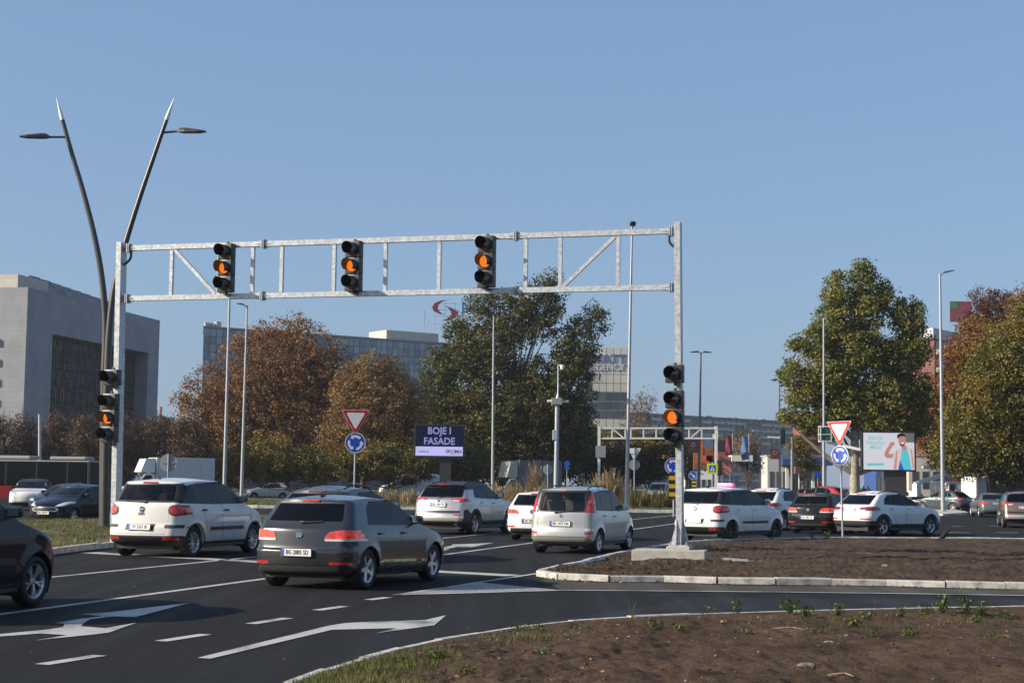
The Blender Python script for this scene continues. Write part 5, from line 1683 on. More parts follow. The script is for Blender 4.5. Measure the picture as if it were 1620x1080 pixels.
# cables at the post heads
for sgn, c in ((1, on(t0, t1, 204)), (-1, on(t0, t1, 1062))):
    pts = [rel(c + u2 * sgn * 0.05 + Vector((0, 0, -0.1))), rel(c + u2 * sgn * 0.04 + Vector((0, 0, -0.25))), rel(c - u2 * sgn * 0.06 + Vector((0, 0, -0.36))), rel(c - u2 * sgn * 0.17 + Vector((0, 0, -0.42)))]
    t = MB(); t.tube(smooth_curve(pts, 0.05), 0.03, 8); t.build('cable', m_black, gantry, smooth=60)

# concrete foundation
fr = [P(999, 886, 35.05), P(1115, 888, 34.75)]
b = MB()
fz = 0.215
dirx = (fr[1] - fr[0]); dirx.z = 0; wid = dirx.length; dirx.normalize()
fc = (fr[0] + fr[1]) / 2 + Vector((dirx.y * -0.55, dirx.x * 0.55, 0)); fc.z = 0
fa = math.atan2(dirx.y, dirx.x)
b.box((0, 0, 0.10), (wid, 1.1, 0.34), None, 0.015)
fnd = b.build('foundation_block', m_conc, None, fc, (0, 0, fa))
tag(fnd, 'pale concrete foundation block under the right gantry post on the soil island', 'foundation')
b = MB(); b.box((0, 0, 0), (0.52, 0.60, 0.10), None, 0.012)
b.build('plinth', m_conc, fnd, Matrix.Rotation(-fa, 3, 'Z') @ Vector((gr.x - fc.x, gr.y - fc.y, 0)) + Vector((0, 0, 0.295)), (0, 0, ang - fa))
gr_lift = 0.275 - 0.22
b = MB()
pts = [Vector((math.cos(a) * (0.9 + .15 * math.sin(3*a)), math.sin(a) * (0.45 + .05 * math.cos(5*a)), 0.02)) for a in [2 * math.pi * i / 26 for i in range(26)]]
b.add(pts + [Vector((0, 0, 0.075))], [(i, (i + 1) % 26, 26) for i in range(26)])
structure(b.build('gravel_spill', mat('gravel', (0.30, 0.285, 0.26), 0.95, var=0.4, scale=30, bump=0.8, bscale=40), None, fc + Vector((1.25, 0.0, 0.03)), (0, 0, fa)))

# ---- signal heads
def visor(r=0.155, ln=0.30):
    b = MB(); n = 18
    ring = []
    for i in range(n + 1):
        a = math.radians(-38 + 256 * i / n)
        low = max(0, -math.sin(a)) 
        side = 0.5 + 0.5 * math.sin(a)
        l_ = ln * (0.55 + 0.45 * side)
        ring.append((a, l_))
    vs = []
    for a, l_ in ring:
        for rr_, y in ((r, 0.0), (r * 1.02, -l_), (r * 0.97, -l_ + 0.004), (r * 0.96, 0.0)):
            vs.append((rr_ * math.cos(a), y, rr_ * math.sin(a)))
    fs = []
    for i in range(n):
        for j in range(3):
            fs.append((i*4 + j, i*4 + j + 1, i*4 + 5 + j, i*4 + 4 + j))
    b.add(vs, fs)
    return b.mesh('visor', 60)
VIS = visor()
b = MB(); b.lathe([(0.0, -0.03), (0.07, -0.024), (0.12, -0.010), (0.142, 0.0)], 22); LENS = b.mesh('lens', 60)
b = MB(); b.lathe([(0.142, -0.002), (0.16, -0.012), (0.165, 0.01)], 22); RIMM = b.mesh('lens_ring', 60)
def signal(name, loc, yaw, lenses, label, group, H=None, tilt=0.0):
    n = len(lenses); uh = 0.405
    root = empty(name, loc, yaw, label, 'traffic light', group)
    root.rotation_euler = (tilt, 0, yaw)
    b = MB()
    for i in range(n):
        b.box((0, 0.07, (n - 1) * uh / 2 - i * uh), (0.40, 0.20, uh - 0.006), None, 0.022)
    b.box((0, 0.165, 0), (0.36, 0.03, n * uh - 0.05), None, 0.01)
    b.build('housing', m_housing, root, smooth=40)
    for i, lm in enumerate(lenses):
        z = (n - 1) * uh / 2 - i * uh
        v = link('visor', VIS, m_housing, root, (0, -0.028, z))
        link('lens', LENS, lm, root, (0, -0.034, z))
        link('lens_ring', RIMM, m_housing, root, (0, -0.032, z))
    b = MB()
    zt = n * uh / 2
    b.box((0, 0.10, zt + 0.025), (0.06, 0.06, 0.06), None, 0.01); b.box((0, 0.10, -zt - 0.025), (0.06, 0.06, 0.06), None, 0.01)
    b.box((0.05, 0.17, -zt - 0.045), (0.06, 0.2, 0.03), None, 0.006)
    b.build('bracket', m_black, root)
    return root
SYAW = math.atan2(-n2.x, n2.y) + math.pi       # local -y towards the traffic
SYAW = ang
for px, py, lab in ((362, 425.5, 'leftmost of the three overhead traffic lights with glowing amber lens'), (563, 422.5, 'middle one of the three overhead traffic lights with glowing amber lens'), (772.5, 415.5, 'rightmost of the three overhead traffic lights with glowing amber lens')):
    c = gp(px, py) + n2 * 0.22
    signal('traffic_light', c, SYAW - R(9), [m_lred, m_lamber, m_lgreen], lab, 'overhead traffic lights')
for (px, py, yy, lens, lab, grp) in (
        (172, 661, YL - 0.35, [m_lred, m_lamber, m_lgreen], 'three lens traffic light mounted on the left gantry post', 'post mounted traffic lights'),
        (1066, 660, YR - 0.4, [m_lred, m_lamber, m_lgreen], 'three lens traffic light mounted on the right gantry post', 'post mounted traffic lights'),
        (175.5, 597, YL - 0.35, [m_ldark], 'single dark signal above the traffic light on the left post', 'single dark signals'),
        (1066, 591, YR - 0.4, [m_ldark], 'single dark signal above the traffic light on the right post', 'single dark signals')):
    signal('traffic_light' if len(lens) > 1 else 'signal_lamp', P(px, py, yy), SYAW - R(9), lens, lab, grp)

# ------------------------------------------------------------------ lamp posts
def px_path(pts, Y):
    return [P(x, y, Y) for x, y in pts]
lamp = empty('street_lamp', G(164, 836, 0.2), 0, 'tall dark V shaped street lamp with white spikes at the left', 'street lamp')
YV = lamp.location.y
lo = lamp.location
def rl(L): return [p - lo for p in L]
m_spike = mat('white_spike', (0.80, 0.79, 0.76), 0.4)
lp = smooth_curve(rl(px_path(((163.5, 836), (164, 700), (165, 600), (167, 520), (163, 455), (152, 385), (133, 308), (112, 237), (97, 183)), YV)), 0.25)
rp = smooth_curve(rl(px_path(((165.5, 836), (167, 700), (169.5, 600), (173, 520), (181, 455), (197, 390), (221, 313), (246, 240), (267.5, 178)), YV - 0.12)), 0.25)
def taper(n, a, b_): return [a + (b_ - a) * i / (n - 1) for i in range(n)]
for path in (lp, rp):
    t = MB(); t.tube(path, taper(len(path), 0.135, 0.062), 14)
    o = t.build('pole', m_darkpole, lamp, smooth=60)
    d = (path[-1] - path[-2]).normalized()
    t = MB(); t.tube([path[-1] - d * 0.05, path[-1] + d * 0.12, path[-1] + d * 0.70], [0.066, 0.063, 0.005], 12)
    t.build('spike', m_spike, lamp, smooth=60)
t = MB(); t.lathe([(0.24, -0.2), (0.24, 0.0), (0.21, 0.03), (0.17, 0.05)], 20, 'z'); t.build('base_flange', m_darkpole, lamp, (0, 0, 0))
def luminaire(parent, a, b_, h=0.16, w=0.3, m_=m_darkpole, up=Vector((0, 0, 1))):
    """flat street light head from a (neck) to b (tip)"""
    t = MB(); d = (b_ - a); L = d.length; d.normalize(); s = d.cross(up).normalized(); q = s.cross(d)
    sec = [(0.0, 0.35, 0.35, 0.45), (0.12, 0.8, 0.5, 1.0), (0.3, 1.0, 0.5, 1.0), (0.75, 1.0, 0.5, 0.45), (1.0, 0.55, 0.25, 0.1)]
    vs = []
    for f, ww, dn, upk in sec:
        c = a + d * (L * f)
        vs += [c - s * (w / 2 * ww) - q * (h * dn * .5), c + s * (w / 2 * ww) - q * (h * dn * .5), c + s * (w / 2 * ww) + q * (h * upk * .2), c + s * (w * .3 * ww) + q * (h * upk * .6), c - s * (w * .3 * ww) + q * (h * upk * .6), c - s * (w / 2 * ww) + q * (h * upk * .2)]
    fs = []
    for i in range(4):
        for j in range(6):
            fs.append((i*6 + j, i*6 + (j+1) % 6, (i+1)*6 + (j+1) % 6, (i+1)*6 + j))
    fs += [tuple(range(6))[::-1], tuple(range(24, 30))]
    t.add(vs, fs)
    return t.build('lamp_head', m_, parent)
for (arm0, arm1, tip) in (((104, 217), (80, 218), (35, 218.5)), ((257, 210), (282, 209), (328, 210.5))):
    p0, p1, p2 = [P(x, y, YV) - lo for x, y in (arm0, arm1, tip)]
    p1 = p1 + Vector((0, -0.1, 0)); p2 = p2 + Vector((0, -0.25, 0))
    t = MB(); t.tube([p0, p1], 0.035, 8); t.build('arm', m_darkpole, lamp, smooth=60)
    luminaire(lamp, p1, p2)

def slim_lamp(name, base, top, Y, r0, r1, heads, label, m_=m_galv2, zb=0.15, group='slim galvanised street lamps'):
    b0_ = P(base[0], base[1], Y); t0_ = P(top[0], top[1], Y)
    b0_.z = zb
    root = empty(name, b0_, 0, label, 'street lamp', group)
    t = MB(); n = 7
    pts = [Vector((0, 0, 0)).lerp(t0_ - b0_, i / (n - 1)) for i in range(n)]
    t.tube(pts, taper(n, r0, r1), 12); t.build('pole', m_, root, smooth=60)
    t = MB(); t.lathe([(r0 * 1.9, 0.0), (r0 * 1.9, 0.03), (r0 * 1.15, 0.05)], 14, 'z'); t.build('base_flange', m_, root, (0, 0, 0))
    for (dx, dy, dz, ln, hh, ww) in heads:
        a = (t0_ - b0_); d = Vector((dx, dy, dz)).normalized()
        t = MB(); t.tube([a - Vector((0, 0, 0.12)), a + d * 0.25], 0.04, 8); t.build('arm', m_, root)
        luminaire(root, a + d * 0.2, a + d * (0.2 + ln), hh, ww, m_darkpole if hh < .2 else m_black)
    return root
slim_lamp('street_lamp', (354, 800), (364, 440), 100, .13, .06, [(-1, -.2, .1, .8, .12, .3)], 'slim grey lamp post rising behind the white tall car, left of its twin')
slim_lamp('street_lamp', (381.5, 800), (391, 483), 104, .12, .055, [(-1, -.1, .18, .55, .1, .3)], 'slim grey lamp post with short arm, right of its twin before the brown tree')
slim_lamp('street_lamp', (779, 800), (781, 497), 118, .12, .05, [(-.2, -1, .1, .7, .1, .3)], 'slim grey lamp post in front of the large dark green tree')
slim_lamp('street_lamp', (991, 803), (1000, 358), 97, .135, .06, [(0, -1, .12, .8, .34, .36)], 'tall grey lamp post with black head just left of the right gantry post')
slim_lamp('street_lamp', (1303.5, 800), (1303, 503), 120, .12, .06, [(1, -.3, .2, .6, .1, .3)], 'slim grey lamp post before the green tree on the right')
slim_lamp('street_lamp', (1492, 813), (1487, 433), 106, .15, .075, [(1, -.2, .25, .8, .12, .34)], 'tall pale lamp post on the right refuge island')
slim_lamp('street_lamp', (1105, 790), (1109, 557), 170, .18, .08, [(-1, 0, .02, 1.0, .2, .4), (1, 0, 0, 1.0, .2, .4)], 'grey lamp post with two arms beside the orange banners', m_=mat('weathered_grey_pole', (.20, .21, .22), .5, .3))
slim_lamp('street_lamp', (1234, 790), (1233, 601), 170, .12, .08, [(-1, 0, 0.02, .75, .2, .4)], 'far grey lamp post with one arm over the white SUV')
slim_lamp('street_lamp', (63, 790), (63, 655), 118, .13, .12, [], 'short grey pole rising behind the bus')

# camera pole
cb = P(879, 800, 96); cb.z = 0.25
cpole = empty('camera_pole', cb, 0, 'thick grey pole carrying traffic cameras in front of the green tree', 'camera pole')
q = lambda x, y: P(x, y, 96) - cb
t = MB(); t.tube([Vector((0, 0, 0)), q(880.5, 720), q(881.5, 641)], [.16, .145, .13], 14); t.build('pole', m_galv2, cpole, smooth=60)
t = MB(); t.tube([q(882, 631), q(883, 622), q(883.2, 576)], [.14, .05, .04], 10); t.build('mast', m_galv2, cpole, smooth=60)
t = MB(); t.box(q(881, 635), (.66, .5, .40), None, .03); t.build('equipment_box', m_signback, cpole)
t = MB(); t.box(q(878, 688), (.3, .3, .62), None, .03); t.build('cabinet', m_galv, cpole)
for (x, y, dx) in ((873, 634, -1), (892, 635, 1)):
    t = MB(); t.tube([q(881, y), q(x, y)], .05, 8); t.box(q(x + dx * 3, y), (.34, .14, .14), None, .02); t.build('camera', m_white, cpole)
t = MB(); t.tube([q(883, 578), q(888, 577.5)], .05, 8); t.lathe([(0, -.16), (.1, -.13), (.13, 0), (.13, .1), (.06, .14)], 12, 'z', q(889.5, 581)); t.build('dome_camera', m_white, cpole)

# ------------------------------------------------------------------ road signs
def disc(r, y0, y1, n=36):
    b = MB(); b.lathe([(0, y0), (r, y0), (r, y1), (0, y1)], n); return b
def ring_arrow(r0, r1, a0, a1, flip=1):
    """curved arrow strip in XZ, tip at a1 (degrees)"""
    b = MB(); n = 10
    sgn = 1 if a1 > a0 else -1
    vs = []; fs = []
    ah = a1 - sgn * 26
    for i in range(n + 1):
        a = math.radians(a0 + (ah - a0) * i / n)
        for r_ in (r0, r1): vs.append((r_ * math.cos(a), 0, r_ * math.sin(a)))
    fs = [(2*i, 2*i+1, 2*i+3, 2*i+2) for i in range(n)]
    a = math.radians(ah); t_ = math.radians(a1); rm = (r0 + r1) / 2; dr = (r1 - r0)
    k = len(vs)
    vs += [((rm - dr * 1.05) * math.cos(a), 0, (rm - dr * 1.05) * math.sin(a)), ((rm + dr * 1.05) * math.cos(a), 0, (rm + dr * 1.05) * math.sin(a)), (rm * math.cos(t_), 0, rm * math.sin(t_))]
    fs.append((k, k+1, k+2))
    b.add(vs, fs); return b
def round_sign(parent, loc, r):
    b = disc(r, 0.0, 0.012); o = b.build('round_plate', m_blue, parent, loc)
    b = MB(); b.lathe([(r * .93, -.004), (r * 1.0, -.004), (r * 1.0, .006)], 36); b.build('rim', m_signwhite, o)
    for k in range(3):
        a0 = 100 + k * 120 - 60
        ring_arrow(r * .50, r * .74, a0, a0 + 98).build('curved_arrow', m_signwhite, o, (0, -.004, 0))
    return o
def tri_sign(parent, loc, w):
    h = w * .866
    def tri(s, y0, y1, m_, nm, par, off=(0, 0, 0)):
        b = MB(); hs = h * s; ws = w * s
        k = .08 * w
        p2 = [(-ws/2 + k*.3, hs/2), (ws/2 - k*.3, hs/2), (ws/2, hs/2 - k*.5), (k*.35, -hs/2), (-k*.35, -hs/2), (-ws/2, hs/2 - k*.5)]
        vs = [(x, y0, z) for x, z in p2] + [(x, y1, z) for x, z in p2]; n = 6
        b.add(vs, [tuple(range(n)), tuple(range(2*n-1, n-1, -1))] + [(i, (i+1) % n, n + (i+1) % n, n + i) for i in range(n)])
        return b.build(nm, m_, par, off)
    o = tri(1.0, 0.0, 0.012, m_signwhite, 'triangle_plate', parent, loc)
    tri(.965, -.004, .002, m_signred, 'red_border', o, (0, 0, h * .004))
    tri(.66, -.008, .0, m_signwhite, 'white_field', o, (0, 0, h * .055))
    return o
def sign_post(name, base, z0, htop, yaw, label, cat='road sign', group=None, r=.03):
    root = empty(name, (base.x, base.y, z0), yaw, label, cat, group)
    t = MB(); t.tube([(0, 0.05, -.05), (0, 0.05, htop)], r, 10); t.build('pole', m_galv2, root, smooth=60)
    return root
g = P(562, 700, 50)
zt = P(562, 648, 50).z
r_ = sign_post('yield_sign', Vector((g.x, g.y, 0)), 0.0, zt - .02, R(6), 'red and white yield sign above a round blue roundabout sign, left of the dark screen', group='yield and roundabout signs')
tri_sign(r_, (0, 0, P(562, 667, 50).z), .86); round_sign(r_, (0, 0, g.z), .325)
g0 = G(1332, 849, 0.05)
YS = g0.y
r_ = sign_post('yield_sign', g0, 0.05, P(1327, 666, YS).z - .05, R(-44), 'red and white yield sign above a round blue roundabout sign on the right soil island', group='yield and roundabout signs', r=.034)
r_.rotation_euler = (0, R(-1.2), R(-44))
tri_sign(r_, (0, 0, P(1327, 685, YS).z - .05), .92); round_sign(r_, (0, 0, P(1327, 720, YS).z - .05), .33)
g0 = G(1066, 817, 0)
YS = g0.y
r_ = sign_post('roundabout_sign', g0, 0, P(1064, 726, YS).z, R(4), 'round blue roundabout sign over a black and yellow board, behind the right gantry post', r=.05)
round_sign(r_, (-.05, 0, P(1064, 737, YS).z), .45)
zc = P(1064, 768, YS).z
b = MB(); b.box((-.02, .0, zc), (.5, .03, 1.36)); bd = b.build('marker_board', m_black, r_)
for k in range(3):
    b = MB(); b.box((-.02, -.019, zc + .42 - k * .44), (.49, .006, .22)); b.build('yellow_band', m_yellow, bd)
g0 = P(1096, 790, 120)
r_ = sign_post('keep_right_sign', Vector((g0.x, g0.y, 0)), 0, P(1096, 745, 120).z, 0, 'small round blue arrow sign with black and yellow board beyond the taxi', r=.04)
zc = P(1096, 751.5, 120).z
o = disc(.32, 0, .012).build('round_plate', m_blue, r_, (0, 0, zc))
b = MB(); b.lathe([(.30, -.004), (.32, -.004), (.32, .006)], 30); b.build('rim', m_signwhite, o)
b = MB(); b.bar((-.16, -.006, .16), (.08, -.006, -.08), .006, .07, (1, 0, 1)); b.add([(.17, -.006, -.17), (.17, -.006, .04), (-.04, -.006, -.17)], [(0, 1, 2)]); b.build('white_arrow', m_signwhite, o)
b = MB(); b.box((0.1, .0, zc - .66), (.34, .03, .55)); bd = b.build('marker_board', m_black, r_)
for k in range(2):
    b = MB(); b.box((.1, -.019, zc - .52 - k * .28), (.33, .006, .13)); b.build('yellow_band', m_yellow, bd)
g0 = P(1127, 790, 125)
r_ = sign_post('pedestrian_crossing_sign', Vector((g0.x, g0.y, 0)), 0, P(1126, 730, 125).z, 0, 'fluorescent yellow square pedestrian crossing sign with blue field', r=.04)
zc = P(1126, 741, 125).z
b = MB(); b.box((0, 0, 0), (.84, .02, .84), None, .004); o = b.build('square_plate', m_limeyellow, r_, (0, 0, zc))
b = MB(); b.box((0, -.013, 0), (.52, .006, .52)); o2 = b.build('blue_field', m_blue, o)
b = MB(); b.add([(-.2, -.019, -.18), (.2, -.019, -.18), (0, -.019, .2)], [(0, 1, 2)]); b.build('white_triangle', m_signwhite, o2)
b = MB(); b.box((.0, -.021, .05), (.05, .002, .06)); b.bar((0, -.022, .03), (-.01, -.022, -.06), .002, .05); b.bar((-.01, -.022, -.06), (-.06, -.022, -.15), .002, .03); b.bar((-.01, -.022, -.06), (.05, -.022, -.15), .002, .03); b.build('walking_figure', m_ink, o2)
# backs of signs that face the other way
def back_sign(px, py, Y, rad, label, shapes=('disc',), name='sign_back'):
    g0 = P(px, py, Y)
    r_ = sign_post(name, Vector((g0.x, g0.y, 0)), 0.1, P(px, py - 2, Y).z + rad * .9, R(180), label, r=.035)
    z = g0.z
    for s_ in shapes:
        if s_ == 'disc':
            disc(rad, 0, .012).build('round_plate', m_signback, r_, (0, 0, z)); z -= rad * 2.1
        elif s_ == 'tri':
            t_ = tri_sign(r_, (0, 0, z), rad * 2.4)
            for k in t_.children: pass
            z -= rad * 2.0
    b = MB(); b.box((0, .035, g0.z), (rad * 1.4, .02, .05)); b.build('clamp', m_galv2, r_)
    return r_
back_sign(266.5, 735, 80, .45, 'grey back of a round sign in front of the white box truck')
back_sign(866.5, 745, 105, .32, 'grey back of a small round sign beside the camera pole')
back_sign(1003.5, 720, 105, .36, 'grey backs of a triangular and a round sign right of the tall lamp post', ('tri', 'disc'))
g0 = P(896.5, 790, 130)
r_ = sign_post('blue_sign', Vector((g0.x, g0.y, 0)), 0.2, P(896, 733, 130).z, 0, 'tiny round blue sign standing right of the camera pole', r=.03)
disc(.24, 0, .012).build('round_plate', m_blue, r_, (0, 0, P(896, 737, 130).z))
b = MB(); b.box((0, 0, P(896, 744, 130).z), (.42, .012, .18)); b.build('square_plate', m_blue, r_)
g0 = P(1294, 800, 150)
r_ = sign_post('blue_sign', Vector((g0.x, g0.y, 0)), 0, P(1260, 745, 150).z, 0, 'tiny round blue sign far behind the white SUV', r=.03)
disc(.3, 0, .012).build('round_plate', m_blue, r_, (0, 0, P(1260, 750, 150).z))
# ------------------------------------------------------------------ trees, shrubs, reeds, grass
rng = np.random.default_rng(11)
def leaf_mat(name, cols, transl=0.3):
    if name in MATS: return MATS[name]
    m = bpy.data.materials.new(name); m.use_nodes = True
    nt = m.node_tree
    for n in list(nt.nodes): nt.nodes.remove(n)
    out = nt.nodes.new('ShaderNodeOutputMaterial')
    geo = nt.nodes.new('ShaderNodeNewGeometry')
    tc = nt.nodes.new('ShaderNodeTexCoord')
    ns = nt.nodes.new('ShaderNodeTexNoise'); ns.inputs['Scale'].default_value = 0.35; ns.inputs['Detail'].default_value = 3
    nt.links.new(tc.outputs['Object'], ns.inputs['Vector'])
    mx = nt.nodes.new('ShaderNodeMath'); mx.operation = 'MULTIPLY_ADD'
    mx.inputs[1].default_value = 0.36
    m2 = nt.nodes.new('ShaderNodeMapRange'); m2.inputs[1].default_value = 0.3; m2.inputs[2].default_value = 0.7; m2.inputs[4].default_value = 0.66
    nt.links.new(ns.outputs[0], m2.inputs[0])
    nt.links.new(geo.outputs['Random Per Island'], mx.inputs[0]); nt.links.new(m2.outputs[0], mx.inputs[2])
    cr = nt.nodes.new('ShaderNodeValToRGB')
    els = cr.color_ramp.elements
    while len(els) < len(cols): els.new(0.5)
    for i, c in enumerate(cols):
        els[i].position = i / (len(cols) - 1); els[i].color = (*c, 1)
    nt.links.new(mx.outputs[0], cr.inputs[0])
    d = nt.nodes.new('ShaderNodeBsdfPrincipled'); d.inputs['Roughness'].default_value = 0.55; d.inputs['Specular IOR Level'].default_value = 0.35
    t = nt.nodes.new('ShaderNodeBsdfTranslucent')
    ms = nt.nodes.new('ShaderNodeMixShader'); ms.inputs[0].default_value = transl
    nt.links.new(cr.outputs[0], d.inputs['Base Color']); nt.links.new(cr.outputs[0], t.inputs[0])
    nt.links.new(d.outputs[0], ms.inputs[1]); nt.links.new(t.outputs[0], ms.inputs[2])
    nt.links.new(ms.outputs[0], out.inputs[0])
    MATS[name] = m
    return m
def mesh_np(name, V, F):
    me = bpy.data.meshes.new(name)
    V = np.asarray(V, np.float32); F = np.asarray(F, np.int32)
    me.vertices.add(len(V)); me.vertices.foreach_set('co', V.ravel())
    k = F.shape[1]
    me.loops.add(F.size); me.loops.foreach_set('vertex_index', F.ravel())
    me.polygons.add(len(F)); me.polygons.foreach_set('loop_start', np.arange(0, F.size, k, dtype=np.int32))
    me.update(calc_edges=True); me.validate()
    return me
def leaves(C, size, out, droop=0.2, asp=0.62):
    """one bent leaf (two faces) at each centre; out = outward directions"""
    n = len(C)
    nrm = out * 0.7 + rng.normal(0, 0.75, (n, 3)); nrm[:, 2] += 0.25
    nrm /= np.linalg.norm(nrm, axis=1, keepdims=True) + 1e-9
    t = rng.normal(0, 1, (n, 3)); t[:, 2] -= droop
    t -= nrm * (t * nrm).sum(1, keepdims=True); t /= np.linalg.norm(t, axis=1, keepdims=True) + 1e-9
    s = np.cross(nrm, t)
    L = (size * rng.uniform(0.6, 1.35, n))[:, None]
    a = C - t * L * .5; b = C + s * L * asp * .5 - t * L * .08 + nrm * L * .1; c = C + t * L * .5; d = C - s * L * asp * .5 - t * L * .08 + nrm * L * .1
    V = np.stack([a, b, c, d], 1).reshape(-1, 3)
    F = np.arange(n * 4, dtype=np.int32).reshape(-1, 4)
    return V, F
def crown_points(blobs, n, clump_r, shell=2.4, per=40):
    """leaf centres in clumps through ellipsoids (cx,cy,cz,rx,ry,rz)"""
    vol = np.array([b[3] * b[4] * b[5] for b in blobs]) ** 0.8
    w = vol / vol.sum()
    Cs = []; Os = []; tips = []
    for b, k in zip(blobs, w):
        m = max(3, int(n * k / per))
        d = rng.normal(0, 1, (m, 3)); d /= np.linalg.norm(d, axis=1, keepdims=True)
        r = rng.uniform(0, 1, m) ** (1 / shell)
        cc = np.array(b[:3]) + d * r[:, None] * np.array(b[3:])
        tips += [Vector(p) for p in cc[:: max(1, m // 14)]]
        q = rng.normal(0, 1, (m, per, 3)); q /= np.linalg.norm(q, axis=2, keepdims=True)
        q *= (rng.uniform(0, 1, (m, per, 1)) ** 0.5)
        rad = clump_r * rng.uniform(.55, 1.35, (m, 1, 1))
        q[..., 2] *= .75
        pts = (cc[:, None, :] + q * rad).reshape(-1, 3)
        o = (d[:, None, :] * .6 + q * .8).reshape(-1, 3)
        Cs.append(pts); Os.append(o)
    return np.concatenate(Cs), np.concatenate(Os), tips
def bez(a, b, bend, n=5):
    mid = a.lerp(b, .5) + bend
    return [a.lerp(mid, t).lerp(mid.lerp(b, t), t) for t in [i / (n - 1) for i in range(n)]]
m_bark = mat('brown_bark', (0.07, 0.05, 0.035), 0.95, var=0.35, scale=6, bump=0.6, bscale=12)
m_barkpale = mat('pale_plane_bark', (0.26, 0.23, 0.17), 0.9, var=0.35, scale=3, col2=(0.42, 0.39, 0.31), bump=0.4, bscale=8)
TREES = []
def tree(name, Y, basepx, blobs_px, n, size, cols, label, group, clump=0.8, depth=1.0, bark=None, trunk_r=0.3, fork=0.35, shell=2.4, transl=.3, matname=None, limbs=26, per=40, twigs=0, droop=.2):
    bp = P(basepx, 700, Y); base = Vector((bp.x, bp.y, -0.06))
    k = Y / FPX
    blobs = []
    for b in blobs_px:
        px, py, rx, ry = b[:4]; dz = b[4] if len(b) > 4 else 0.0
        c = P(px, py, Y + dz) - base
        rr = k * (rx + ry) / 2
        blobs.append((c.x, c.y, c.z, rx * k, rr * depth, ry * k))
    C, O, tips = crown_points(blobs, n, clump, shell, per)
    C[:, 2] = np.maximum(C[:, 2], 0.25)
    root = empty(name, base, 0, label, 'tree' if 'shrub' not in name else 'shrub', group)
    V, F = leaves(C, size, O, droop)
    m = leaf_mat(matname or (name + '_leaves_%d' % len(TREES)), cols, transl)
    link('crown', mesh_np('crown', V, F), m, root)
    top = max(b[2] + b[5] * .3 for b in blobs)
    cz = [b for b in blobs]
    cx = sum(b[0] for b in blobs) / len(blobs)
    t = MB()
    fz = top * fork
    p0 = Vector((0, 0, 0)); p1 = Vector((cx * .15, 0, fz)); p2 = Vector((cx * .8, 0, top * .92))
    tr = smooth_curve([p0, Vector((cx * .03, .05, fz * .5)), p1, Vector((cx * .45, 0, (fz + top) * .5)), p2], top / 14)
    t.tube(tr, [trunk_r * (1.25 if i == 0 else 1) * (1 - .85 * i / (len(tr) - 1)) for i in range(len(tr))], 9)
    t.build('trunk', bark or m_bark, root, smooth=60)
    t = MB()
    random.shuffle(tips)
    for tp in tips[:limbs]:
        f = min(.9, max(.18, tp.z / top * .62))
        a = tr[int(f * (len(tr) - 1))]
        r0 = trunk_r * (1 - .85 * f) * .55
        t.tube(bez(a, tp, Vector((0, 0, -.12 * (tp - a).length + random.uniform(-.3, .5)))), [r0, r0 * .7, r0 * .45, r0 * .28, .015], 5, cap=False)
    for tp in range(twigs):
        c = Vector(C[int(rng.integers(len(C)))]); d = Vector((random.gauss(0, .5), random.gauss(0, .5), random.uniform(.3, 1.2)))
        t.tube([c - d * .7, c + d * .1, c + d * .7], [.028, .02, .006], 3, cap=False)
    o = t.build('limbs', bark or m_bark, root)
    o['kind'] = 'stuff'
    TREES.append(root)
    return root
BR = [(.09, .042, .018), (.18, .085, .030), (.27, .14, .05), (.34, .22, .10)]
OR = [(.10, .055, .02), (.19, .105, .035), (.27, .165, .06), (.22, .19, .06)]
GN = [(.020, .030, .007), (.050, .060, .011), (.085, .086, .016), (.13, .105, .02), (.11, .065, .018)]
GL = [(.045, .060, .010), (.095, .112, .017), (.15, .16, .026), (.21, .19, .035), (.15, .10, .02)]
YG = [(.035, .045, .010), (.10, .095, .018), (.20, .14, .025), (.30, .17, .03)]
GM = [(.03, .042, .008), (.075, .085, .014), (.12, .115, .02), (.22, .15, .025), (.30, .17, .03)]
RB = [(.07, .025, .018), (.16, .06, .02), (.26, .12, .025), (.30, .17, .04)]
PB = [(.06, .028, .022), (.11, .05, .035), (.16, .08, .05)]
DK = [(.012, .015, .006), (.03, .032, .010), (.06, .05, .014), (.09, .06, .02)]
GT = 'trees behind the roundabout'
tree('brown_tree', 152, 455, [(430, 590, 96, 72), (350, 622, 66, 52), (500, 590, 60, 78), (322, 668, 50, 40), (292, 632, 22, 16), (430, 680, 110, 66), (448, 532, 55, 30), (472, 510, 28, 18), (395, 545, 34, 24), (525, 680, 64, 66), (360, 695, 70, 56), (540, 610, 30, 50), (305, 700, 34, 40)], 80000, .22, BR, 'large russet brown autumn tree behind the two slim lamp posts', GT, clump=.7, trunk_r=.34, shell=2.0, twigs=300, per=22, limbs=50, droop=.9)
tree('orange_tree', 146, 575, [(590, 640, 74, 64), (600, 588, 46, 36), (560, 690, 60, 56), (645, 665, 44, 66), (556, 615, 34, 46), (620, 710, 60, 46)], 52000, .19, OR, 'tan orange autumn tree behind the left yield sign', GT, clump=.6, trunk_r=.28, shell=2.0, twigs=300, per=22, limbs=44)
tree('plane_tree', 165, 815, [(765, 555, 70, 56), (830, 500, 62, 50), (870, 462, 26, 34), (912, 560, 40, 56), (940, 505, 24, 26), (790, 640, 96, 70), (870, 630, 70, 76), (700, 585, 34, 40), (730, 685, 66, 66), (765, 480, 32, 24), (725, 520, 24, 22), (860, 700, 80, 58), (800, 715, 90, 54), (694, 640, 34, 46), (905, 680, 40, 60)], 120000, .29, GN, 'largest dark olive green plane tree in the middle of the picture', GT, clump=.85, trunk_r=.5, bark=m_barkpale, shell=2.3, per=30, limbs=46)
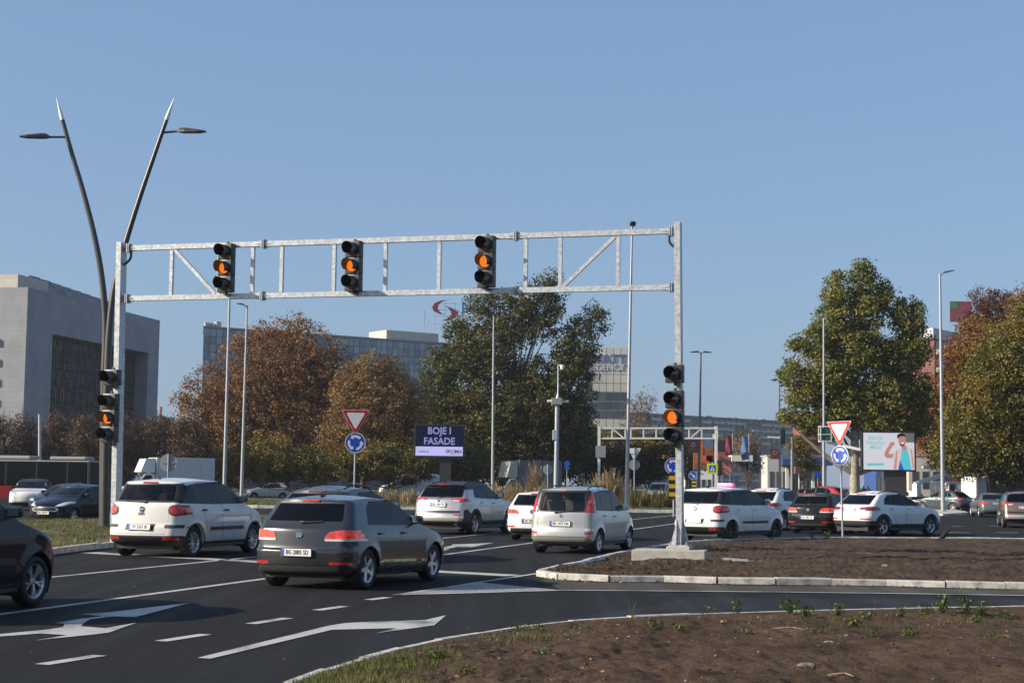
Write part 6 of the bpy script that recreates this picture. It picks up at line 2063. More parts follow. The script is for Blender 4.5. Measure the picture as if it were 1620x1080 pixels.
tree('plane_tree', 128, 1352, [(1324, 462, 20, 36), (1322, 510, 30, 34), (1362, 442, 22, 32), (1372, 490, 30, 40), (1398, 470, 16, 26), (1436, 505, 28, 36), (1448, 550, 26, 40), (1296, 540, 30, 32), (1362, 555, 46, 42), (1252, 590, 20, 24), (1410, 570, 38, 36), (1312, 595, 46, 38), (1272, 628, 30, 24), (1252, 660, 20, 16), (1300, 668, 38, 26), (1400, 625, 50, 36), (1352, 640, 44, 34), (1396, 672, 46, 26), (1452, 620, 26, 34), (1452, 670, 24, 26), (1260, 545, 14, 14)], 78000, .23, GL, 'tall leafy green plane tree left of the tall pale lamp post', 'trees on the right', clump=.62, trunk_r=.46, bark=m_barkpale, fork=.30, shell=3.2, per=26, limbs=40)
tree('russet_tree', 140, 1510, [(1548, 555, 46, 56), (1500, 630, 36, 46), (1480, 680, 44, 50), (1530, 680, 50, 60), (1468, 640, 20, 40), (1560, 610, 40, 60), (1512, 575, 22, 40)], 50000, .21, RB, 'rusty orange tree behind the tall pale lamp post', 'trees on the right', clump=.9, trunk_r=.35, per=34)
tree('purple_tree', 146, 1565, [(1565, 482, 34, 34), (1585, 500, 40, 40), (1545, 515, 30, 34)], 10000, .2, PB, 'purple brown tree top rising above the russet tree at the right', 'trees on the right', clump=.6, trunk_r=.3, fork=.6, twigs=160, per=30)
tree('maple_tree', 118, 1600, [(1600, 560, 46, 66), (1560, 610, 40, 60), (1555, 670, 66, 54), (1625, 640, 60, 90), (1600, 720, 70, 46), (1520, 715, 50, 40), (1640, 520, 40, 60)], 78000, .21, GM, 'green maple with yellow leaves filling the right edge of the picture', 'trees on the right', clump=.9, trunk_r=.4, per=34, limbs=30)
tree('russet_tree', 124, 1625, [(1622, 500, 30, 50), (1605, 540, 34, 34), (1650, 540, 40, 60)], 14000, .2, RB, 'rusty orange tree crown at the top of the right edge', 'trees on the right', clump=.8, trunk_r=.3, per=34, twigs=80)
# middle distance
tree('yellow_tree', 136, 500, [(430, 725, 50, 36), (500, 735, 46, 30), (360, 735, 40, 30)], 12000, .22, YG, 'yellow green small tree under the russet tree', GT, clump=.6, trunk_r=.15)
tree('yellow_tree', 140, 620, [(600, 728, 56, 30), (660, 735, 36, 30), (545, 735, 30, 24)], 11000, .22, YG, 'yellow brown small tree under the tan orange tree', GT, clump=.6, trunk_r=.15)
tree('yellow_tree', 150, 740, [(745, 735, 44, 34), (700, 735, 30, 26)], 9000, .24, YG, 'yellow green small tree right of the dark screen', GT, clump=.7, trunk_r=.15)
tree('olive_tree', 178, 985, [(985, 715, 55, 36), (1030, 724, 40, 32), (940, 718, 40, 40)], 14000, .32, YG, 'olive brown tree behind the far gantry', GT, clump=.9, trunk_r=.25, twigs=60)
tree('olive_tree', 195, 1060, [(1060, 720, 46, 34), (1095, 725, 30, 26)], 8000, .32, GN, 'dark olive tree behind the keep right sign', GT, clump=.9, trunk_r=.25)
tree('bare_tree', 230, 1005, [(1005, 665, 26, 40), (1020, 640, 18, 26)], 1500, .26, OR, 'almost bare tree right of the tall lamp post', GT, clump=1.1, trunk_r=.2, twigs=160, per=12)
tree('bare_tree', 190, 1182, [(1180, 705, 26, 22), (1185, 730, 20, 20)], 1800, .25, OR, 'almost bare street tree beside the petrol station', 'street trees by the petrol station', clump=.8, trunk_r=.14, twigs=140, per=14)
tree('bare_tree', 185, 1265, [(1262, 712, 20, 24), (1280, 735, 14, 14)], 3500, .26, YG, 'small yellow leaved street tree beside the blue canopy', 'street trees by the petrol station', clump=.7, trunk_r=.14, twigs=60)
# shrub belts that close the view under the trees
sx = 290
k_ = 0
names = ['dark hedge shrub left of the russet tree', 'dark shrub under the left part of the russet tree', 'dark shrub under the middle of the russet tree', 'dark shrub between the russet and the orange tree', 'dark shrub under the orange tree', 'dark shrub behind the dark screen', 'dark shrub under the left of the big plane tree', 'dark shrub under the trunk of the big plane tree', 'dark shrub under the right of the big plane tree', 'dark shrub left of the far gantry post', 'dark shrub behind the dry reeds', 'dark shrub right of the dry reeds']
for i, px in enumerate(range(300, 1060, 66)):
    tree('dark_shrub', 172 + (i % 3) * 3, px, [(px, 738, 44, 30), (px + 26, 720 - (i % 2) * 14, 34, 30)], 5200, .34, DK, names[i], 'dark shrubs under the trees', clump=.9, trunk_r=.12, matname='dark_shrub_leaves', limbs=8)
# bare brown bushes at the left
names = ['leftmost grey brown bare bush over the bus', 'grey brown bare bush over the middle of the bus', 'grey brown bare bush over the front of the bus', 'grey brown bare bush left of the dark lamp post', 'brown bare bush right of the left gantry post', 'brown bare bush behind the white box truck', 'brown bare bush right of the box truck']
for i, px in enumerate((0, 44, 95, 140, 205, 252, 300)):
    tree('bare_shrub', 134 + (i % 3) * 3, px, [(px, 700 + (i % 2) * 6, 36, 36), (px + 10, 735, 40, 26), (px - 8, 675, 22, 22)], 5200, .19, [(.055, .035, .026), (.11, .065, .042), (.17, .10, .06)], names[i], 'bare bushes at the left', clump=.7, trunk_r=.1, twigs=330, per=16, matname='bare_shrub_leaves', limbs=14)
tree('evergreen_shrub', 150, 228, [(215, 690, 22, 22), (240, 685, 18, 20), (262, 690, 16, 20)], 6000, .25, DK, 'dark evergreen shrub right of the left gantry post', 'bare bushes at the left', clump=.5, trunk_r=.12)
tree('distant_tree', 260, 270, [(268, 680, 26, 20), (300, 690, 30, 24)], 4500, .4, GN, 'distant green tree below the red and white chimney', GT, clump=1.0, trunk_r=.2)

# reeds on the roundabout: each tussock is a thing
m_reed = leaf_mat('dry_reed', [(.15, .11, .05), (.27, .20, .10), (.42, .33, .20)], .25)
m_reedg = leaf_mat('green_reed', [(.05, .055, .014), (.11, .10, .03), (.22, .16, .06)], .25)
def tussock(px, Y, h, spread, n, label, m, plume=True):
    g = P(px, 780, Y); z = central_z(g.x, g.y) or 0.4
    V = []; F = []
    a = rng.uniform(0, 2 * np.pi, n); r = spread * np.sqrt(rng.uniform(0, 1, n))
    bx = r * np.cos(a) * .8; by = r * np.sin(a) * .8
    hh = h * rng.uniform(.25, 1.0, n) * (1 - .45 * (r / spread) ** 2)
    lx = (bx * .25 + rng.normal(0, .10 * h, n)); ly = (by * .25 + rng.normal(0, .10 * h, n))
    w = .013 * rng.uniform(.7, 1.6, n); ta = rng.uniform(0, np.pi, n)
    wx = w * np.cos(ta); wy = w * np.sin(ta)
    p = [np.stack([bx - wx, by - wy, np.zeros(n)], 1), np.stack([bx + wx, by + wy, np.zeros(n)], 1)]
    m_ = [np.stack([bx + lx * .35 - wx, by + ly * .35 - wy, hh * .6], 1), np.stack([bx + lx * .35 + wx, by + ly * .35 + wy, hh * .6], 1)]
    pl = np.where(rng.uniform(0, 1, n) < (.2 if plume else 0), 3.2, .3)
    t_ = [np.stack([bx + lx - wx * pl, by + ly - wy * pl, hh], 1), np.stack([bx + lx + wx * pl, by + ly + wy * pl, hh], 1)]
    V = np.stack(p + m_ + t_, 1).reshape(-1, 3)
    i = np.arange(n)[:, None] * 6
    F = np.concatenate([i + np.array([0, 1, 3, 2]), i + np.array([2, 3, 5, 4])])
    o = link('reed_tussock', mesh_np('reed_tussock', V, F), m, None, (g.x, g.y, z - .05))
    tag(o, label, 'reeds', 'dry reeds on the roundabout')
for (px, Y, h, sp, n, lab) in ((590, 110, 1.0, 1.0, 500, 'short straw coloured reeds below the round blue sign'), (618, 112, 1.15, 1.0, 500, 'straw coloured reeds left of the silver crossover'), (648, 110, 1.2, .8, 420, 'straw coloured reeds touching the silver crossover tail'),
        (785, 114, 1.7, 1.0, 450, 'straw coloured reeds in front of the grey box truck cab'), (815, 112, 1.8, 1.0, 520, 'straw coloured reeds right of the lamp post before the plane tree'), (845, 113, 3.6, .5, 420, 'tall feathery reeds in front of the dark box truck'), (860, 112, 2.0, .9, 420, 'straw coloured reeds left of the camera pole'),
        (948, 112, 2.5, .7, 420, 'feathery reeds at the far gantry post'), (966, 110, 2.9, .7, 560, 'tallest feathery reeds left of the tall lamp post'), (985, 112, 2.2, .8, 400, 'straw coloured reeds directly behind the tall lamp post')):
    tussock(px, Y, h, sp, n, lab, m_reed)
for i, (px, Y) in enumerate(((935, 104), (1005, 104), (1022, 106), (1040, 104), (1056, 106), (1078, 104))):
    tussock(px, Y, 1.5 if i else 1.0, 1.1, 420, ['low green and straw reeds left of the tall lamp post', 'low green and straw reeds just right of the tall lamp post', 'green and straw reeds between the lamp post and the marker board', 'green and straw reeds left of the round blue sign', 'green and straw reeds under the round blue sign', 'green and straw reeds behind the right gantry post'][i], m_reedg, i > 2)

# grass: uncountable blades
def grass(name, pts, h, wdt, cols, label, zf):
    n = len(pts)
    z = np.array([(zf(x, y) or 0.1) for x, y in pts])
    a = rng.uniform(0, np.pi, n); w = wdt * rng.uniform(.6, 1.4, n); hh = h * rng.uniform(.4, 1.3, n)
    lx = rng.normal(0, .35, n) * hh; ly = rng.normal(0, .35, n) * hh
    x, y = pts[:, 0], pts[:, 1]
    V = np.stack([np.stack([x - w * np.cos(a), y - w * np.sin(a), z - .01], 1), np.stack([x + w * np.cos(a), y + w * np.sin(a), z - .01], 1), np.stack([x + lx, y + ly, z + hh], 1)], 1).reshape(-1, 3)
    o = link(name, mesh_np(name, V, np.arange(n * 3).reshape(-1, 3)), leaf_mat(name + '_blades', cols, .25))
    return tag(o, label, 'grass', None, 'stuff')
def scatter(A, B, n, pw=1.0):
    ia = rng.uniform(0, len(A) - 1.001, n); k = ia.astype(int); f = (ia - k)[:, None]
    a = np.array([(p.x, p.y) for p in A]); b = np.array([(p.x, p.y) for p in B])
    pa = a[k] * (1 - f) + a[k + 1] * f
    ib = ia / (len(A) - 1) * (len(B) - 1); kb = np.minimum(ib.astype(int), len(B) - 2); fb = (ib - kb)[:, None]
    pb = b[kb] * (1 - fb) + b[kb + 1] * fb
    v = rng.uniform(0.01, .99, n)[:, None] ** pw
    return pa * (1 - v) + pb * v
GC = [(.05, .07, .012), (.09, .105, .02), (.15, .13, .04), (.24, .19, .09)]
A_ = smooth_curve([p + Vector((-.03, .15, 0)) for p in med_f[2:]], 0.5); B_ = smooth_curve(med_b[2:], 0.5)
pt = scatter(A_, B_, 26000)
keep = vnoise(pt[:, 0] * .8, pt[:, 1] * .8, 4) > .22
grass('median_grass', pt[keep], .085, .012, GC, 'short green and dry grass on the left median', median_z)
A_ = smooth_curve([p + Vector((0, .3, 0)) for p in cen_f], 1.0); B_ = smooth_curve([p.lerp(q_, .5) for p, q_ in zip(cen_f, [cen_b[0], cen_b[1], cen_b[1], cen_b[2], cen_b[2], cen_b[3], cen_b[3], cen_b[4]])], 1.0)
grass('roundabout_grass', scatter(A_, B_, 16000, 1.5), .11, .03, [(.04, .075, .012), (.07, .11, .018), (.12, .13, .03)], 'green lawn grass on the roundabout', central_z)

# unseen wood added right of and behind the camera to darken shaded car sides
bl = []
for (x, y, r_, h_) in [(27 + (i % 3) * 5, -34 + i * 4.6, 4.2, 6.2 + (i % 4)) for i in range(13)] + [(24 - i * 5.5, -36 - (i % 3) * 4, 4.4, 7.0 + (i % 3)) for i in range(8)]:
    bl.append((x, y, h_ * .95, r_, r_, h_ * .95))
C, O, tips = crown_points(bl, 26000, 1.3, 2.2, 30)
V, F = leaves(C, .75, O)
wood = link('roadside_wood', mesh_np('roadside_wood', V, F), leaf_mat('roadside_wood_leaves', GN, .2))
tag(wood, 'dense olive wood along the avenue, outside the picture to the right', 'wood', None, 'stuff')
# ------------------------------------------------------------------ buildings
def tile_mat(name, col, sx, sy, joint=(0.12, 0.12, 0.13), var=.08):
    m = bpy.data.materials.new(name); m.use_nodes = True
    nt = m.node_tree; b = nt.nodes['Principled BSDF']
    tc = nt.nodes.new('ShaderNodeTexCoord')
    br = nt.nodes.new('ShaderNodeTexBrick'); br.offset = 0.0
    br.inputs['Scale'].default_value = 1.0
    br.inputs['Brick Width'].default_value = sx; br.inputs['Row Height'].default_value = sy
    br.inputs['Mortar Size'].default_value = 0.03; br.inputs['Mortar Smooth'].default_value = 0.2
    br.inputs['Color1'].default_value = (*[c * (1 - var) for c in col], 1); br.inputs['Color2'].default_value = (*[c * (1 + var) for c in col], 1)
    br.inputs['Mortar'].default_value = (*[c * .84 for c in col], 1)
    sp = nt.nodes.new('ShaderNodeSeparateXYZ'); cb = nt.nodes.new('ShaderNodeCombineXYZ')
    ad = nt.nodes.new('ShaderNodeMath')
    nt.links.new(tc.outputs['Object'], sp.inputs[0])
    nt.links.new(sp.outputs[0], ad.inputs[0]); nt.links.new(sp.outputs[1], ad.inputs[1])
    nt.links.new(ad.outputs[0], cb.inputs[0]); nt.links.new(sp.outputs[2], cb.inputs[1])
    nt.links.new(cb.outputs[0], br.inputs['Vector'])
    n = nt.nodes.new('ShaderNodeTexNoise'); n.inputs['Scale'].default_value = .25; n.inputs['Detail'].default_value = 5
    nt.links.new(tc.outputs['Object'], n.inputs['Vector'])
    mr = nt.nodes.new('ShaderNodeMapRange'); mr.inputs[1].default_value = .3; mr.inputs[2].default_value = .7; mr.inputs[3].default_value = .8; mr.inputs[4].default_value = 1.1
    nt.links.new(n.outputs[0], mr.inputs[0])
    mx = nt.nodes.new('ShaderNodeVectorMath'); mx.operation = 'SCALE'
    nt.links.new(br.outputs[0], mx.inputs[0]); nt.links.new(mr.outputs[0], mx.inputs['Scale'])
    nt.links.new(mx.outputs[0], b.inputs['Base Color'])
    b.inputs['Roughness'].default_value = .6
    return m
def win_mat(name, col, var=.5, rough=.08):
    """reflecting facade glass, slightly different from pane to pane"""
    m = bpy.data.materials.new(name); m.use_nodes = True
    nt = m.node_tree; b = nt.nodes['Principled BSDF']
    oi = nt.nodes.new('ShaderNodeObjectInfo'); ge = nt.nodes.new('ShaderNodeNewGeometry')
    ad = nt.nodes.new('ShaderNodeMath'); ad.operation = 'ADD'
    fr = nt.nodes.new('ShaderNodeMath'); fr.operation = 'FRACT'
    nt.links.new(oi.outputs['Random'], ad.inputs[0]); nt.links.new(ge.outputs['Random Per Island'], ad.inputs[1]); nt.links.new(ad.outputs[0], fr.inputs[0])
    cr = nt.nodes.new('ShaderNodeValToRGB')
    cr.color_ramp.elements[0].color = (*[c * (1 - var) for c in col], 1); cr.color_ramp.elements[1].color = (*[min(1, c * (1 + var)) for c in col], 1)
    nt.links.new(fr.outputs[0], cr.inputs[0]); nt.links.new(cr.outputs[0], b.inputs['Base Color'])
    b.inputs['Roughness'].default_value = rough; b.inputs['Metallic'].default_value = 0.3
    b.inputs['Specular IOR Level'].default_value = .8
    return m
class Wall:
    """local frame for a facade: s along, d out of the wall, z up"""
    def __init__(s, a, b_):
        s.a = Vector((a.x, a.y, 0)); s.b = Vector((b_.x, b_.y, 0))
        s.t = (s.b - s.a).normalized(); s.L = (s.b - s.a).length
        s.n = Vector((s.t.y, -s.t.x, 0)); s.ang = math.atan2(s.t.y, s.t.x)
def wbox(m, s0, s1, z0, z1, d0, d1):
    """box in facade coordinates (x along, -y out)"""
    return m.box(((s0 + s1) / 2, -(d0 + d1) / 2, (z0 + z1) / 2), (abs(s1 - s0), abs(d1 - d0), abs(z1 - z0)))

# left block: tiled slab with a deep glazed recess
H1 = 30.0
W1 = Wall(P(35, 700, 232), P(247, 700, 279))
tile1 = tile_mat('pale_tile_cladding', (0.27, 0.28, 0.305), 1.2, .75, var=.03)
root = empty('tiled_office_block', W1.a, W1.ang, 'pale tiled office block with a deep glazed recess at the left edge', 'building')
L = W1.L
zt = P(35, 454, 232).z
zr = P(66, 526, 238).z
sA, sB = L * .17, L * .905
m = MB()
for args in ((0, sA, 0, zt, -14, 0), (sB, L, 0, zt, -14, 0), (sA, sB, zr, zt, -14, 0)):
    wbox(m, *args)
m.build('tiled_wall', tile1, root)
m = MB(); wbox(m, sA - .1, sB + .1, 0, zr + .1, -14, -2.6); m.build('recess_wall', mat('dark_facade', (.05, .052, .055), .6), root)
m_wdark = win_mat('dark_office_glass', (.075, .08, .085), .6)
ncol, nrow = 40, 18
cw = (sB - sA) / ncol; rh = zr / nrow
m = MB()
for i in range(ncol):
    for j in range(nrow):
        wbox(m, sA + i * cw + .07, sA + (i + 1) * cw - .07, j * rh + (.1 if j % 2 else .5), (j + 1) * rh - .08, -2.6, -2.5 + random.uniform(-.02, .02))
o = m.build('window_panes', m_wdark, root); o['kind'] = 'stuff'
m = MB()
for i in range(ncol + 1): wbox(m, sA + i * cw - .05, sA + i * cw + .05, 0, zr, -2.6, -2.32)
for j in range(nrow + 1): wbox(m, sA, sB, j * rh - .07, j * rh + .07, -2.59, -2.38)
o = m.build('mullions', mat('mullion_metal', (.04, .042, .045), .5, .3), root); o['kind'] = 'stuff'
m = MB()
zz = P(35, 431, 232).z
wbox(m, 1.5, 11, zt + .01, zz, -12, -2.5); m.build('roof_house', tile_mat('beige_tile', (.50, .46, .40), 1.2, .8), root)
m = MB()
for k in range(9):
    s0 = 11.5 + k * (L - 16) / 9
    hgt = 3.4 - k * .12
    m.add([(s0, 3, zt + .02), (s0 + 3.4, 3, zt + .02), (s0 + 3.4, 6, zt + hgt), (s0, 6, zt + hgt), (s0, 9, zt + .02), (s0 + 3.4, 9, zt + .02)], [(0, 1, 2, 3), (3, 2, 5, 4), (0, 3, 4), (1, 5, 2)])
o = m.build('roof_skylights', mat('rusty_skylight', (.10, .075, .065), .5, .2, var=.6, scale=.6, col2=(.22, .20, .19)), root)
o['kind'] = 'stuff'
# its lit end wall with balconies, running left from the corner
root2 = root
mm = MB(); mm.box((-.03, 10.5, 12), (.1, 11, 24)); mm.build('balcony_recess', mat('dark_facade', (.05, .052, .055), .6), root)  # flat dark panel on the wall, its colour stands in for a shaded recess
for j in range(8):
    z0 = 1.5 + j * 2.95
    mm = MB(); mm.box((-.4, 10.5, z0), (.7, 10.6, 1.0)); mm.build('balcony', mat('balcony_concrete', (.20, .195, .19), .85, var=.1), root)
    mm = MB(); mm.box((-.1, 10.5, z0 + 1.4), (.06, 9.6, 1.4)); mm.build('balcony_window', m_wdark, root)

# middle block: glass curtain wall, every pane a piece
W2 = Wall(P(317, 700, 330), P(720, 700, 366))
z2 = P(317, 517, 330).z
root = empty('glass_office_block', W2.a, W2.ang, 'long blue grey glass office block behind the brown trees', 'building')
L = W2.L
rv = Vector((W2.a.x, W2.a.y, 0)).normalized(); sh = Vector((rv.dot(W2.t), -rv.dot(W2.n), 0)) * 16
def skew(z0, z1, e=0.0):
    b = MB(); c = [Vector((-e, -e, 0)), Vector((L + e, -e, 0)), Vector((L + e, 0, 0)) + sh, Vector((-e, 0, 0)) + sh]
    return b.prism([(p.x, p.y) for p in c], z0, z1)
skew(0, z2 - .15).build('core_wall', mat('curtain_wall_frame', (.10, .115, .13), .5, .3), root)
skew(z2 - .14, z2 + .25, .12).build('parapet', mat('parapet_metal', (.22, .24, .26), .5, .2), root)
m_w2 = win_mat('blue_grey_facade_glass', (.16, .20, .235), .35, .12)
ncol = 44; cw = L / ncol; rh = 1.62
mm = MB(); mm.box((0, 0, 0), (cw - .12, .08, rh - .12)); pane = mm.mesh('pane'); pane.materials.append(m_w2)
for j in range(7):
    for i in range(ncol):
        if j >= 5 and i > 10: continue
        link('pane', pane, None, root, ((i + .5) * cw, -.05 - random.uniform(0, .03), z2 - .25 - (j + .5) * rh), (random.uniform(-.012, .012), 0, random.uniform(-.012, .012)))
sp0 = (P(620, 700, 356) - W2.a).dot(W2.t)
zp = P(620, 522, 358).z
m = MB(); m.box((sp0 + 7, 7, (z2 + zp) / 2 + .1), (14, 8, zp - z2)); m.build('roof_house', mat('beige_render', (.55, .50, .43), .85, var=.08, scale=.5), root)
m = MB(); m.lathe([(0, 0), (.75, 0), (.75, 1.4), (0, 1.6)], 14, 'z', (4.5, 3, z2 + .2)); m.build('roof_vent', m_galv2, root)
m = MB()
m.tube([(1.5, 3, z2 + .8), (3.4, 3, z2 + .8)], .55, 10); m.build('roof_duct', m_galv2, root)
# roof sign on scaffolding
YN = 366
m_scaf = mat('scaffold_steel', (.55, .56, .58), .5, .4)
c0 = P(700, 524, YN)
sign = empty('roof_emblem_sign', c0, 0, 'dark red double crescent emblem and blue letters on a roof scaffold', 'sign')
qn = lambda x, y, d=0: P(x, y, YN + d) - c0
m = MB()
for x in (672, 688, 704, 720, 740, 758):
    m.bar(qn(x, 526, .6), qn(x + (8 if x < 680 else 0), 478 if x > 680 else 505, .6), .12, .12)
    m.bar(qn(x, 526, 3), qn(x, 490, .7), .1, .1)
for y in (480, 490, 500, 512, 520):
    m.bar(qn(676 if y > 500 else 684, y, .62), qn(760, y, .62), .09, .09)
o = m.build('scaffold', m_scaf, sign)
m_crim = mat('emblem_crimson', (.16, .012, .03), .5)
def extr(poly, m_, nm):
    b = MB(); n = len(poly)
    vs = [qn(x, y, -.2) for x, y in poly] + [qn(x, y, .3) for x, y in poly]
    b.add(vs, [tuple(range(n)), tuple(range(2*n-1, n-1, -1))] + [(i, (i+1) % n, n + (i+1) % n, n + i) for i in range(n)])
    return b.build(nm, m_, sign)
extr([(710, 474), (698, 475), (688, 479), (683.5, 486), (686, 492), (694, 496), (703, 498.5), (696, 493), (692.5, 488), (694, 482), (700, 477)], m_crim, 'crescent')
extr([(704, 483.5), (714, 486.5), (722, 491), (724.5, 497), (720, 503), (711, 506.5), (697.5, 507), (707, 504), (713.5, 500), (713.5, 494), (710, 488)], m_crim, 'crescent')
m_nb = mat('letter_blue', (.02, .11, .36), .5)
o = link('lettering', text_mesh('NIS', 4.6, .0, .2), m_nb, sign, qn(752, 489, 0))

# tower at the right of the tree: beige grid with dark windows below
W3 = Wall(P(936, 700, 420), P(993, 700, 420))
z3 = P(965, 550, 420).z
root = empty('hotel_tower', W3.a, W3.ang, 'beige gridded hotel tower with roof antennas right of the big tree', 'building')
L = W3.L
m = MB(); wbox(m, 0, L, 0, z3, -14, 0); m.build('core_wall', mat('beige_joint', (.36, .345, .30), .8), root)
m_pan = win_mat('beige_facade_panel', (.66, .63, .54), .06, .5)
m_w3 = win_mat('dark_hotel_glass', (.05, .065, .075), .5)
cw = L / 5; rh = P(965, 550, 420).z - P(965, 564, 420).z
mm = MB(); mm.box((0, 0, 0), (cw - .16, .1, rh - .16)); pn = mm.mesh('facade_panel'); pn.materials.append(m_pan)
mm = MB(); mm.box((0, 0, 0), (cw - .3, .1, rh - .3)); wn3 = mm.mesh('window'); wn3.materials.append(m_w3)
for j in range(14):
    for i in range(5):
        if 5 <= j <= 7 or j >= 9:
            link('window', wn3, None, root, ((i + .5) * cw, -.05, z3 - (j + .5) * rh))
        else:
            link('facade_panel', pn, None, root, ((i + .5) * cw, -.05 - random.uniform(0, .02), z3 - (j + .5) * rh))
link('lettering', text_mesh('HYATT', 3.5, .012, .1), mat('letter_violet_blue', (.10, .13, .30), .5), root, ((P(957, 700, 420).x - W3.a.x), -.25, P(960, 568.5, 420).z))
link('lettering', text_mesh('REGENCY', 2.3, .008, .1), mat('letter_white', (.6, .6, .58), .5), root, ((P(957, 700, 420).x - W3.a.x), -.25, P(960, 581.5, 420).z))
for k in range(5):
    m = MB(); m.bar((L * .5 + k * .8, 5, z3), (L * .5 + k * .8, 5, z3 + 1.8 + (k % 3) * .6), .12, .12); m.box((L * .5 + k * .8, 4.8, z3 + 1.6), (.3, .2, 1.2)); m.build('antenna', m_scaf, root)
W3b = Wall(P(915, 700, 405), P(937.5, 700, 405))
rb = empty('hotel_wing', W3b.a, W3b.ang, 'dark grey glazed wing left of the beige hotel tower', 'building')
zb = P(925, 563, 405).z
m = MB(); wbox(m, 0, W3b.L, 0, zb, -10, 0); m.build('core_wall', mat('wing_frame', (.09, .10, .115), .5), rb)
mm = MB(); mm.box((0, 0, 0), (W3b.L / 3 - .12, .1, 2.1)); pw = mm.mesh('pane'); pw.materials.append(m_w2)
for j in range(12):
    for i in range(3):
        link('pane', pw, None, rb, ((i + .5) * W3b.L / 3, -.05, zb - 1.3 - j * 2.25))

# long housing block in the distance
W4 = Wall(P(985, 700, 700), P(1290, 700, 800))
root = empty('long_housing_block', W4.a, W4.ang, 'very long grey housing block on the horizon with rows of balconies', 'building')
L = W4.L
z4 = P(1000, 652, 702).z
m = MB(); wbox(m, 0, L, 0, z4, -14, 0); wbox(m, -.2, L + .2, z4 - .9, z4 + .1, -.1, 1.25); m.build('wall', mat('grey_panel_wall', (.10, .11, .125), .85, var=.15, scale=.05), root)
m_pan4 = mat('pale_balcony_band', (.44, .45, .47), .85, var=.1, scale=.08)
for j in range(11):
    m = MB(); z0 = z4 - 3.1 - j * 3.0
    seg = int(L / 9)
    for k in range(seg):
        if (k + j) % 5 == 0: continue
        wbox(m, k * 9 + .2, k * 9 + 8.8 - ((k * 7 + j * 3) % 4), z0, z0 + 1.25, 0, 1.2)
    o = m.build('balcony_band', m_pan4, root); o['kind'] = 'stuff'
    m = MB()
    for k in range(seg * 2):
        wbox(m, k * 4.5 + .6, k * 4.5 + 3.2, z0 + 1.3, z0 + 2.75, 0, .1)
    o = m.build('window_row', m_wdark, root); o['kind'] = 'stuff'
m = MB()
for k in range(26):
    s0 = 4 + k * L / 27
    wbox(m, s0, s0 + 2 + (k % 3), z4 - 1, z4 + .1 + (k % 4) * .25, -9, -4)
    if k % 2: m.bar((s0 + 1, 5, z4), (s0 + 1, 5, z4 + 3.2), .15, .15)
o = m.build('roof_structures', mat('roof_structure_grey', (.25, .25, .26), .8), root); o['kind'] = 'stuff'
# red end building and striped tower
def plain_block(name, pxa, pxb, ytop, Y, m_, label, floors, bandm, Y2=None, dep=12):
    W = Wall(P(pxa, 700, Y), P(pxb, 700, Y2 or Y))
    root = empty(name, W.a, W.ang, label, 'building')
    z = P((pxa + pxb) / 2, ytop, Y).z
    m = MB(); wbox(m, 0, W.L, 0, z, -dep, 0); m.build('wall', m_, root)
    h = z / floors
    for j in range(floors):
        m = MB(); wbox(m, .3, W.L - .3, j * h + h * .05, j * h + h * .36, 0, 1.0); m.build('balcony_band', bandm, root)
        m = MB()
        n = max(2, int(W.L / 3.2))
        for k in range(n): wbox(m, (k + .2) * W.L / n, (k + .8) * W.L / n, j * h + h * .42, j * h + h * .85, 0, .08)
        o = m.build('window_row', m_wdark, root); o['kind'] = 'stuff'
    return root, z, W
m_redb = mat('red_brick_panel', (.24, .075, .06), .85, var=.2, scale=.3)
plain_block('red_brick_block', 1267, 1300, 655, 420, m_redb, 'red brick block half hidden behind the green plane tree', 9, m_redb)
rt, zt5, W5 = plain_block('striped_tower_block', 1480, 1536, 535, 330, mat('tower_brick', (.20, .085, .07), .85, var=.2, scale=.3), 'brick and white banded tower block behind the russet tree', 9, mat('white_balcony', (.26, .25, .245), .7), 345)
m = MB(); m.box((W5.L * .5, 4, zt5 + 1.2), (W5.L * .8, 6, 2.4)); m.build('roof_house', m_galv2, rt)
b = MB(); b.box((0, 0, 0), (4.6, .3, 4.4)); c = P(1520, 493, 331)
bo = b.build('roof_billboard', mat('billboard_red', (.22, .05, .06), .5), None, c); tag(bo, 'red and green roof billboard over the banded tower block', 'billboard')
b = MB(); b.box((-1.5, -.17, 1.4), (1.6, .04, 1.6)); b.build('green_field', mat('billboard_green', (.08, .18, .09), .5), bo)
b = MB()
for x in (-1.8, 0, 1.8): b.bar((x, .1, -2.2), (x, .1, -5.5), .12, .12)
b.build('stand', m_scaf, bo)
# far left bits
cp_ = P(252.5, 700, 900); ch = empty('chimney', (cp_.x, cp_.y, 0), 0, 'distant red and white striped chimney at the left', 'chimney')
zc = P(252, 643, 900).z
for k in range(5):
    m = MB(); m.lathe([(.95 - k * .03, zc * (k / 5)), (.92 - k * .03, zc * ((k + 1) / 5))], 14, 'z'); m.build('chimney_band', m_signwhite if k % 2 else mat('chimney_red', (.35, .06, .06), .7), ch)
plain_block('distant_block', 262, 300, 668, 700, mat('distant_wall', (.30, .30, .31), .8), 'distant pale block right of the striped chimney', 6, m_pan4)
plain_block('distant_block', 190, 240, 664, 800, mat('distant_wall', (.30, .30, .31), .8), 'distant pale block behind the left gantry post', 7, m_pan4)

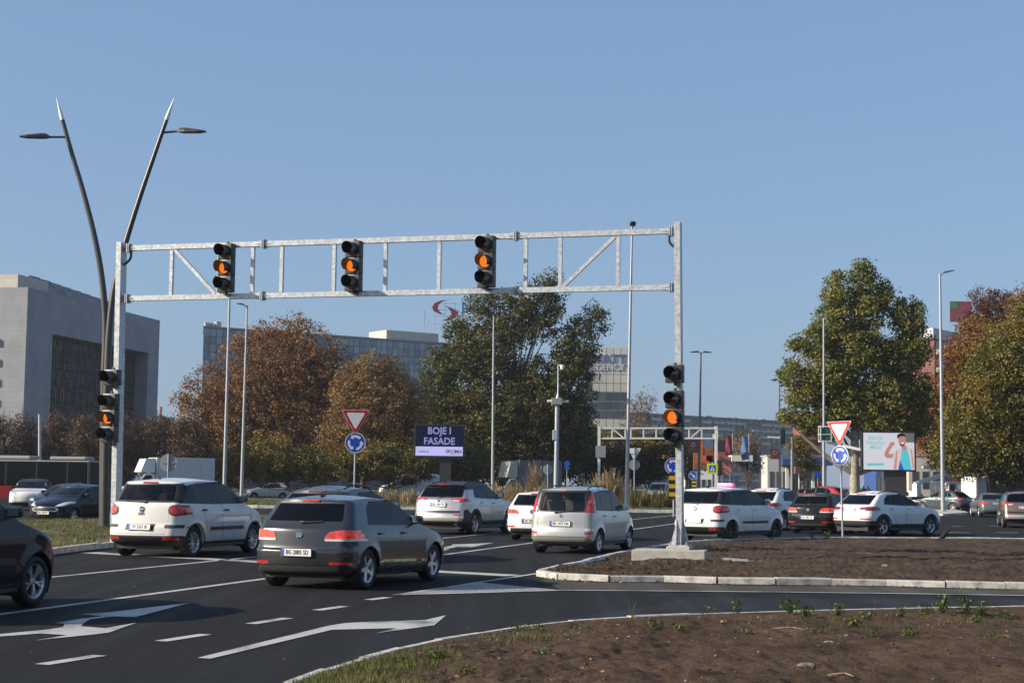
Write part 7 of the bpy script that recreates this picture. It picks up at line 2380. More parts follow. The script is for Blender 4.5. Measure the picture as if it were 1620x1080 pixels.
# ------------------------------------------------------------------ advertising screens
def screen(name, pl, pr, Y, label, colm, legw, legh):
    a = P(*pl, Y); b_ = P(*pr, Y)
    w = b_.x - a.x; h = a.z - b_.z
    c = (a + b_) / 2
    root = empty(name, Vector((c.x, c.y, 0)), 0, label, 'billboard')
    m = MB(); m.box((0, .35, c.z), (w + .26, .6, h + .26), None, .03); m.build('cabinet', m_black, root)
    m = MB(); m.box((legw[0], .45, (c.z - h / 2) / 2), (legw[1], .4, c.z - h / 2)); m.build('column', colm, root)
    return root, w, h, c.z
def emi(name, col, s=1.0):
    return mat(name, tuple(k * .1 for k in col), .9, emit=col, estr=s * .45, spec=0.0)
rt, w, h, zc = screen('advertising_screen', (658, 673), (732, 722), 127, 'dark advertising screen reading BOJE I FASADE before the trees', mat('screen_column', (.03, .03, .035), .5), (.5, .9), 0)
m = MB(); m.box((0, .04, zc), (w, .02, h)); sf = m.build('display', emi('screen_navy', (.008, .010, .03)), rt)
wh = h * .30
m = MB(); m.box((0, .02, zc - h / 2 + wh / 2 + .05), (w, .01, wh)); m.build('lower_panel', emi('screen_lilac', (.52, .50, .88), .9), sf)
ml = emi('screen_letter_lilac', (.26, .26, .60), .9)
link('lettering', text_mesh('BOJE I', h * .32, .022, .005, sx=.92), ml, sf, (0, .02, zc + h * .33))
link('lettering', text_mesh('FASADE', h * .32, .022, .005, sx=.92), ml, sf, (0, .02, zc - h * .01))
md = emi('screen_letter_dark', (.01, .015, .06), 1)
link('lettering', text_mesh('roma.rs', h * .11, .01, .004), md, sf, (-w * .33, .008, zc - h * .34))
link('lettering', text_mesh('ROMA', h * .16, .014, .004, sx=1.05), md, sf, (w * .33, .008, zc - h * .34))
m = MB(); m.bar((w * .215, .008, zc - h * .425), (w * .445, .008, zc - h * .425), .004, h * .012); m.build('underline', emi('screen_red', (.5, .02, .03)), sf)
m = MB(); m.lathe([(h * .028, 0), (h * .045, 0)], 14, 'y', (w * .165, .008, zc - h * .315)); m.bar((w * .16, .008, zc - h * .35), (w * .16, .008, zc - h * .41), .004, h * .02, (1, 0, 0)); m.build('brush_mark', md, sf)

YB = 118
rt, w, h, zc = screen('advertising_screen', (1366, 684), (1447, 743), YB, 'bright white advertising screen with a man raising his fist', mat('screen_column2', (.04, .04, .042), .5), (.55, 1.6), 0)
m = MB(); m.box((0, .04, zc), (w, .02, h)); sf = m.build('display', emi('screen_white', (.66, .66, .74), .85), rt)
u_ = lambda x, y: ((x - 1406.5) / 81 * w, zc - (y - 713.5) / 59 * h)
def flatp(nm, pts, m_, d):
    b = MB(); b.add([(u_(x, y)[0], .028 - d * .004, u_(x, y)[1]) for x, y in pts], [tuple(range(len(pts)))])
    return b.build(nm, m_, sf)
mt = emi('screen_mint', (.16, .62, .55), .8)
for tx, yy, sz in (('#JačiSi', 692.5, .145), ('NegoŠto', 700, .145), ('Misliš', 707.5, .145)):
    link('lettering', text_mesh(tx, h * sz, .005, .004), mt, sf, (u_(1385.5, yy)[0], .02, u_(1385.5, yy)[1]))
flatp('mint_tab', [(1371, 733), (1398, 732.5), (1398, 736.5), (1371, 737)], mt, 1)
flatp('grey_corner', [(1426, 684), (1447, 684), (1447, 699), (1430, 699)], emi('screen_grey', (.14, .14, .15), .9), 1)
skin = emi('screen_skin', (.52, .26, .20), .8); shirt = emi('screen_shirt', (.70, .60, .60), .8); tee = emi('screen_turquoise', (.10, .55, .68), .85); blu = emi('screen_blue', (.03, .10, .42), .85); hair = emi('screen_hair', (.02, .018, .016)); sal = emi('screen_salmon', (.62, .26, .24), .8)
flatp('raised_forearm', [(1408, 703), (1412.5, 705), (1408, 712), (1404.5, 720), (1400, 722), (1399, 717), (1403, 709)], skin, 2)
flatp('fist', [(1406, 703), (1409, 699), (1414, 698), (1416, 701), (1413, 705), (1408, 705)], sal, 3)
flatp('upper_arm', [(1400, 719), (1405, 718), (1416, 717), (1418, 723), (1409, 724.5), (1402, 724)], skin, 2)
flatp('open_shirt', [(1413, 743), (1412, 722), (1416, 713), (1424, 708), (1437, 706), (1446, 711), (1447, 718), (1447, 743)], shirt, 3)
flatp('shirt_stripe', [(1414, 742), (1418, 713), (1420, 712), (1418, 742)], sal, 4)
flatp('shirt_stripe', [(1441, 709), (1443, 710), (1446, 740), (1444, 740)], sal, 4)
flatp('tee_shirt', [(1421, 743), (1425, 724), (1427, 710), (1435, 708), (1439, 722), (1442, 743)], tee, 4)
flatp('tee_shadow', [(1421, 743), (1424, 728), (1430, 743)], blu, 5)
flatp('neck', [(1427, 705), (1434, 704), (1435, 709), (1431, 712), (1427, 710)], skin, 5)
flatp('face', [(1421, 692), (1423, 688), (1429, 687), (1433, 690), (1434, 698), (1431, 704), (1427, 706), (1423, 702)], skin, 6)
flatp('hair_shape', [(1419.5, 693), (1420, 687), (1425, 684.3), (1431, 685.5), (1434, 690), (1430, 689), (1424, 689.5), (1421.5, 692)], hair, 7)
flatp('beard', [(1423, 700), (1427, 702), (1432.5, 700), (1431, 704.5), (1427, 706.5), (1424, 704)], emi('screen_beard', (.16, .08, .06)), 7)
flatp('smile', [(1425, 699.5), (1431, 698.6), (1430, 701), (1427, 701.5)], emi('screen_teeth', (.75, .72, .72)), 8)
# ------------------------------------------------------------------ far gantry, station, banners, trucks
def far_gantry():
    Y = 150
    a = P(948, 765, Y); b_ = P(1133, 765, Y - 4)
    root = empty('signal_gantry', Vector((a.x, a.y, 0)), 0, 'small far galvanised gantry on two posts beyond the roundabout', 'gantry')
    r = lambda x, y, YY=Y: P(x, y, YY) - root.location
    for x in (948, 1133):
        t = MB(); p = r(x, 674); t.bar(Vector((p.x, p.y, 0)), p, .24, .24, (0, 1, 0)); t.build('post', m_white, root)
    for y in (677, 693):
        t = MB(); t.bar(r(949, y), r(1132, y), .16, .16); t.build('chord', m_white, root)
    for x in (968, 989, 998, 1018, 1038, 1090, 1110):
        t = MB(); t.bar(r(x, 678), r(x, 692), .12, .12, (0, 1, 0)); t.build('web_member', m_white, root)
    for x0, x1 in ((969, 986), (1109, 1093)):
        t = MB(); t.bar(r(x0, 678), r(x1, 692), .12, .12, (0, 1, 0)); t.build('diagonal_brace', m_white, root)
    t = MB(); t.box(r(950, 714) + Vector((0, -.2, 0)), (.95, .06, 1.1)); t.build('sign_back', m_signback, root)
far_gantry()
def far_signal(px, py, Y, lab):
    signal('traffic_light', P(px, py, Y), math.pi, [m_lred, m_ldark, m_lgreen], lab, 'far traffic lights seen from behind')
far_signal(1138, 740, 130, 'far dark traffic light beside the yellow crossing sign')
far_signal(1238, 690, 130, 'far dark traffic light on the arm of the far lamp post')
m = MB(); a = P(1215, 691, 130); b_ = P(1253, 692.5, 130)
m.bar((0, 0, 0), b_ - a, .12, .12)
o = m.build('cantilever_signal_post', m_white, None, a); tag(o, 'white horizontal signal arm far behind the white SUV', 'signal arm')
m = MB(); m.tube([b_ - a, Vector(((b_ - a).x, .3, -a.z))], .1, 8); m.build('arm_post', m_galv2, o)

# petrol station
m_bluec = mat('canopy_blue', (.03, .07, .20), .5)
Y = 200
a = P(1238, 722, Y); b_ = P(1318, 736, Y)
root = empty('station_canopy', Vector(((a.x + b_.x) / 2, Y + 6, 0)), 0, 'petrol station canopy with dark blue fascia left of the plane tree', 'canopy')
w = b_.x - a.x
m = MB(); m.box((0, 0, (a.z + b_.z) / 2), (w, 12, a.z - b_.z), None, .05); m.build('fascia', m_bluec, root)
for x in (-.36, -.1, .16, .4):
    for y in (-4, 4):
        m = MB(); m.box((x * w, y, b_.z / 2), (.35, .35, b_.z)); m.build('column', m_white if y < 0 else m_conc, root)
m = MB(); m.box((0, 9, 1.7), (w * 1.1, 3, 3.4)); m.build('kiosk_wall', mat('kiosk_dark', (.045, .05, .06), .4), root)
for k in range(7):
    m = MB(); m.box((-w * .48 + k * w * .16, 7.46, 1.6), (w * .13, .05, 2.2)); m.build('kiosk_window', m_wdark, root)
def hang_box(name, pa, pb, Y, d, m_, label, cat, legs=(), legm=None):
    a = P(*pa, Y); b_ = P(*pb, Y); c = (a + b_) / 2
    root = empty(name, Vector((c.x, c.y, 0)), 0, label, cat)
    m = MB(); m.box((0, 0, c.z), (b_.x - a.x, d, a.z - b_.z)); p = m.build('panel', m_, root)
    for f in legs:
        m = MB(); x = (b_.x - a.x) * f; m.bar((x, d * .3, 0), (x, d * .3, b_.z + .02), .16, .16, (0, 1, 0)); m.build('leg', legm or m_galv2, root)
    return root, b_.x - a.x, a.z - b_.z, c.z
hang_box('entrance_canopy', (1156, 720), (1187, 730), 190, 4, m_white, 'white flat entrance canopy on posts below the blue flag', 'canopy', (-.45, .45))
m_or = mat('banner_orange', (.55, .13, .04), .6, var=.25, scale=1.2)
m_brn = mat('banner_brown', (.28, .10, .05), .6, var=.4, scale=1.0)
rt, w, h, zc = hang_box('price_totem', (1097, 693), (1147, 743), 185, .4, m_brn, 'large brown and orange advertising totem behind the crossing sign', 'billboard', (-.4, .4))
for (x0, x1, y0, y1, mm_) in ((.02, .3, .0, .55, m_or), (.05, .6, .55, .8, m_or), (.62, .97, .05, .4, mat('totem_dark', (.03, .035, .045), .5)), (.4, .7, .55, .72, mat('totem_red', (.4, .02, .03), .5)), (.5, .95, .70, .98, mat('totem_navy', (.02, .03, .10), .5))):
    m = MB(); m.box((w * ((x0 + x1) / 2 - .5), -.22, zc + h * (.5 - (y0 + y1) / 2)), (w * (x1 - x0), .04, h * (y1 - y0))); m.build('totem_panel', mm_, rt)
def flag(px, ytop, ybot, wpx, Y, m_, label, lean=.0):
    b0_ = P(px, 765, Y); base = Vector((b0_.x, b0_.y, 0))
    root = empty('flag', base, 0, label, 'flag', 'flags at the petrol station')
    zt_ = P(px, ytop - 3, Y).z
    m = MB(); m.tube([(0, 0, 0), (0, 0, zt_)], .05, 8); m.build('flagpole', m_galv2, root, smooth=60)
    z0 = P(px, ytop, Y).z; z1 = P(px, ybot, Y).z; w = wpx * Y / FPX
    b = MB(); n = 8
    vs = []
    for i in range(n + 1):
        z = z0 + (z1 - z0) * i / n
        for j in range(5):
            vs.append((-(w * j / 4) * (1 - .1 * math.sin(i * .9)), .10 * math.sin(j * 1.4 + i * .5), z - .04 * j))
    b.add(vs, [(i*5 + j, i*5 + j + 1, (i+1)*5 + j + 1, (i+1)*5 + j) for i in range(n) for j in range(4)])
    b.build('cloth', m_, root, smooth=80)
flag(1185, 688, 726, 12, 186, mat('flag_blue', (.03, .10, .32), .7, var=.3, scale=.8, col2=(.25, .38, .60)), 'blue and white flag above the white entrance canopy')
flag(1159, 688, 718, 11, 186, mat('flag_crimson', (.28, .03, .05), .7, var=.2), 'crimson vertical flag left of the blue flag')
flag(1136, 684, 706, 9, 188, mat('flag_white', (.6, .6, .62), .7), 'white flag above the brown totem')
hang_box('red_banner', (1138, 722), (1157, 749), 178, .1, mat('banner_red', (.50, .06, .06), .6, var=.3, scale=.8, col2=(.75, .35, .25)), 'tall red banner right of the crossing sign', 'banner', (-.5, .5))
for (pa, pb, mm_, lab) in (((1088, 694), (1105, 716), m_brn, 'brown orange banner on the left side of the double lamp post'), ((1113, 694), (1128, 708), mat('banner_white', (.55, .57, .60), .6), 'white banner on the right side of the double lamp post'),
        ((1219, 709), (1232, 726), m_or, 'orange banner on the left side of the far lamp post'), ((1237, 709), (1249, 726), mat('banner_white', (.55, .57, .60), .6), 'white banner on the right side of the far lamp post')):
    a = P(*pa, 169.5); b_ = P(*pb, 169.5); c = (a + b_) / 2
    m = MB(); m.box((0, 0, 0), (b_.x - a.x, .05, a.z - b_.z)); o = m.build('lamp_banner', mm_, None, c); tag(o, lab, 'banner', 'banners on lamp posts')
    inner = (b_.x - a.x) / 2 * (1 if pa[0] in (1088, 1219) else -1)
    m = MB()
    for s_ in (1, -1): m.bar((-inner, .03, s_ * (a.z - b_.z) * .48), (inner * 1.5, .03, s_ * (a.z - b_.z) * .48), .04, .04)
    m.build('banner_arm', m_galv2, o)
    m = MB(); m.lathe([(.16, 0), (.24, 0)], 14, 'y', (0, -.03, .15)); m.build('ring_mark', m_signwhite, o)
def low_wall(name, pa, pb, Y, d, m_, label):
    a = P(*pa, Y); b_ = P(*pb, Y); c = (a + b_) / 2
    m = MB(); m.box((0, 0, a.z / 2), (b_.x - a.x, d, a.z), None, .03)
    root = m.build(name, m_, None, (c.x, c.y, 0)); tag(root, label, 'building')
    w = b_.x - a.x
    m = MB(); m.box((0, 0, a.z + .08), (w + .2, d + .2, .16)); m.build('roof_edge', m_conc, root)
    for k in range(3):
        m = MB(); m.box((w * (-.3 + .3 * k), -d / 2 - .02, a.z * .45), (w * .18, .06, a.z * .4)); m.build('window', m_wdark, root)
low_wall('white_shed', (1080, 730), (1097, 760), 200, 5, m_white, 'white wall of a shed right of the gantry post')
low_wall('white_shed', (1209, 722), (1243, 760), 205, 5, mat('pale_wall', (.5, .5, .48), .8), 'pale low building below the orange and white banners')
low_wall('white_shed', (1095, 742), (1125, 770), 210, 4, m_white, 'white low wall behind the taxi')
low_wall('grey_kiosk', (1400, 744), (1426, 790), 124, 2.5, mat('kiosk_grey', (.055, .055, .058), .6), 'dark grey kiosk under the bright advertising screen')
low_wall('pale_hall', (1426, 722), (1480, 775), 230, 8, mat('hall_cream', (.55, .50, .42), .8, var=.1), 'cream hall behind the bright advertising screen')
low_wall('blue_hall', (1376, 738), (1400, 775), 240, 8, mat('hall_blue', (.03, .08, .25), .6), 'blue low building behind the plane tree trunk')

# ------------------------------------------------------------------ larger vehicles (x = direction of travel)
def far_wheel(parent, x, y, r):
    tm, rm, dm = wheel_meshes(r, 'steel', .26)
    w_ = empty('wheel', (x, y, r), 0 if y < 0 else math.pi, parent=parent)
    link('tyre', tm, m_rubber, w_); link('rim', rm, m_rimdark, w_)
def box_truck(loc, deg, label, boxm, L=6.2, H=3.5, fair=True, cabm=None):
    cabm = cabm or p_wh2
    root = empty('box_truck', loc, hd(deg), label, 'truck', 'trucks beyond the roundabout')
    Wd = 2.2
    m = MB(); m.box((-.9, 0, (H + .85) / 2), (L - 2.0, Wd, H - .85), None, .03); bx = m.build('cargo_box', boxm, root)
    m = MB()
    for k in range(6): m.box((-.9 - (L - 2) / 2 + .3 + k * (L - 2.6) / 5, 0, H / 2 + .42), (.04, Wd + .03, H - .95))
    m.build('box_ribs', boxm, bx)
    x0 = -.9 + (L - 2) / 2 + .06
    # cab: profile in x,z
    pr = [(0, .42), (0, 2.05), (.35, 2.2), (.75, 2.16), (1.35, 1.35), (1.95, 1.12), (2.08, .95), (2.1, .42)]
    b = MB(); n = len(pr)
    def ring(y, s_): return [(x0 + x, y, .42 + (z - .42) * (1 if s_ else 1)) for x, z in pr]
    vs = ring(-.96, 1) + ring(.96, 1)
    b.add(vs, [tuple(range(n))[::-1], tuple(range(n, 2*n))] + [(i, (i+1) % n, n + (i+1) % n, n + i) for i in range(n)])
    cab = b.build('cab', cabm, root)
    b = MB(); b.add([(x0 + .80, -.82, 2.1), (x0 + .80, .82, 2.1), (x0 + 1.34, .86, 1.39), (x0 + 1.34, -.86, 1.39)], [(0, 1, 2, 3)])
    for v in range(4): b.v[v] = (b.v[v][0] + .02, b.v[v][1], b.v[v][2] + .02)
    b.build('windshield', m_privacy, cab)
    for s in (1, -1):
        b = MB(); b.add([(x0 + .25, s * .968, 1.35), (x0 + 1.20, s * .968, 1.35), (x0 + .72, s * .968, 2.0), (x0 + .25, s * .968, 2.0)], [(0, 1, 2, 3)]); b.build('side_window', m_privacy, cab)
        b = MB(); b.box((x0 + 2.04, s * .72, .88), (.14, .34, .2), None, .03); b.build('headlamp', m_clear, cab)
        b = MB(); b.box((x0 + 1.2, s * 1.12, 1.5), (.1, .22, .36), None, .03); b.build('wing_mirror', m_black, cab)
    b = MB(); b.box((x0 + 2.1, 0, .5), (.12, 1.8, .28), None, .04); b.build('bumper', m_clad, cab)
    if fair:
        b = MB(); b.add([(x0 + .02, -.95, 2.2), (x0 + .02, .95, 2.2), (x0 + 1.1, .85, 2.24), (x0 + 1.1, -.85, 2.24), (x0 + .02, -.95, H - .05), (x0 + .02, .95, H - .05), (x0 + .7, .85, H - .1), (x0 + .7, -.85, H - .1)], [(0, 1, 5, 4), (1, 2, 6, 5), (2, 3, 7, 6), (3, 0, 4, 7), (4, 5, 6, 7), (3, 2, 1, 0)])
        b.build('roof_fairing', cabm, root)
    b = MB(); b.box((0, 0, .6), (L - .3, 1.6, .3)); b.build('chassis', m_black, root)
    for x in (-2.0, x0 + 1.25):
        for s in (1, -1): far_wheel(root, x, s * .9, .36)
    return root
g = P(268, 780, 122); box_truck((g.x, g.y, 0), 240, 'white box truck with roof fairing over the white tall car', mat('truck_box_white', (.55, .57, .60), .5), 6.6, 3.35)
g = P(822, 780, 147); box_truck((g.x + .6, g.y, 0), 240, 'grey box truck with pale cab in front of the big plane tree', mat('truck_box_grey', (.16, .165, .18), .6), 6.6, 3.8, True, paint('cream_cab_paint', (.55, .52, .45)))
def van(loc, deg, label, m_):
    root = empty('panel_van', loc, hd(deg), label, 'van')
    pr = [(-2.2, .35), (-2.22, 1.2), (-2.12, 1.82), (-1.9, 1.9), (.35, 1.9), (.75, 1.75), (1.35, 1.18), (1.95, 1.05), (2.15, .85), (2.2, .35)]
    b = MB(); n = len(pr)
    rows = []
    for y, sx, dz in ((-.9, .985, -.04), (-.84, 1, 0), (.84, 1, 0), (.9, .985, -.04)):
        rows.append([(x * sx, y * (1 - .12 * max(0, (z - 1.1))), z + (dz if z > 1.5 else 0)) for x, z in pr])
    vs = [p for r_ in rows for p in r_]
    fs = [tuple(range(n))[::-1], tuple(range(3*n, 4*n))]
    for k in range(3): fs += [(k*n + i, k*n + (i+1) % n, (k+1)*n + (i+1) % n, (k+1)*n + i) for i in range(n)]
    b.add(vs, fs); b.build('body', m_, root)
    b = MB(); b.add([(.79, -.72, 1.72), (.79, .72, 1.72), (1.35, .8, 1.2), (1.35, -.8, 1.2)], [(0, 1, 2, 3)]); b.v = [(v[0] + .015, v[1], v[2] + .015) for v in b.v]; b.build('windshield', m_privacy, root)
    for s in (1, -1):
        b = MB(); b.add([(-.05, s * .90, 1.12), (1.10, s * .90, 1.12), (.70, s * .85, 1.62), (-.05, s * .85, 1.62)], [(0, 1, 2, 3)]); b.build('side_window', m_privacy, root)
        b = MB(); b.box((2.08, s * .68, .86), (.16, .3, .18), None, .04); b.build('headlamp', m_clear, root)
        b = MB(); b.box((1.0, s * .98, 1.16), (.1, .18, .22), None, .04); b.build('wing_mirror', m_, root)
        for x in (-1.4, 1.35): far_wheel(root, x, s * .76, .32)
    b = MB(); b.box((2.16, 0, .46), (.14, 1.66, .26), None, .05); b.build('bumper', m_clad, root)
    return root
g = P(648, 780, 143); van((g.x, g.y, 0.05), 252, 'white panel van behind the dry reeds left of the silver crossover', p_wh2).scale = (1.2, 1.2, 1.25)
g = P(1045, 780, 165); van((g.x, g.y, 0.05), 200, 'pale panel van far behind the round blue sign', p_sil)

# city bus
YBUS = 112
g = P(150, 780, YBUS)
bus = empty('city_bus', (g.x, g.y, 0), hd(94), 'red and white city bus with black window band at the left edge', 'bus')
Lb = 15.0
m_busglass = glass_mat('bus_glass', (.10, .10, .10), .45)
m_busroof = paint('bus_roof_paint', (.36, .36, .35), 0, .5)
m_busred = paint('bus_red_paint', (.22, .012, .018), 0, .35, .4)
m = MB(); m.box((-Lb / 2, 0, .72), (Lb, 2.5, .86), None, .05); m.build('lower_body', m_busred, bus)
m = MB(); m.box((-Lb / 2 - .1, 0, 1.98), (Lb - .3, 2.46, 1.72)); m.build('window_band', m_busglass, bus)
m = MB(); m.box((-Lb / 2 - .1, 0, 1.98), (Lb - .5, 2.2, 1.66)); m.build('inner_cabin', m_inner, bus)
m = MB(); m.box((-Lb / 2, 0, 2.89), (Lb, 2.5, .10), None, .03); m.build('roof', m_busroof, bus)
m = MB(); m.box((-.06, -1.2, 2.0), (.22, .12, 1.8), None, .04); m.build('corner_pillar', m_black, bus)
m = MB(); m.box((-.03, 0, 1.95), (.1, 2.2, 1.6), None, .04); m.build('end_window', m_busglass, bus)
for (x0, x1, hh) in ((-.4, -3.0, .22), (-4.4, -8.6, .26)):
    m = MB(); m.box(((x0 + x1) / 2, 0, 3.0 + hh / 2), (abs(x1 - x0), 1.9, hh), None, .1); m.build('roof_pod', m_busroof, bus)
for k in range(6):
    m = MB(); m.box((-1.6 - k * 2.2, -1.236, 2.0), (.10, .02, 1.6)); m.build('window_pillar', m_black, bus)
for x in (-2.6, -8.5, -12.5):
    for s in (1, -1): far_wheel(bus, x, s * 1.1, .48)
for x in (-3.5, -5.2, -6.9, -10.2):
    m = MB(); m.box((x, -.4, 1.9), (.1, .9, .9)); m.build('bus_seat', m_seat2, bus)

# utility truck with a lifting arm on the right
g = P(1500, 790, 130)
ut = empty('crew_cab_truck', (g.x, g.y, 0), hd(58), 'white crew cab utility truck with folded lifting arm, right of the bright screen', 'truck')
b = MB(); pr = [(-1.0, .45), (-1.0, 2.1), (-.7, 2.25), (1.0, 2.2), (1.6, 1.45), (2.3, 1.25), (2.45, .95), (2.45, .45)]; n = len(pr)
b.add([(x, -1.0, z) for x, z in pr] + [(x, 1.0, z) for x, z in pr], [tuple(range(n))[::-1], tuple(range(n, 2*n))] + [(i, (i+1) % n, n + (i+1) % n, n + i) for i in range(n)])
cab = b.build('cab', p_wh2, ut)
for s in (1, -1):
    for x0, x1 in ((-.85, -.15), (.0, 1.05)):
        b = MB(); b.add([(x0, s * 1.006, 1.35), (x1 + (.25 if x0 == 0 else 0), s * 1.006, 1.35), (x1 - (.15 if x0 == 0 else 0), s * 1.006, 2.02), (x0, s * 1.006, 2.02)], [(0, 1, 2, 3)]); b.build('side_window', m_privacy, cab)
b = MB(); b.add([(1.04, -.86, 2.14), (1.04, .86, 2.14), (1.6, .9, 1.49), (1.6, -.9, 1.49)], [(0, 1, 2, 3)]); b.v = [(v[0] + .02, v[1], v[2] + .02) for v in b.v]; b.build('windshield', m_privacy, cab)
b = MB(); b.box((-3.2, 0, .85), (4.2, 2.1, .25)); b.build('flatbed', m_clad, ut)
b = MB(); b.box((.2, 0, 2.36), (.5, 1.6, .16), None, .04); b.build('light_bar', m_red, cab)
b = MB(); b.bar((-3.6, 0, 1.0), (-3.6, 0, 2.0), .5, .5, (0, 1, 0)); b.bar((-3.6, .2, 2.0), (.6, .2, 3.0), .3, .3); b.build('lifting_arm', m_white, ut)
b = MB(); b.bar((.6, -.1, 3.1), (-3.0, -.1, 3.4), .26, .26); b.build('upper_arm', m_white, ut)
b = MB(); b.box((1.2, .2, 3.15), (.9, .9, .8), None, .04); b.build('work_basket', mat('basket_blue', (.02, .08, .28), .5), ut)
for x in (-3.8, 1.4):
    for s in (1, -1): far_wheel(ut, x, s * .85, .38)
# green lantern-like work platform by the lamp post
c = P(1305, 683, 119)
wp = empty('work_platform', c, 0, 'green worker platform hanging beside the slim lamp post above the yield sign', 'platform')
b = MB(); b.box((0, 0, -.15), (.7, .7, .95), None, .05); b.build('basket', mat('basket_green', (.015, .09, .075), .6), wp)
b = MB()
for sx in (-1, 1):
    for sy in (-1, 1): b.bar((sx * .4, sy * .4, -.75), (sx * .4, sy * .4, .45), .05, .05, (0, 1, 0))
for z in (-.72, -.2, .42):
    for sx in (-1, 1): b.bar((sx * .4, -.4, z), (sx * .4, .4, z), .05, .05); b.bar((-.4, sx * .4, z), (.4, sx * .4, z), .05, .05)
b.build('rail', m_white, wp)
q_ = P(1366, 712, 118.6) - c; b = MB(); b.bar((.1, .1, -.75), q_, .2, .2); b.build('boom', m_white, wp)
# lorry with a grey tarpaulin at the right edge
g = P(1600, 790, 125)
lr = empty('tarpaulin_lorry', (g.x, g.y, 0), hd(75), 'parked lorry with grey tarpaulin and white cab end under the maple', 'truck')
b = MB(); b.box((0, 0, 1.9), (5.5, 2.3, 2.1), None, .1); b.build('tarpaulin', mat('tarpaulin_grey', (.13, .12, .105), .8, var=.25, scale=1.2, bump=.6, bscale=2), lr)
b = MB(); b.box((-3.3, 0, 1.5), (1.0, 2.2, 2.2), None, .12); b.build('cab', p_wh2, lr)
b = MB(); b.box((0, 0, .7), (6.5, 1.8, .3)); b.build('chassis', m_black, lr)
for x in (-2.6, 1.8):
    for s in (1, -1): far_wheel(lr, x, s * .95, .42)
# ------------------------------------------------------------------ small things on the ground
def zat(x, y):
    for f in (verge_z, island_z):
        z = f(x, y)
        if z is not None: return z
    return 0.0
def lumps(name, pts, smin, smax, m, label, zf=None, kind='stuff', cat='soil clods', flat_=.6, lift=.05):
    """irregular clods or stones: a lot of small uneven solids in one mesh"""
    bm = bmesh.new(); bmesh.ops.create_icosphere(bm, subdivisions=1, radius=1.0)
    bv = np.array([v.co[:] for v in bm.verts]); bf = np.array([[v.index for v in f.verts] for f in bm.faces]); bm.free()
    n = len(pts); s = smin + (smax - smin) * rng.uniform(0, 1, n) ** 3
    nv = len(bv)
    V = bv[None] * (1 + rng.uniform(-.32, .32, (n, nv, 1)))
    V = V * (s[:, None, None] * rng.uniform(.7, 1.4, (n, 1, 3)))
    V[..., 2] *= flat_
    z = np.array([(zf or zat)(x, y) for x, y in pts])
    V[..., 0] += pts[:, 0:1]; V[..., 1] += pts[:, 1:2]; V[..., 2] += z[:, None] + s[:, None] * lift
    F = (bf[None] + (np.arange(n) * nv)[:, None, None]).reshape(-1, 3)
    o = link(name, mesh_np(name, V.reshape(-1, 3), F), m)
    return tag(o, label, cat, None, kind)
m_clod = mat('soil_clod', (.05, .031, .02), .95, var=.4, scale=9, col2=(.115, .076, .05))
m_grit = mat('pale_grit', (.26, .235, .20), .9, var=.4, scale=14)
lumps('island_clods', scatter(isl_A, isl_B, 3000, 1.5), .005, .035, m_clod, 'brown clods of earth strewn over the soil island')
lumps('verge_clods', scatter(ver_A, smooth_curve(ver_B, .3), 4200, 1.4), .003, .02, m_clod, 'brown clods of earth strewn over the near verge')
pt = scatter(isl_A[:90], isl_A[:90], 260); pt[:, 1] -= rng.uniform(.2, .75, len(pt)) ** 1.5
lumps('kerb_grit', pt, .006, .022, m_clod, 'crumbs of earth along the foot of the island kerb', lambda x, y: 0.01)
pt = scatter(ver_A, smooth_curve(ver_B, .3), 700, 1.2)
lumps('verge_grit', pt, .005, .02, m_grit, 'pale grit lying on the near verge', None, 'stuff', 'grit')
# fallen leaves
def litter(name, pts, size, cols, label, zf=None):
    z = np.array([(zf or zat)(x, y) for x, y in pts]) + .012
    C = np.column_stack([pts, z]); up = np.tile(np.array([[0, 0, 2.5]]), (len(C), 1))
    V, F = leaves(C, size, up, 0.0)
    o = link(name, mesh_np(name, V, F), leaf_mat(name + '_leaf', cols, .1))
    return tag(o, label, 'fallen leaves', None, 'stuff')
LC = [(.10, .05, .02), (.22, .11, .04), (.34, .20, .09), (.12, .09, .05)]
litter('verge_leaves', scatter(ver_A, smooth_curve(ver_B, .3), 900, 1.3), .05, LC, 'dry leaves and straw scattered on the near verge')
pt = scatter(isl_A[:140], isl_A[:140], 240); pt[:, 1] -= rng.uniform(.18, .8, len(pt)) ** 1.6
litter('kerb_leaves', pt, .06, LC, 'dry leaves lying along the island kerb', lambda x, y: .012)
pt = np.column_stack([rng.uniform(-6, 9, 60), rng.uniform(14, 34, 60)])
litter('road_leaves', pt, .035, [(.2, .15, .08), (.4, .34, .24)], 'tiny leaves and scraps on the asphalt', lambda x, y: .012)
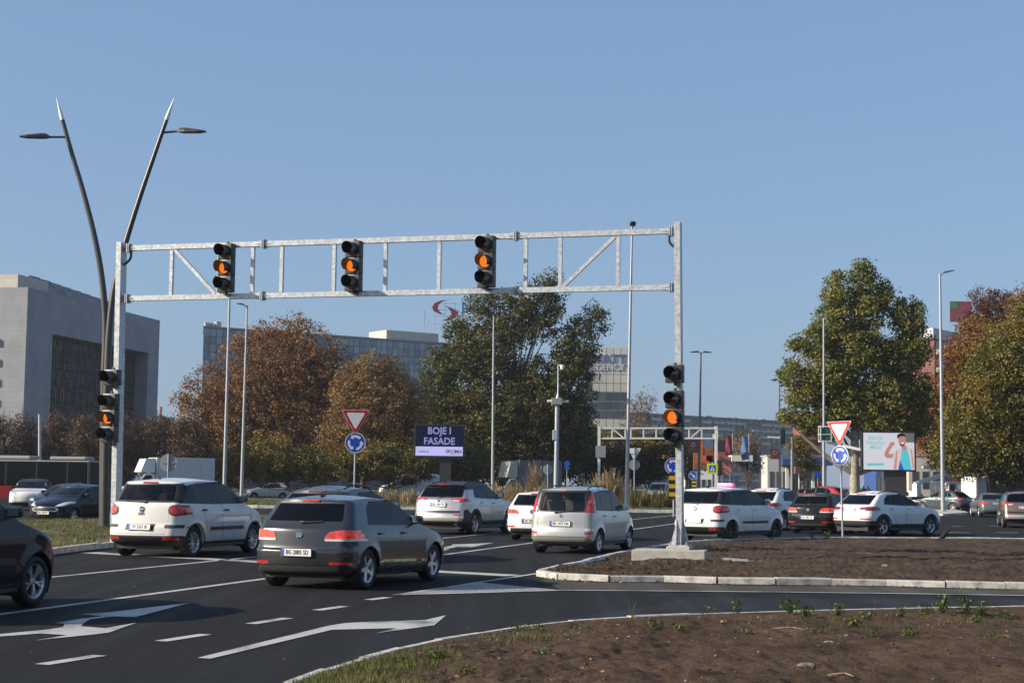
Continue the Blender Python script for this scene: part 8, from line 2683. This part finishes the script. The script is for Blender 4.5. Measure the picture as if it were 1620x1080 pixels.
# weeds: each plant a thing
WC = [(.03, .055, .010), (.06, .095, .016), (.11, .13, .03), (.17, .15, .05)]
m_weed = leaf_mat('weed_leaf', WC, .3)
def weed(px, py, h, n, label, spread=.13):
    h *= .68; n = int(n * 1.5)
    g = G(px, py, 0.06); z = zat(g.x, g.y)
    a = rng.uniform(0, 2 * np.pi, n); r = spread * rng.uniform(.1, 1, n); hh = h * rng.uniform(.15, 1, n)
    C = np.column_stack([r * np.cos(a), r * np.sin(a), hh])
    O = np.column_stack([np.cos(a), np.sin(a), .8 + 0 * a])
    V, F = leaves(C, .03 + h * .13, O, .1, .5)
    # stalks
    k = n // 2
    S = []; SF = []
    for i in range(k):
        b0 = len(V) + len(S)
        tx, ty, tz = C[i]
        S += [(-.003, 0, -.02), (.003, 0, -.02), (tx + .002, ty, tz), (tx - .002, ty, tz)]; SF.append((b0, b0 + 1, b0 + 2, b0 + 3))
    V = np.vstack([V, np.array(S)]); F = np.vstack([F, np.array(SF)])
    o = link('weed', mesh_np('weed', V, F), m_weed, None, (g.x, g.y, z))
    tag(o, label, 'weed', 'weeds on the bare soil')
spots = [(820, 996, .14, 26, 'low green weed where the near kerb bends right'), (855, 1000, .10, 30, 'spreading low weed just below the kerb bend'), (905, 997, .12, 24, 'small weed left of the grass blade by the kerb'), (930, 1005, .07, 22, 'flat weed below the small kerb weed'), (1035, 999, .16, 34, 'bushy green weed in the middle of the near verge'), (1072, 999, .12, 20, 'small weed right of the bushy weed'),
    (1120, 968, .22, 14, 'upright weed at the kerb left of the row of kerb weeds'), (1168, 968, .30, 22, 'tall pointed weed at the near kerb'), (1250, 972, .26, 46, 'large leafy weed first in the thick kerb row'), (1275, 978, .18, 50, 'broad weed patch below the thick kerb row'), (1325, 972, .24, 44, 'leafy weed in the middle of the kerb row'), (1350, 988, .20, 40, 'green weed clump a little in front of the kerb row'), (1372, 976, .16, 26, 'small weed right of the kerb row middle'),
    (1425, 974, .18, 34, 'weed under the white compact SUV along the kerb'), (1465, 974, .24, 40, 'round bushy weed towards the right of the kerb row'), (1492, 968, .34, 50, 'tallest bushy weed on the right kerb'), (1527, 970, .30, 44, 'bushy weed second from the right on the kerb'), (1553, 970, .30, 36, 'bushy weed near the right end of the kerb row'), (1590, 975, .14, 40, 'low weed at the right end of the kerb row'),
    (1295, 1002, .10, 30, 'flat weed in the open soil below the kerb row'), (1385, 1006, .12, 26, 'small weed left of the stick on the open soil'), (1440, 1000, .14, 40, 'weed tuft in the open soil right of centre'), (1545, 994, .12, 40, 'spreading weed in the open soil at the right'), (1570, 1020, .10, 36, 'low weed near the right edge of the verge'),
    (690, 1040, .12, 34, 'weed on the verge below the arrow tip'), (640, 1046, .10, 30, 'grassy weed left part of the verge'), (735, 1062, .14, 14, 'lone small weed low in the middle of the verge'), (860, 1035, .12, 14, 'lone weed right of the low middle one'), (1080, 1003, .08, 12, 'tiny weed near the crack in the soil'), (1180, 1004, .08, 26, 'tiny spreading weed above the crack'),
    (1310, 851, .30, 30, 'green weed at the foot of the right yield sign'), (1285, 852, .22, 26, 'green weed left of the right yield sign'), (1472, 877, .18, 20, 'small weed on the soil island near the crow')]
for s_ in spots: weed(*s_)
# grass at the left tip of the verge
pts = []
for (cx, cy, rx, ry, n) in ((520, 1068, 80, 24, 2600), (600, 1048, 70, 10, 900), (560, 1085, 120, 20, 1500), (680, 1040, 60, 12, 700), (1380, 985, 260, 14, 900), (640, 1058, 60, 10, 500), (840, 1010, 80, 8, 500)):
    for _ in range(n):
        a = random.uniform(0, 2 * math.pi); r = math.sqrt(random.random())
        g = G(cx + rx * r * math.cos(a), cy + ry * r * math.sin(a), .05)
        if verge_z(g.x, g.y) is not None: pts.append((g.x, g.y))
grass('verge_grass', np.array(pts), .06, .0035, [(.04, .065, .012), (.08, .11, .02), (.16, .15, .05), (.26, .21, .11)], 'green and dry grass at the left tip of the verge', verge_z)
# stone, sticks
def stone(px, py, s, label):
    g = G(px, py, .06); bm = bmesh.new(); bmesh.ops.create_icosphere(bm, subdivisions=3, radius=1)
    for v in bm.verts:
        k = 1 + .25 * math.sin(v.co.x * 3 + px) * math.cos(v.co.y * 4) + random.uniform(-.07, .07)
        v.co = Vector((v.co.x * s * 1.6, v.co.y * s, v.co.z * s * .6)) * k
    me = bpy.data.meshes.new('stone'); bm.to_mesh(me); bm.free(); me.shade_smooth()
    o = link('stone', me, mat('stone_grey', (.15, .13, .11), .9, var=.35, scale=20, bump=.6, bscale=30), None, (g.x, g.y, zat(g.x, g.y) + s * .2), (0, 0, px))
    tag(o, label, 'stone', 'stones on the verge')
stone(1275, 1066, .05, 'largest pale stone low on the near verge'); stone(1312, 1021, .045, 'flat grey stone below the kerb weeds'); stone(1400, 899, .05, 'small white stone on the soil island')
def stick(px, py, ln, an, label):
    g = G(px, py, .06); z = zat(g.x, g.y)
    t = MB(); d = Vector((math.cos(an), math.sin(an), 0))
    t.tube([-d * ln / 2, Vector((0, .02, .015)), d * ln * .2 + Vector((0, .03, .02)), d * ln / 2], [.008, .009, .008, .004], 6)
    o = t.build('stick', mat('dry_wood', (.30, .22, .14), .9, var=.3, scale=20), None, (g.x, g.y, z + .012)); tag(o, label, 'stick', 'sticks on the bare soil')
stick(1245, 993, .4, -.2, 'pale stick under the row of kerb weeds'); stick(1330, 1075, .22, -.3, 'short orange brown stick at the bottom edge'); stick(1585, 1013, .25, .1, 'short stick near the right edge of the verge'); stick(1365, 874, .5, -.1, 'stick on the soil island right of the sign')
# grass blade arching over the kerb
g = G(1000, 977, .05)
t = MB()
for k, (dx, dz) in enumerate(((-.12, .36), (.05, .22), (-.02, .15))):
    t.tube([(k * .01, 0, 0), (dx * .4, 0, dz * .6), (dx, 0, dz)], [.005, .004, .001], 4)
o = t.build('grass_blade', leaf_mat('weed_leaf', WC), None, (g.x, g.y, .04)); tag(o, 'single long grass blade leaning over the near kerb', 'grass')

# ------------------------------------------------------------------ crow
g = G(1496, 855.5, .06)
def loft(name, secs, m, parent, n=14):
    """closed body from (x, z, half width, half height) sections along x"""
    b = MB(); vs = []
    for x, z, w, h in secs:
        for k in range(n):
            a = 2 * math.pi * k / n
            vs.append((x, w * math.cos(a), z + h * math.sin(a)))
    fs = [(i*n + k, i*n + (k+1) % n, (i+1)*n + (k+1) % n, (i+1)*n + k) for i in range(len(secs) - 1) for k in range(n)]
    fs += [tuple(range(n))[::-1], tuple(range((len(secs)-1)*n, len(secs)*n))]
    b.add(vs, fs); return b.build(name, m, parent, smooth=60)
crow = empty('crow', (g.x, g.y, zat(g.x, g.y)), R(35), 'black crow standing on the far edge of the soil island', 'bird')
crow.rotation_euler = (0, R(-12), R(-12)); crow.scale = (.85, .85, .95)
m_crow = mat('crow_feathers', (.008, .008, .010), .85, var=.4, scale=30)
loft('body', [(-.26, .12, .02, .008), (-.20, .135, .035, .014), (-.12, .165, .075, .065), (-.03, .20, .10, .10), (.06, .235, .095, .095), (.12, .285, .066, .066), (.15, .32, .055, .056), (.185, .33, .046, .046), (.21, .325, .026, .026), (.225, .32, .016, .015), (.28, .306, .003, .003)], m_crow, crow)
for s in (1, -1):
    t = MB(); t.add([(.07, s * .072, .25), (-.02, s * .085, .23), (-.22, s * .03, .13), (-.14, s * .075, .14), (.02, s * .08, .17)], [(0, 1, 2, 3, 4)]); t.build('wing', m_crow, crow)
    t = MB(); t.tube([(0, s * .03, .14), (.02, s * .035, .06), (.0, s * .035, .0), (.05, s * .04, .0)], [.014, .007, .006, .004], 6); t.build('leg', m_ink, crow)

# ------------------------------------------------------------------ people far away
def person_mesh():
    J = {'pel': ((0, 0, .95), (.15, .11)), 'wai': ((0, 0, 1.12), (.14, .10)), 'che': ((0, 0, 1.34), (.17, .12)), 'nek': ((0, 0, 1.50), (.055, .055)), 'hd0': ((.015, 0, 1.60), (.075, .09)), 'hd1': ((.01, 0, 1.69), (.07, .085)),
         'sl': ((0, .19, 1.40), (.06, .06)), 'el': ((-.03, .26, 1.14), (.045, .045)), 'hl': ((.05, .25, .90), (.035, .03)), 'sr': ((0, -.19, 1.40), (.06, .06)), 'er': ((-.03, -.26, 1.14), (.045, .045)), 'hr': ((.06, -.24, .92), (.035, .03)),
         'kl': ((.03, .10, .50), (.065, .065)), 'al': ((0, .11, .09), (.045, .045)), 'fl': ((.14, .12, .04), (.045, .035)), 'kr': ((.03, -.10, .50), (.065, .065)), 'ar': ((0, -.11, .09), (.045, .045)), 'fr': ((.14, -.12, .04), (.045, .035))}
    E = [('pel', 'wai'), ('wai', 'che'), ('che', 'nek'), ('nek', 'hd0'), ('hd0', 'hd1'), ('che', 'sl'), ('sl', 'el'), ('el', 'hl'), ('che', 'sr'), ('sr', 'er'), ('er', 'hr'), ('pel', 'kl'), ('kl', 'al'), ('al', 'fl'), ('pel', 'kr'), ('kr', 'ar'), ('ar', 'fr')]
    nm = list(J); me = bpy.data.meshes.new('person')
    me.from_pydata([J[k][0] for k in nm], [(nm.index(a), nm.index(b)) for a, b in E], [])
    o = bpy.data.objects.new('person', me); COL.objects.link(o)
    o.modifiers.new('skin', 'SKIN'); o.modifiers.new('sub', 'SUBSURF').levels = 2
    for i, k in enumerate(nm):
        me.skin_vertices[0].data[i].radius = J[k][1]; me.skin_vertices[0].data[i].use_root = k == 'pel'
    bpy.context.view_layer.update()
    dm = bpy.data.meshes.new_from_object(o.evaluated_get(bpy.context.evaluated_depsgraph_get()))
    bpy.data.objects.remove(o); dm.shade_smooth()
    idx = []
    for p in dm.polygons:
        z = p.center.z; x = p.center.x
        idx.append(0 if 1.52 < z < 1.70 and x > -.02 else 1 if z >= 1.52 else 2 if z > .93 else 3)
    for _ in range(4): dm.materials.append(m_cloth)
    dm.polygons.foreach_set('material_index', idx)
    return dm
PM = person_mesh()
m_skin = mat('skin', (.42, .25, .18), .6); m_hair = mat('dark_hair', (.03, .022, .018), .7); m_jean = mat('dark_trousers', (.03, .035, .05), .9)
for (px, Y, rz, jc, lab) in ((1366, 118, 100, (.02, .06, .055), 'person in a dark green jacket standing by the plane tree trunk'), (1373, 119, 80, (.05, .05, .06), 'person in a grey jacket beside the one in dark green'), (1499, 122, 200, (.45, .44, .42), 'person in a pale top behind the teal crossover'), (1512, 122.5, 170, (.40, .38, .35), 'person in a light jacket behind the teal crossover, further right'), (1480, 122, 190, (.09, .10, .07), 'person in a dark olive top left of the slim pole')):
    g = P(px, 780, Y)
    o = bpy.data.objects.new('person', PM); COL.objects.link(o); o.location = (g.x, g.y, .12); o.rotation_euler = (0, 0, R(rz))
    for s_, m_ in zip(o.material_slots, (m_skin, m_hair, mat('jacket_%d' % px, jc, .9), m_jean)):
        s_.link = 'OBJECT'; s_.material = m_
    tag(o, lab, 'person', 'people by the far pavement')
# manhole cover and repaired patches in the road
def manhole(px, py):
    g = G(px, py)
    b = MB(); b.lathe([(0, .012), (.30, .012), (.30, .008), (.36, .008), (.36, 0)], 28, 'z')
    for k in range(-3, 4):
        b.box((k * .075, 0, .014), (.02, .5 - abs(k) * .07, .006))
    o = b.build('manhole_cover', mat('cast_iron', (.045, .043, .042), .6, .4, var=.3, scale=20), None, (g.x, g.y, 0)); tag(o, 'round iron manhole cover in the slip lane', 'manhole cover')
# ------------------------------------------------------------------ thin autumn haze
hz = MB(); hz.box((0, 2100, 29.0), (5200, 5000, 66.0))
hm = bpy.data.materials.new('haze_air'); hm.use_nodes = True
hn = hm.node_tree
for n_ in list(hn.nodes): hn.nodes.remove(n_)
ho = hn.nodes.new('ShaderNodeOutputMaterial'); hv = hn.nodes.new('ShaderNodeVolumePrincipled')
hv.inputs['Color'].default_value = (.80, .88, .98, 1)
hv.inputs['Density'].default_value = 0.00016
hv.inputs['Anisotropy'].default_value = 0.2
hn.links.new(hv.outputs[0], ho.inputs['Volume'])
haze = hz.build('haze', hm)
haze['kind'] = 'stuff'
haze['label'] = 'thin pale autumn haze in the air'
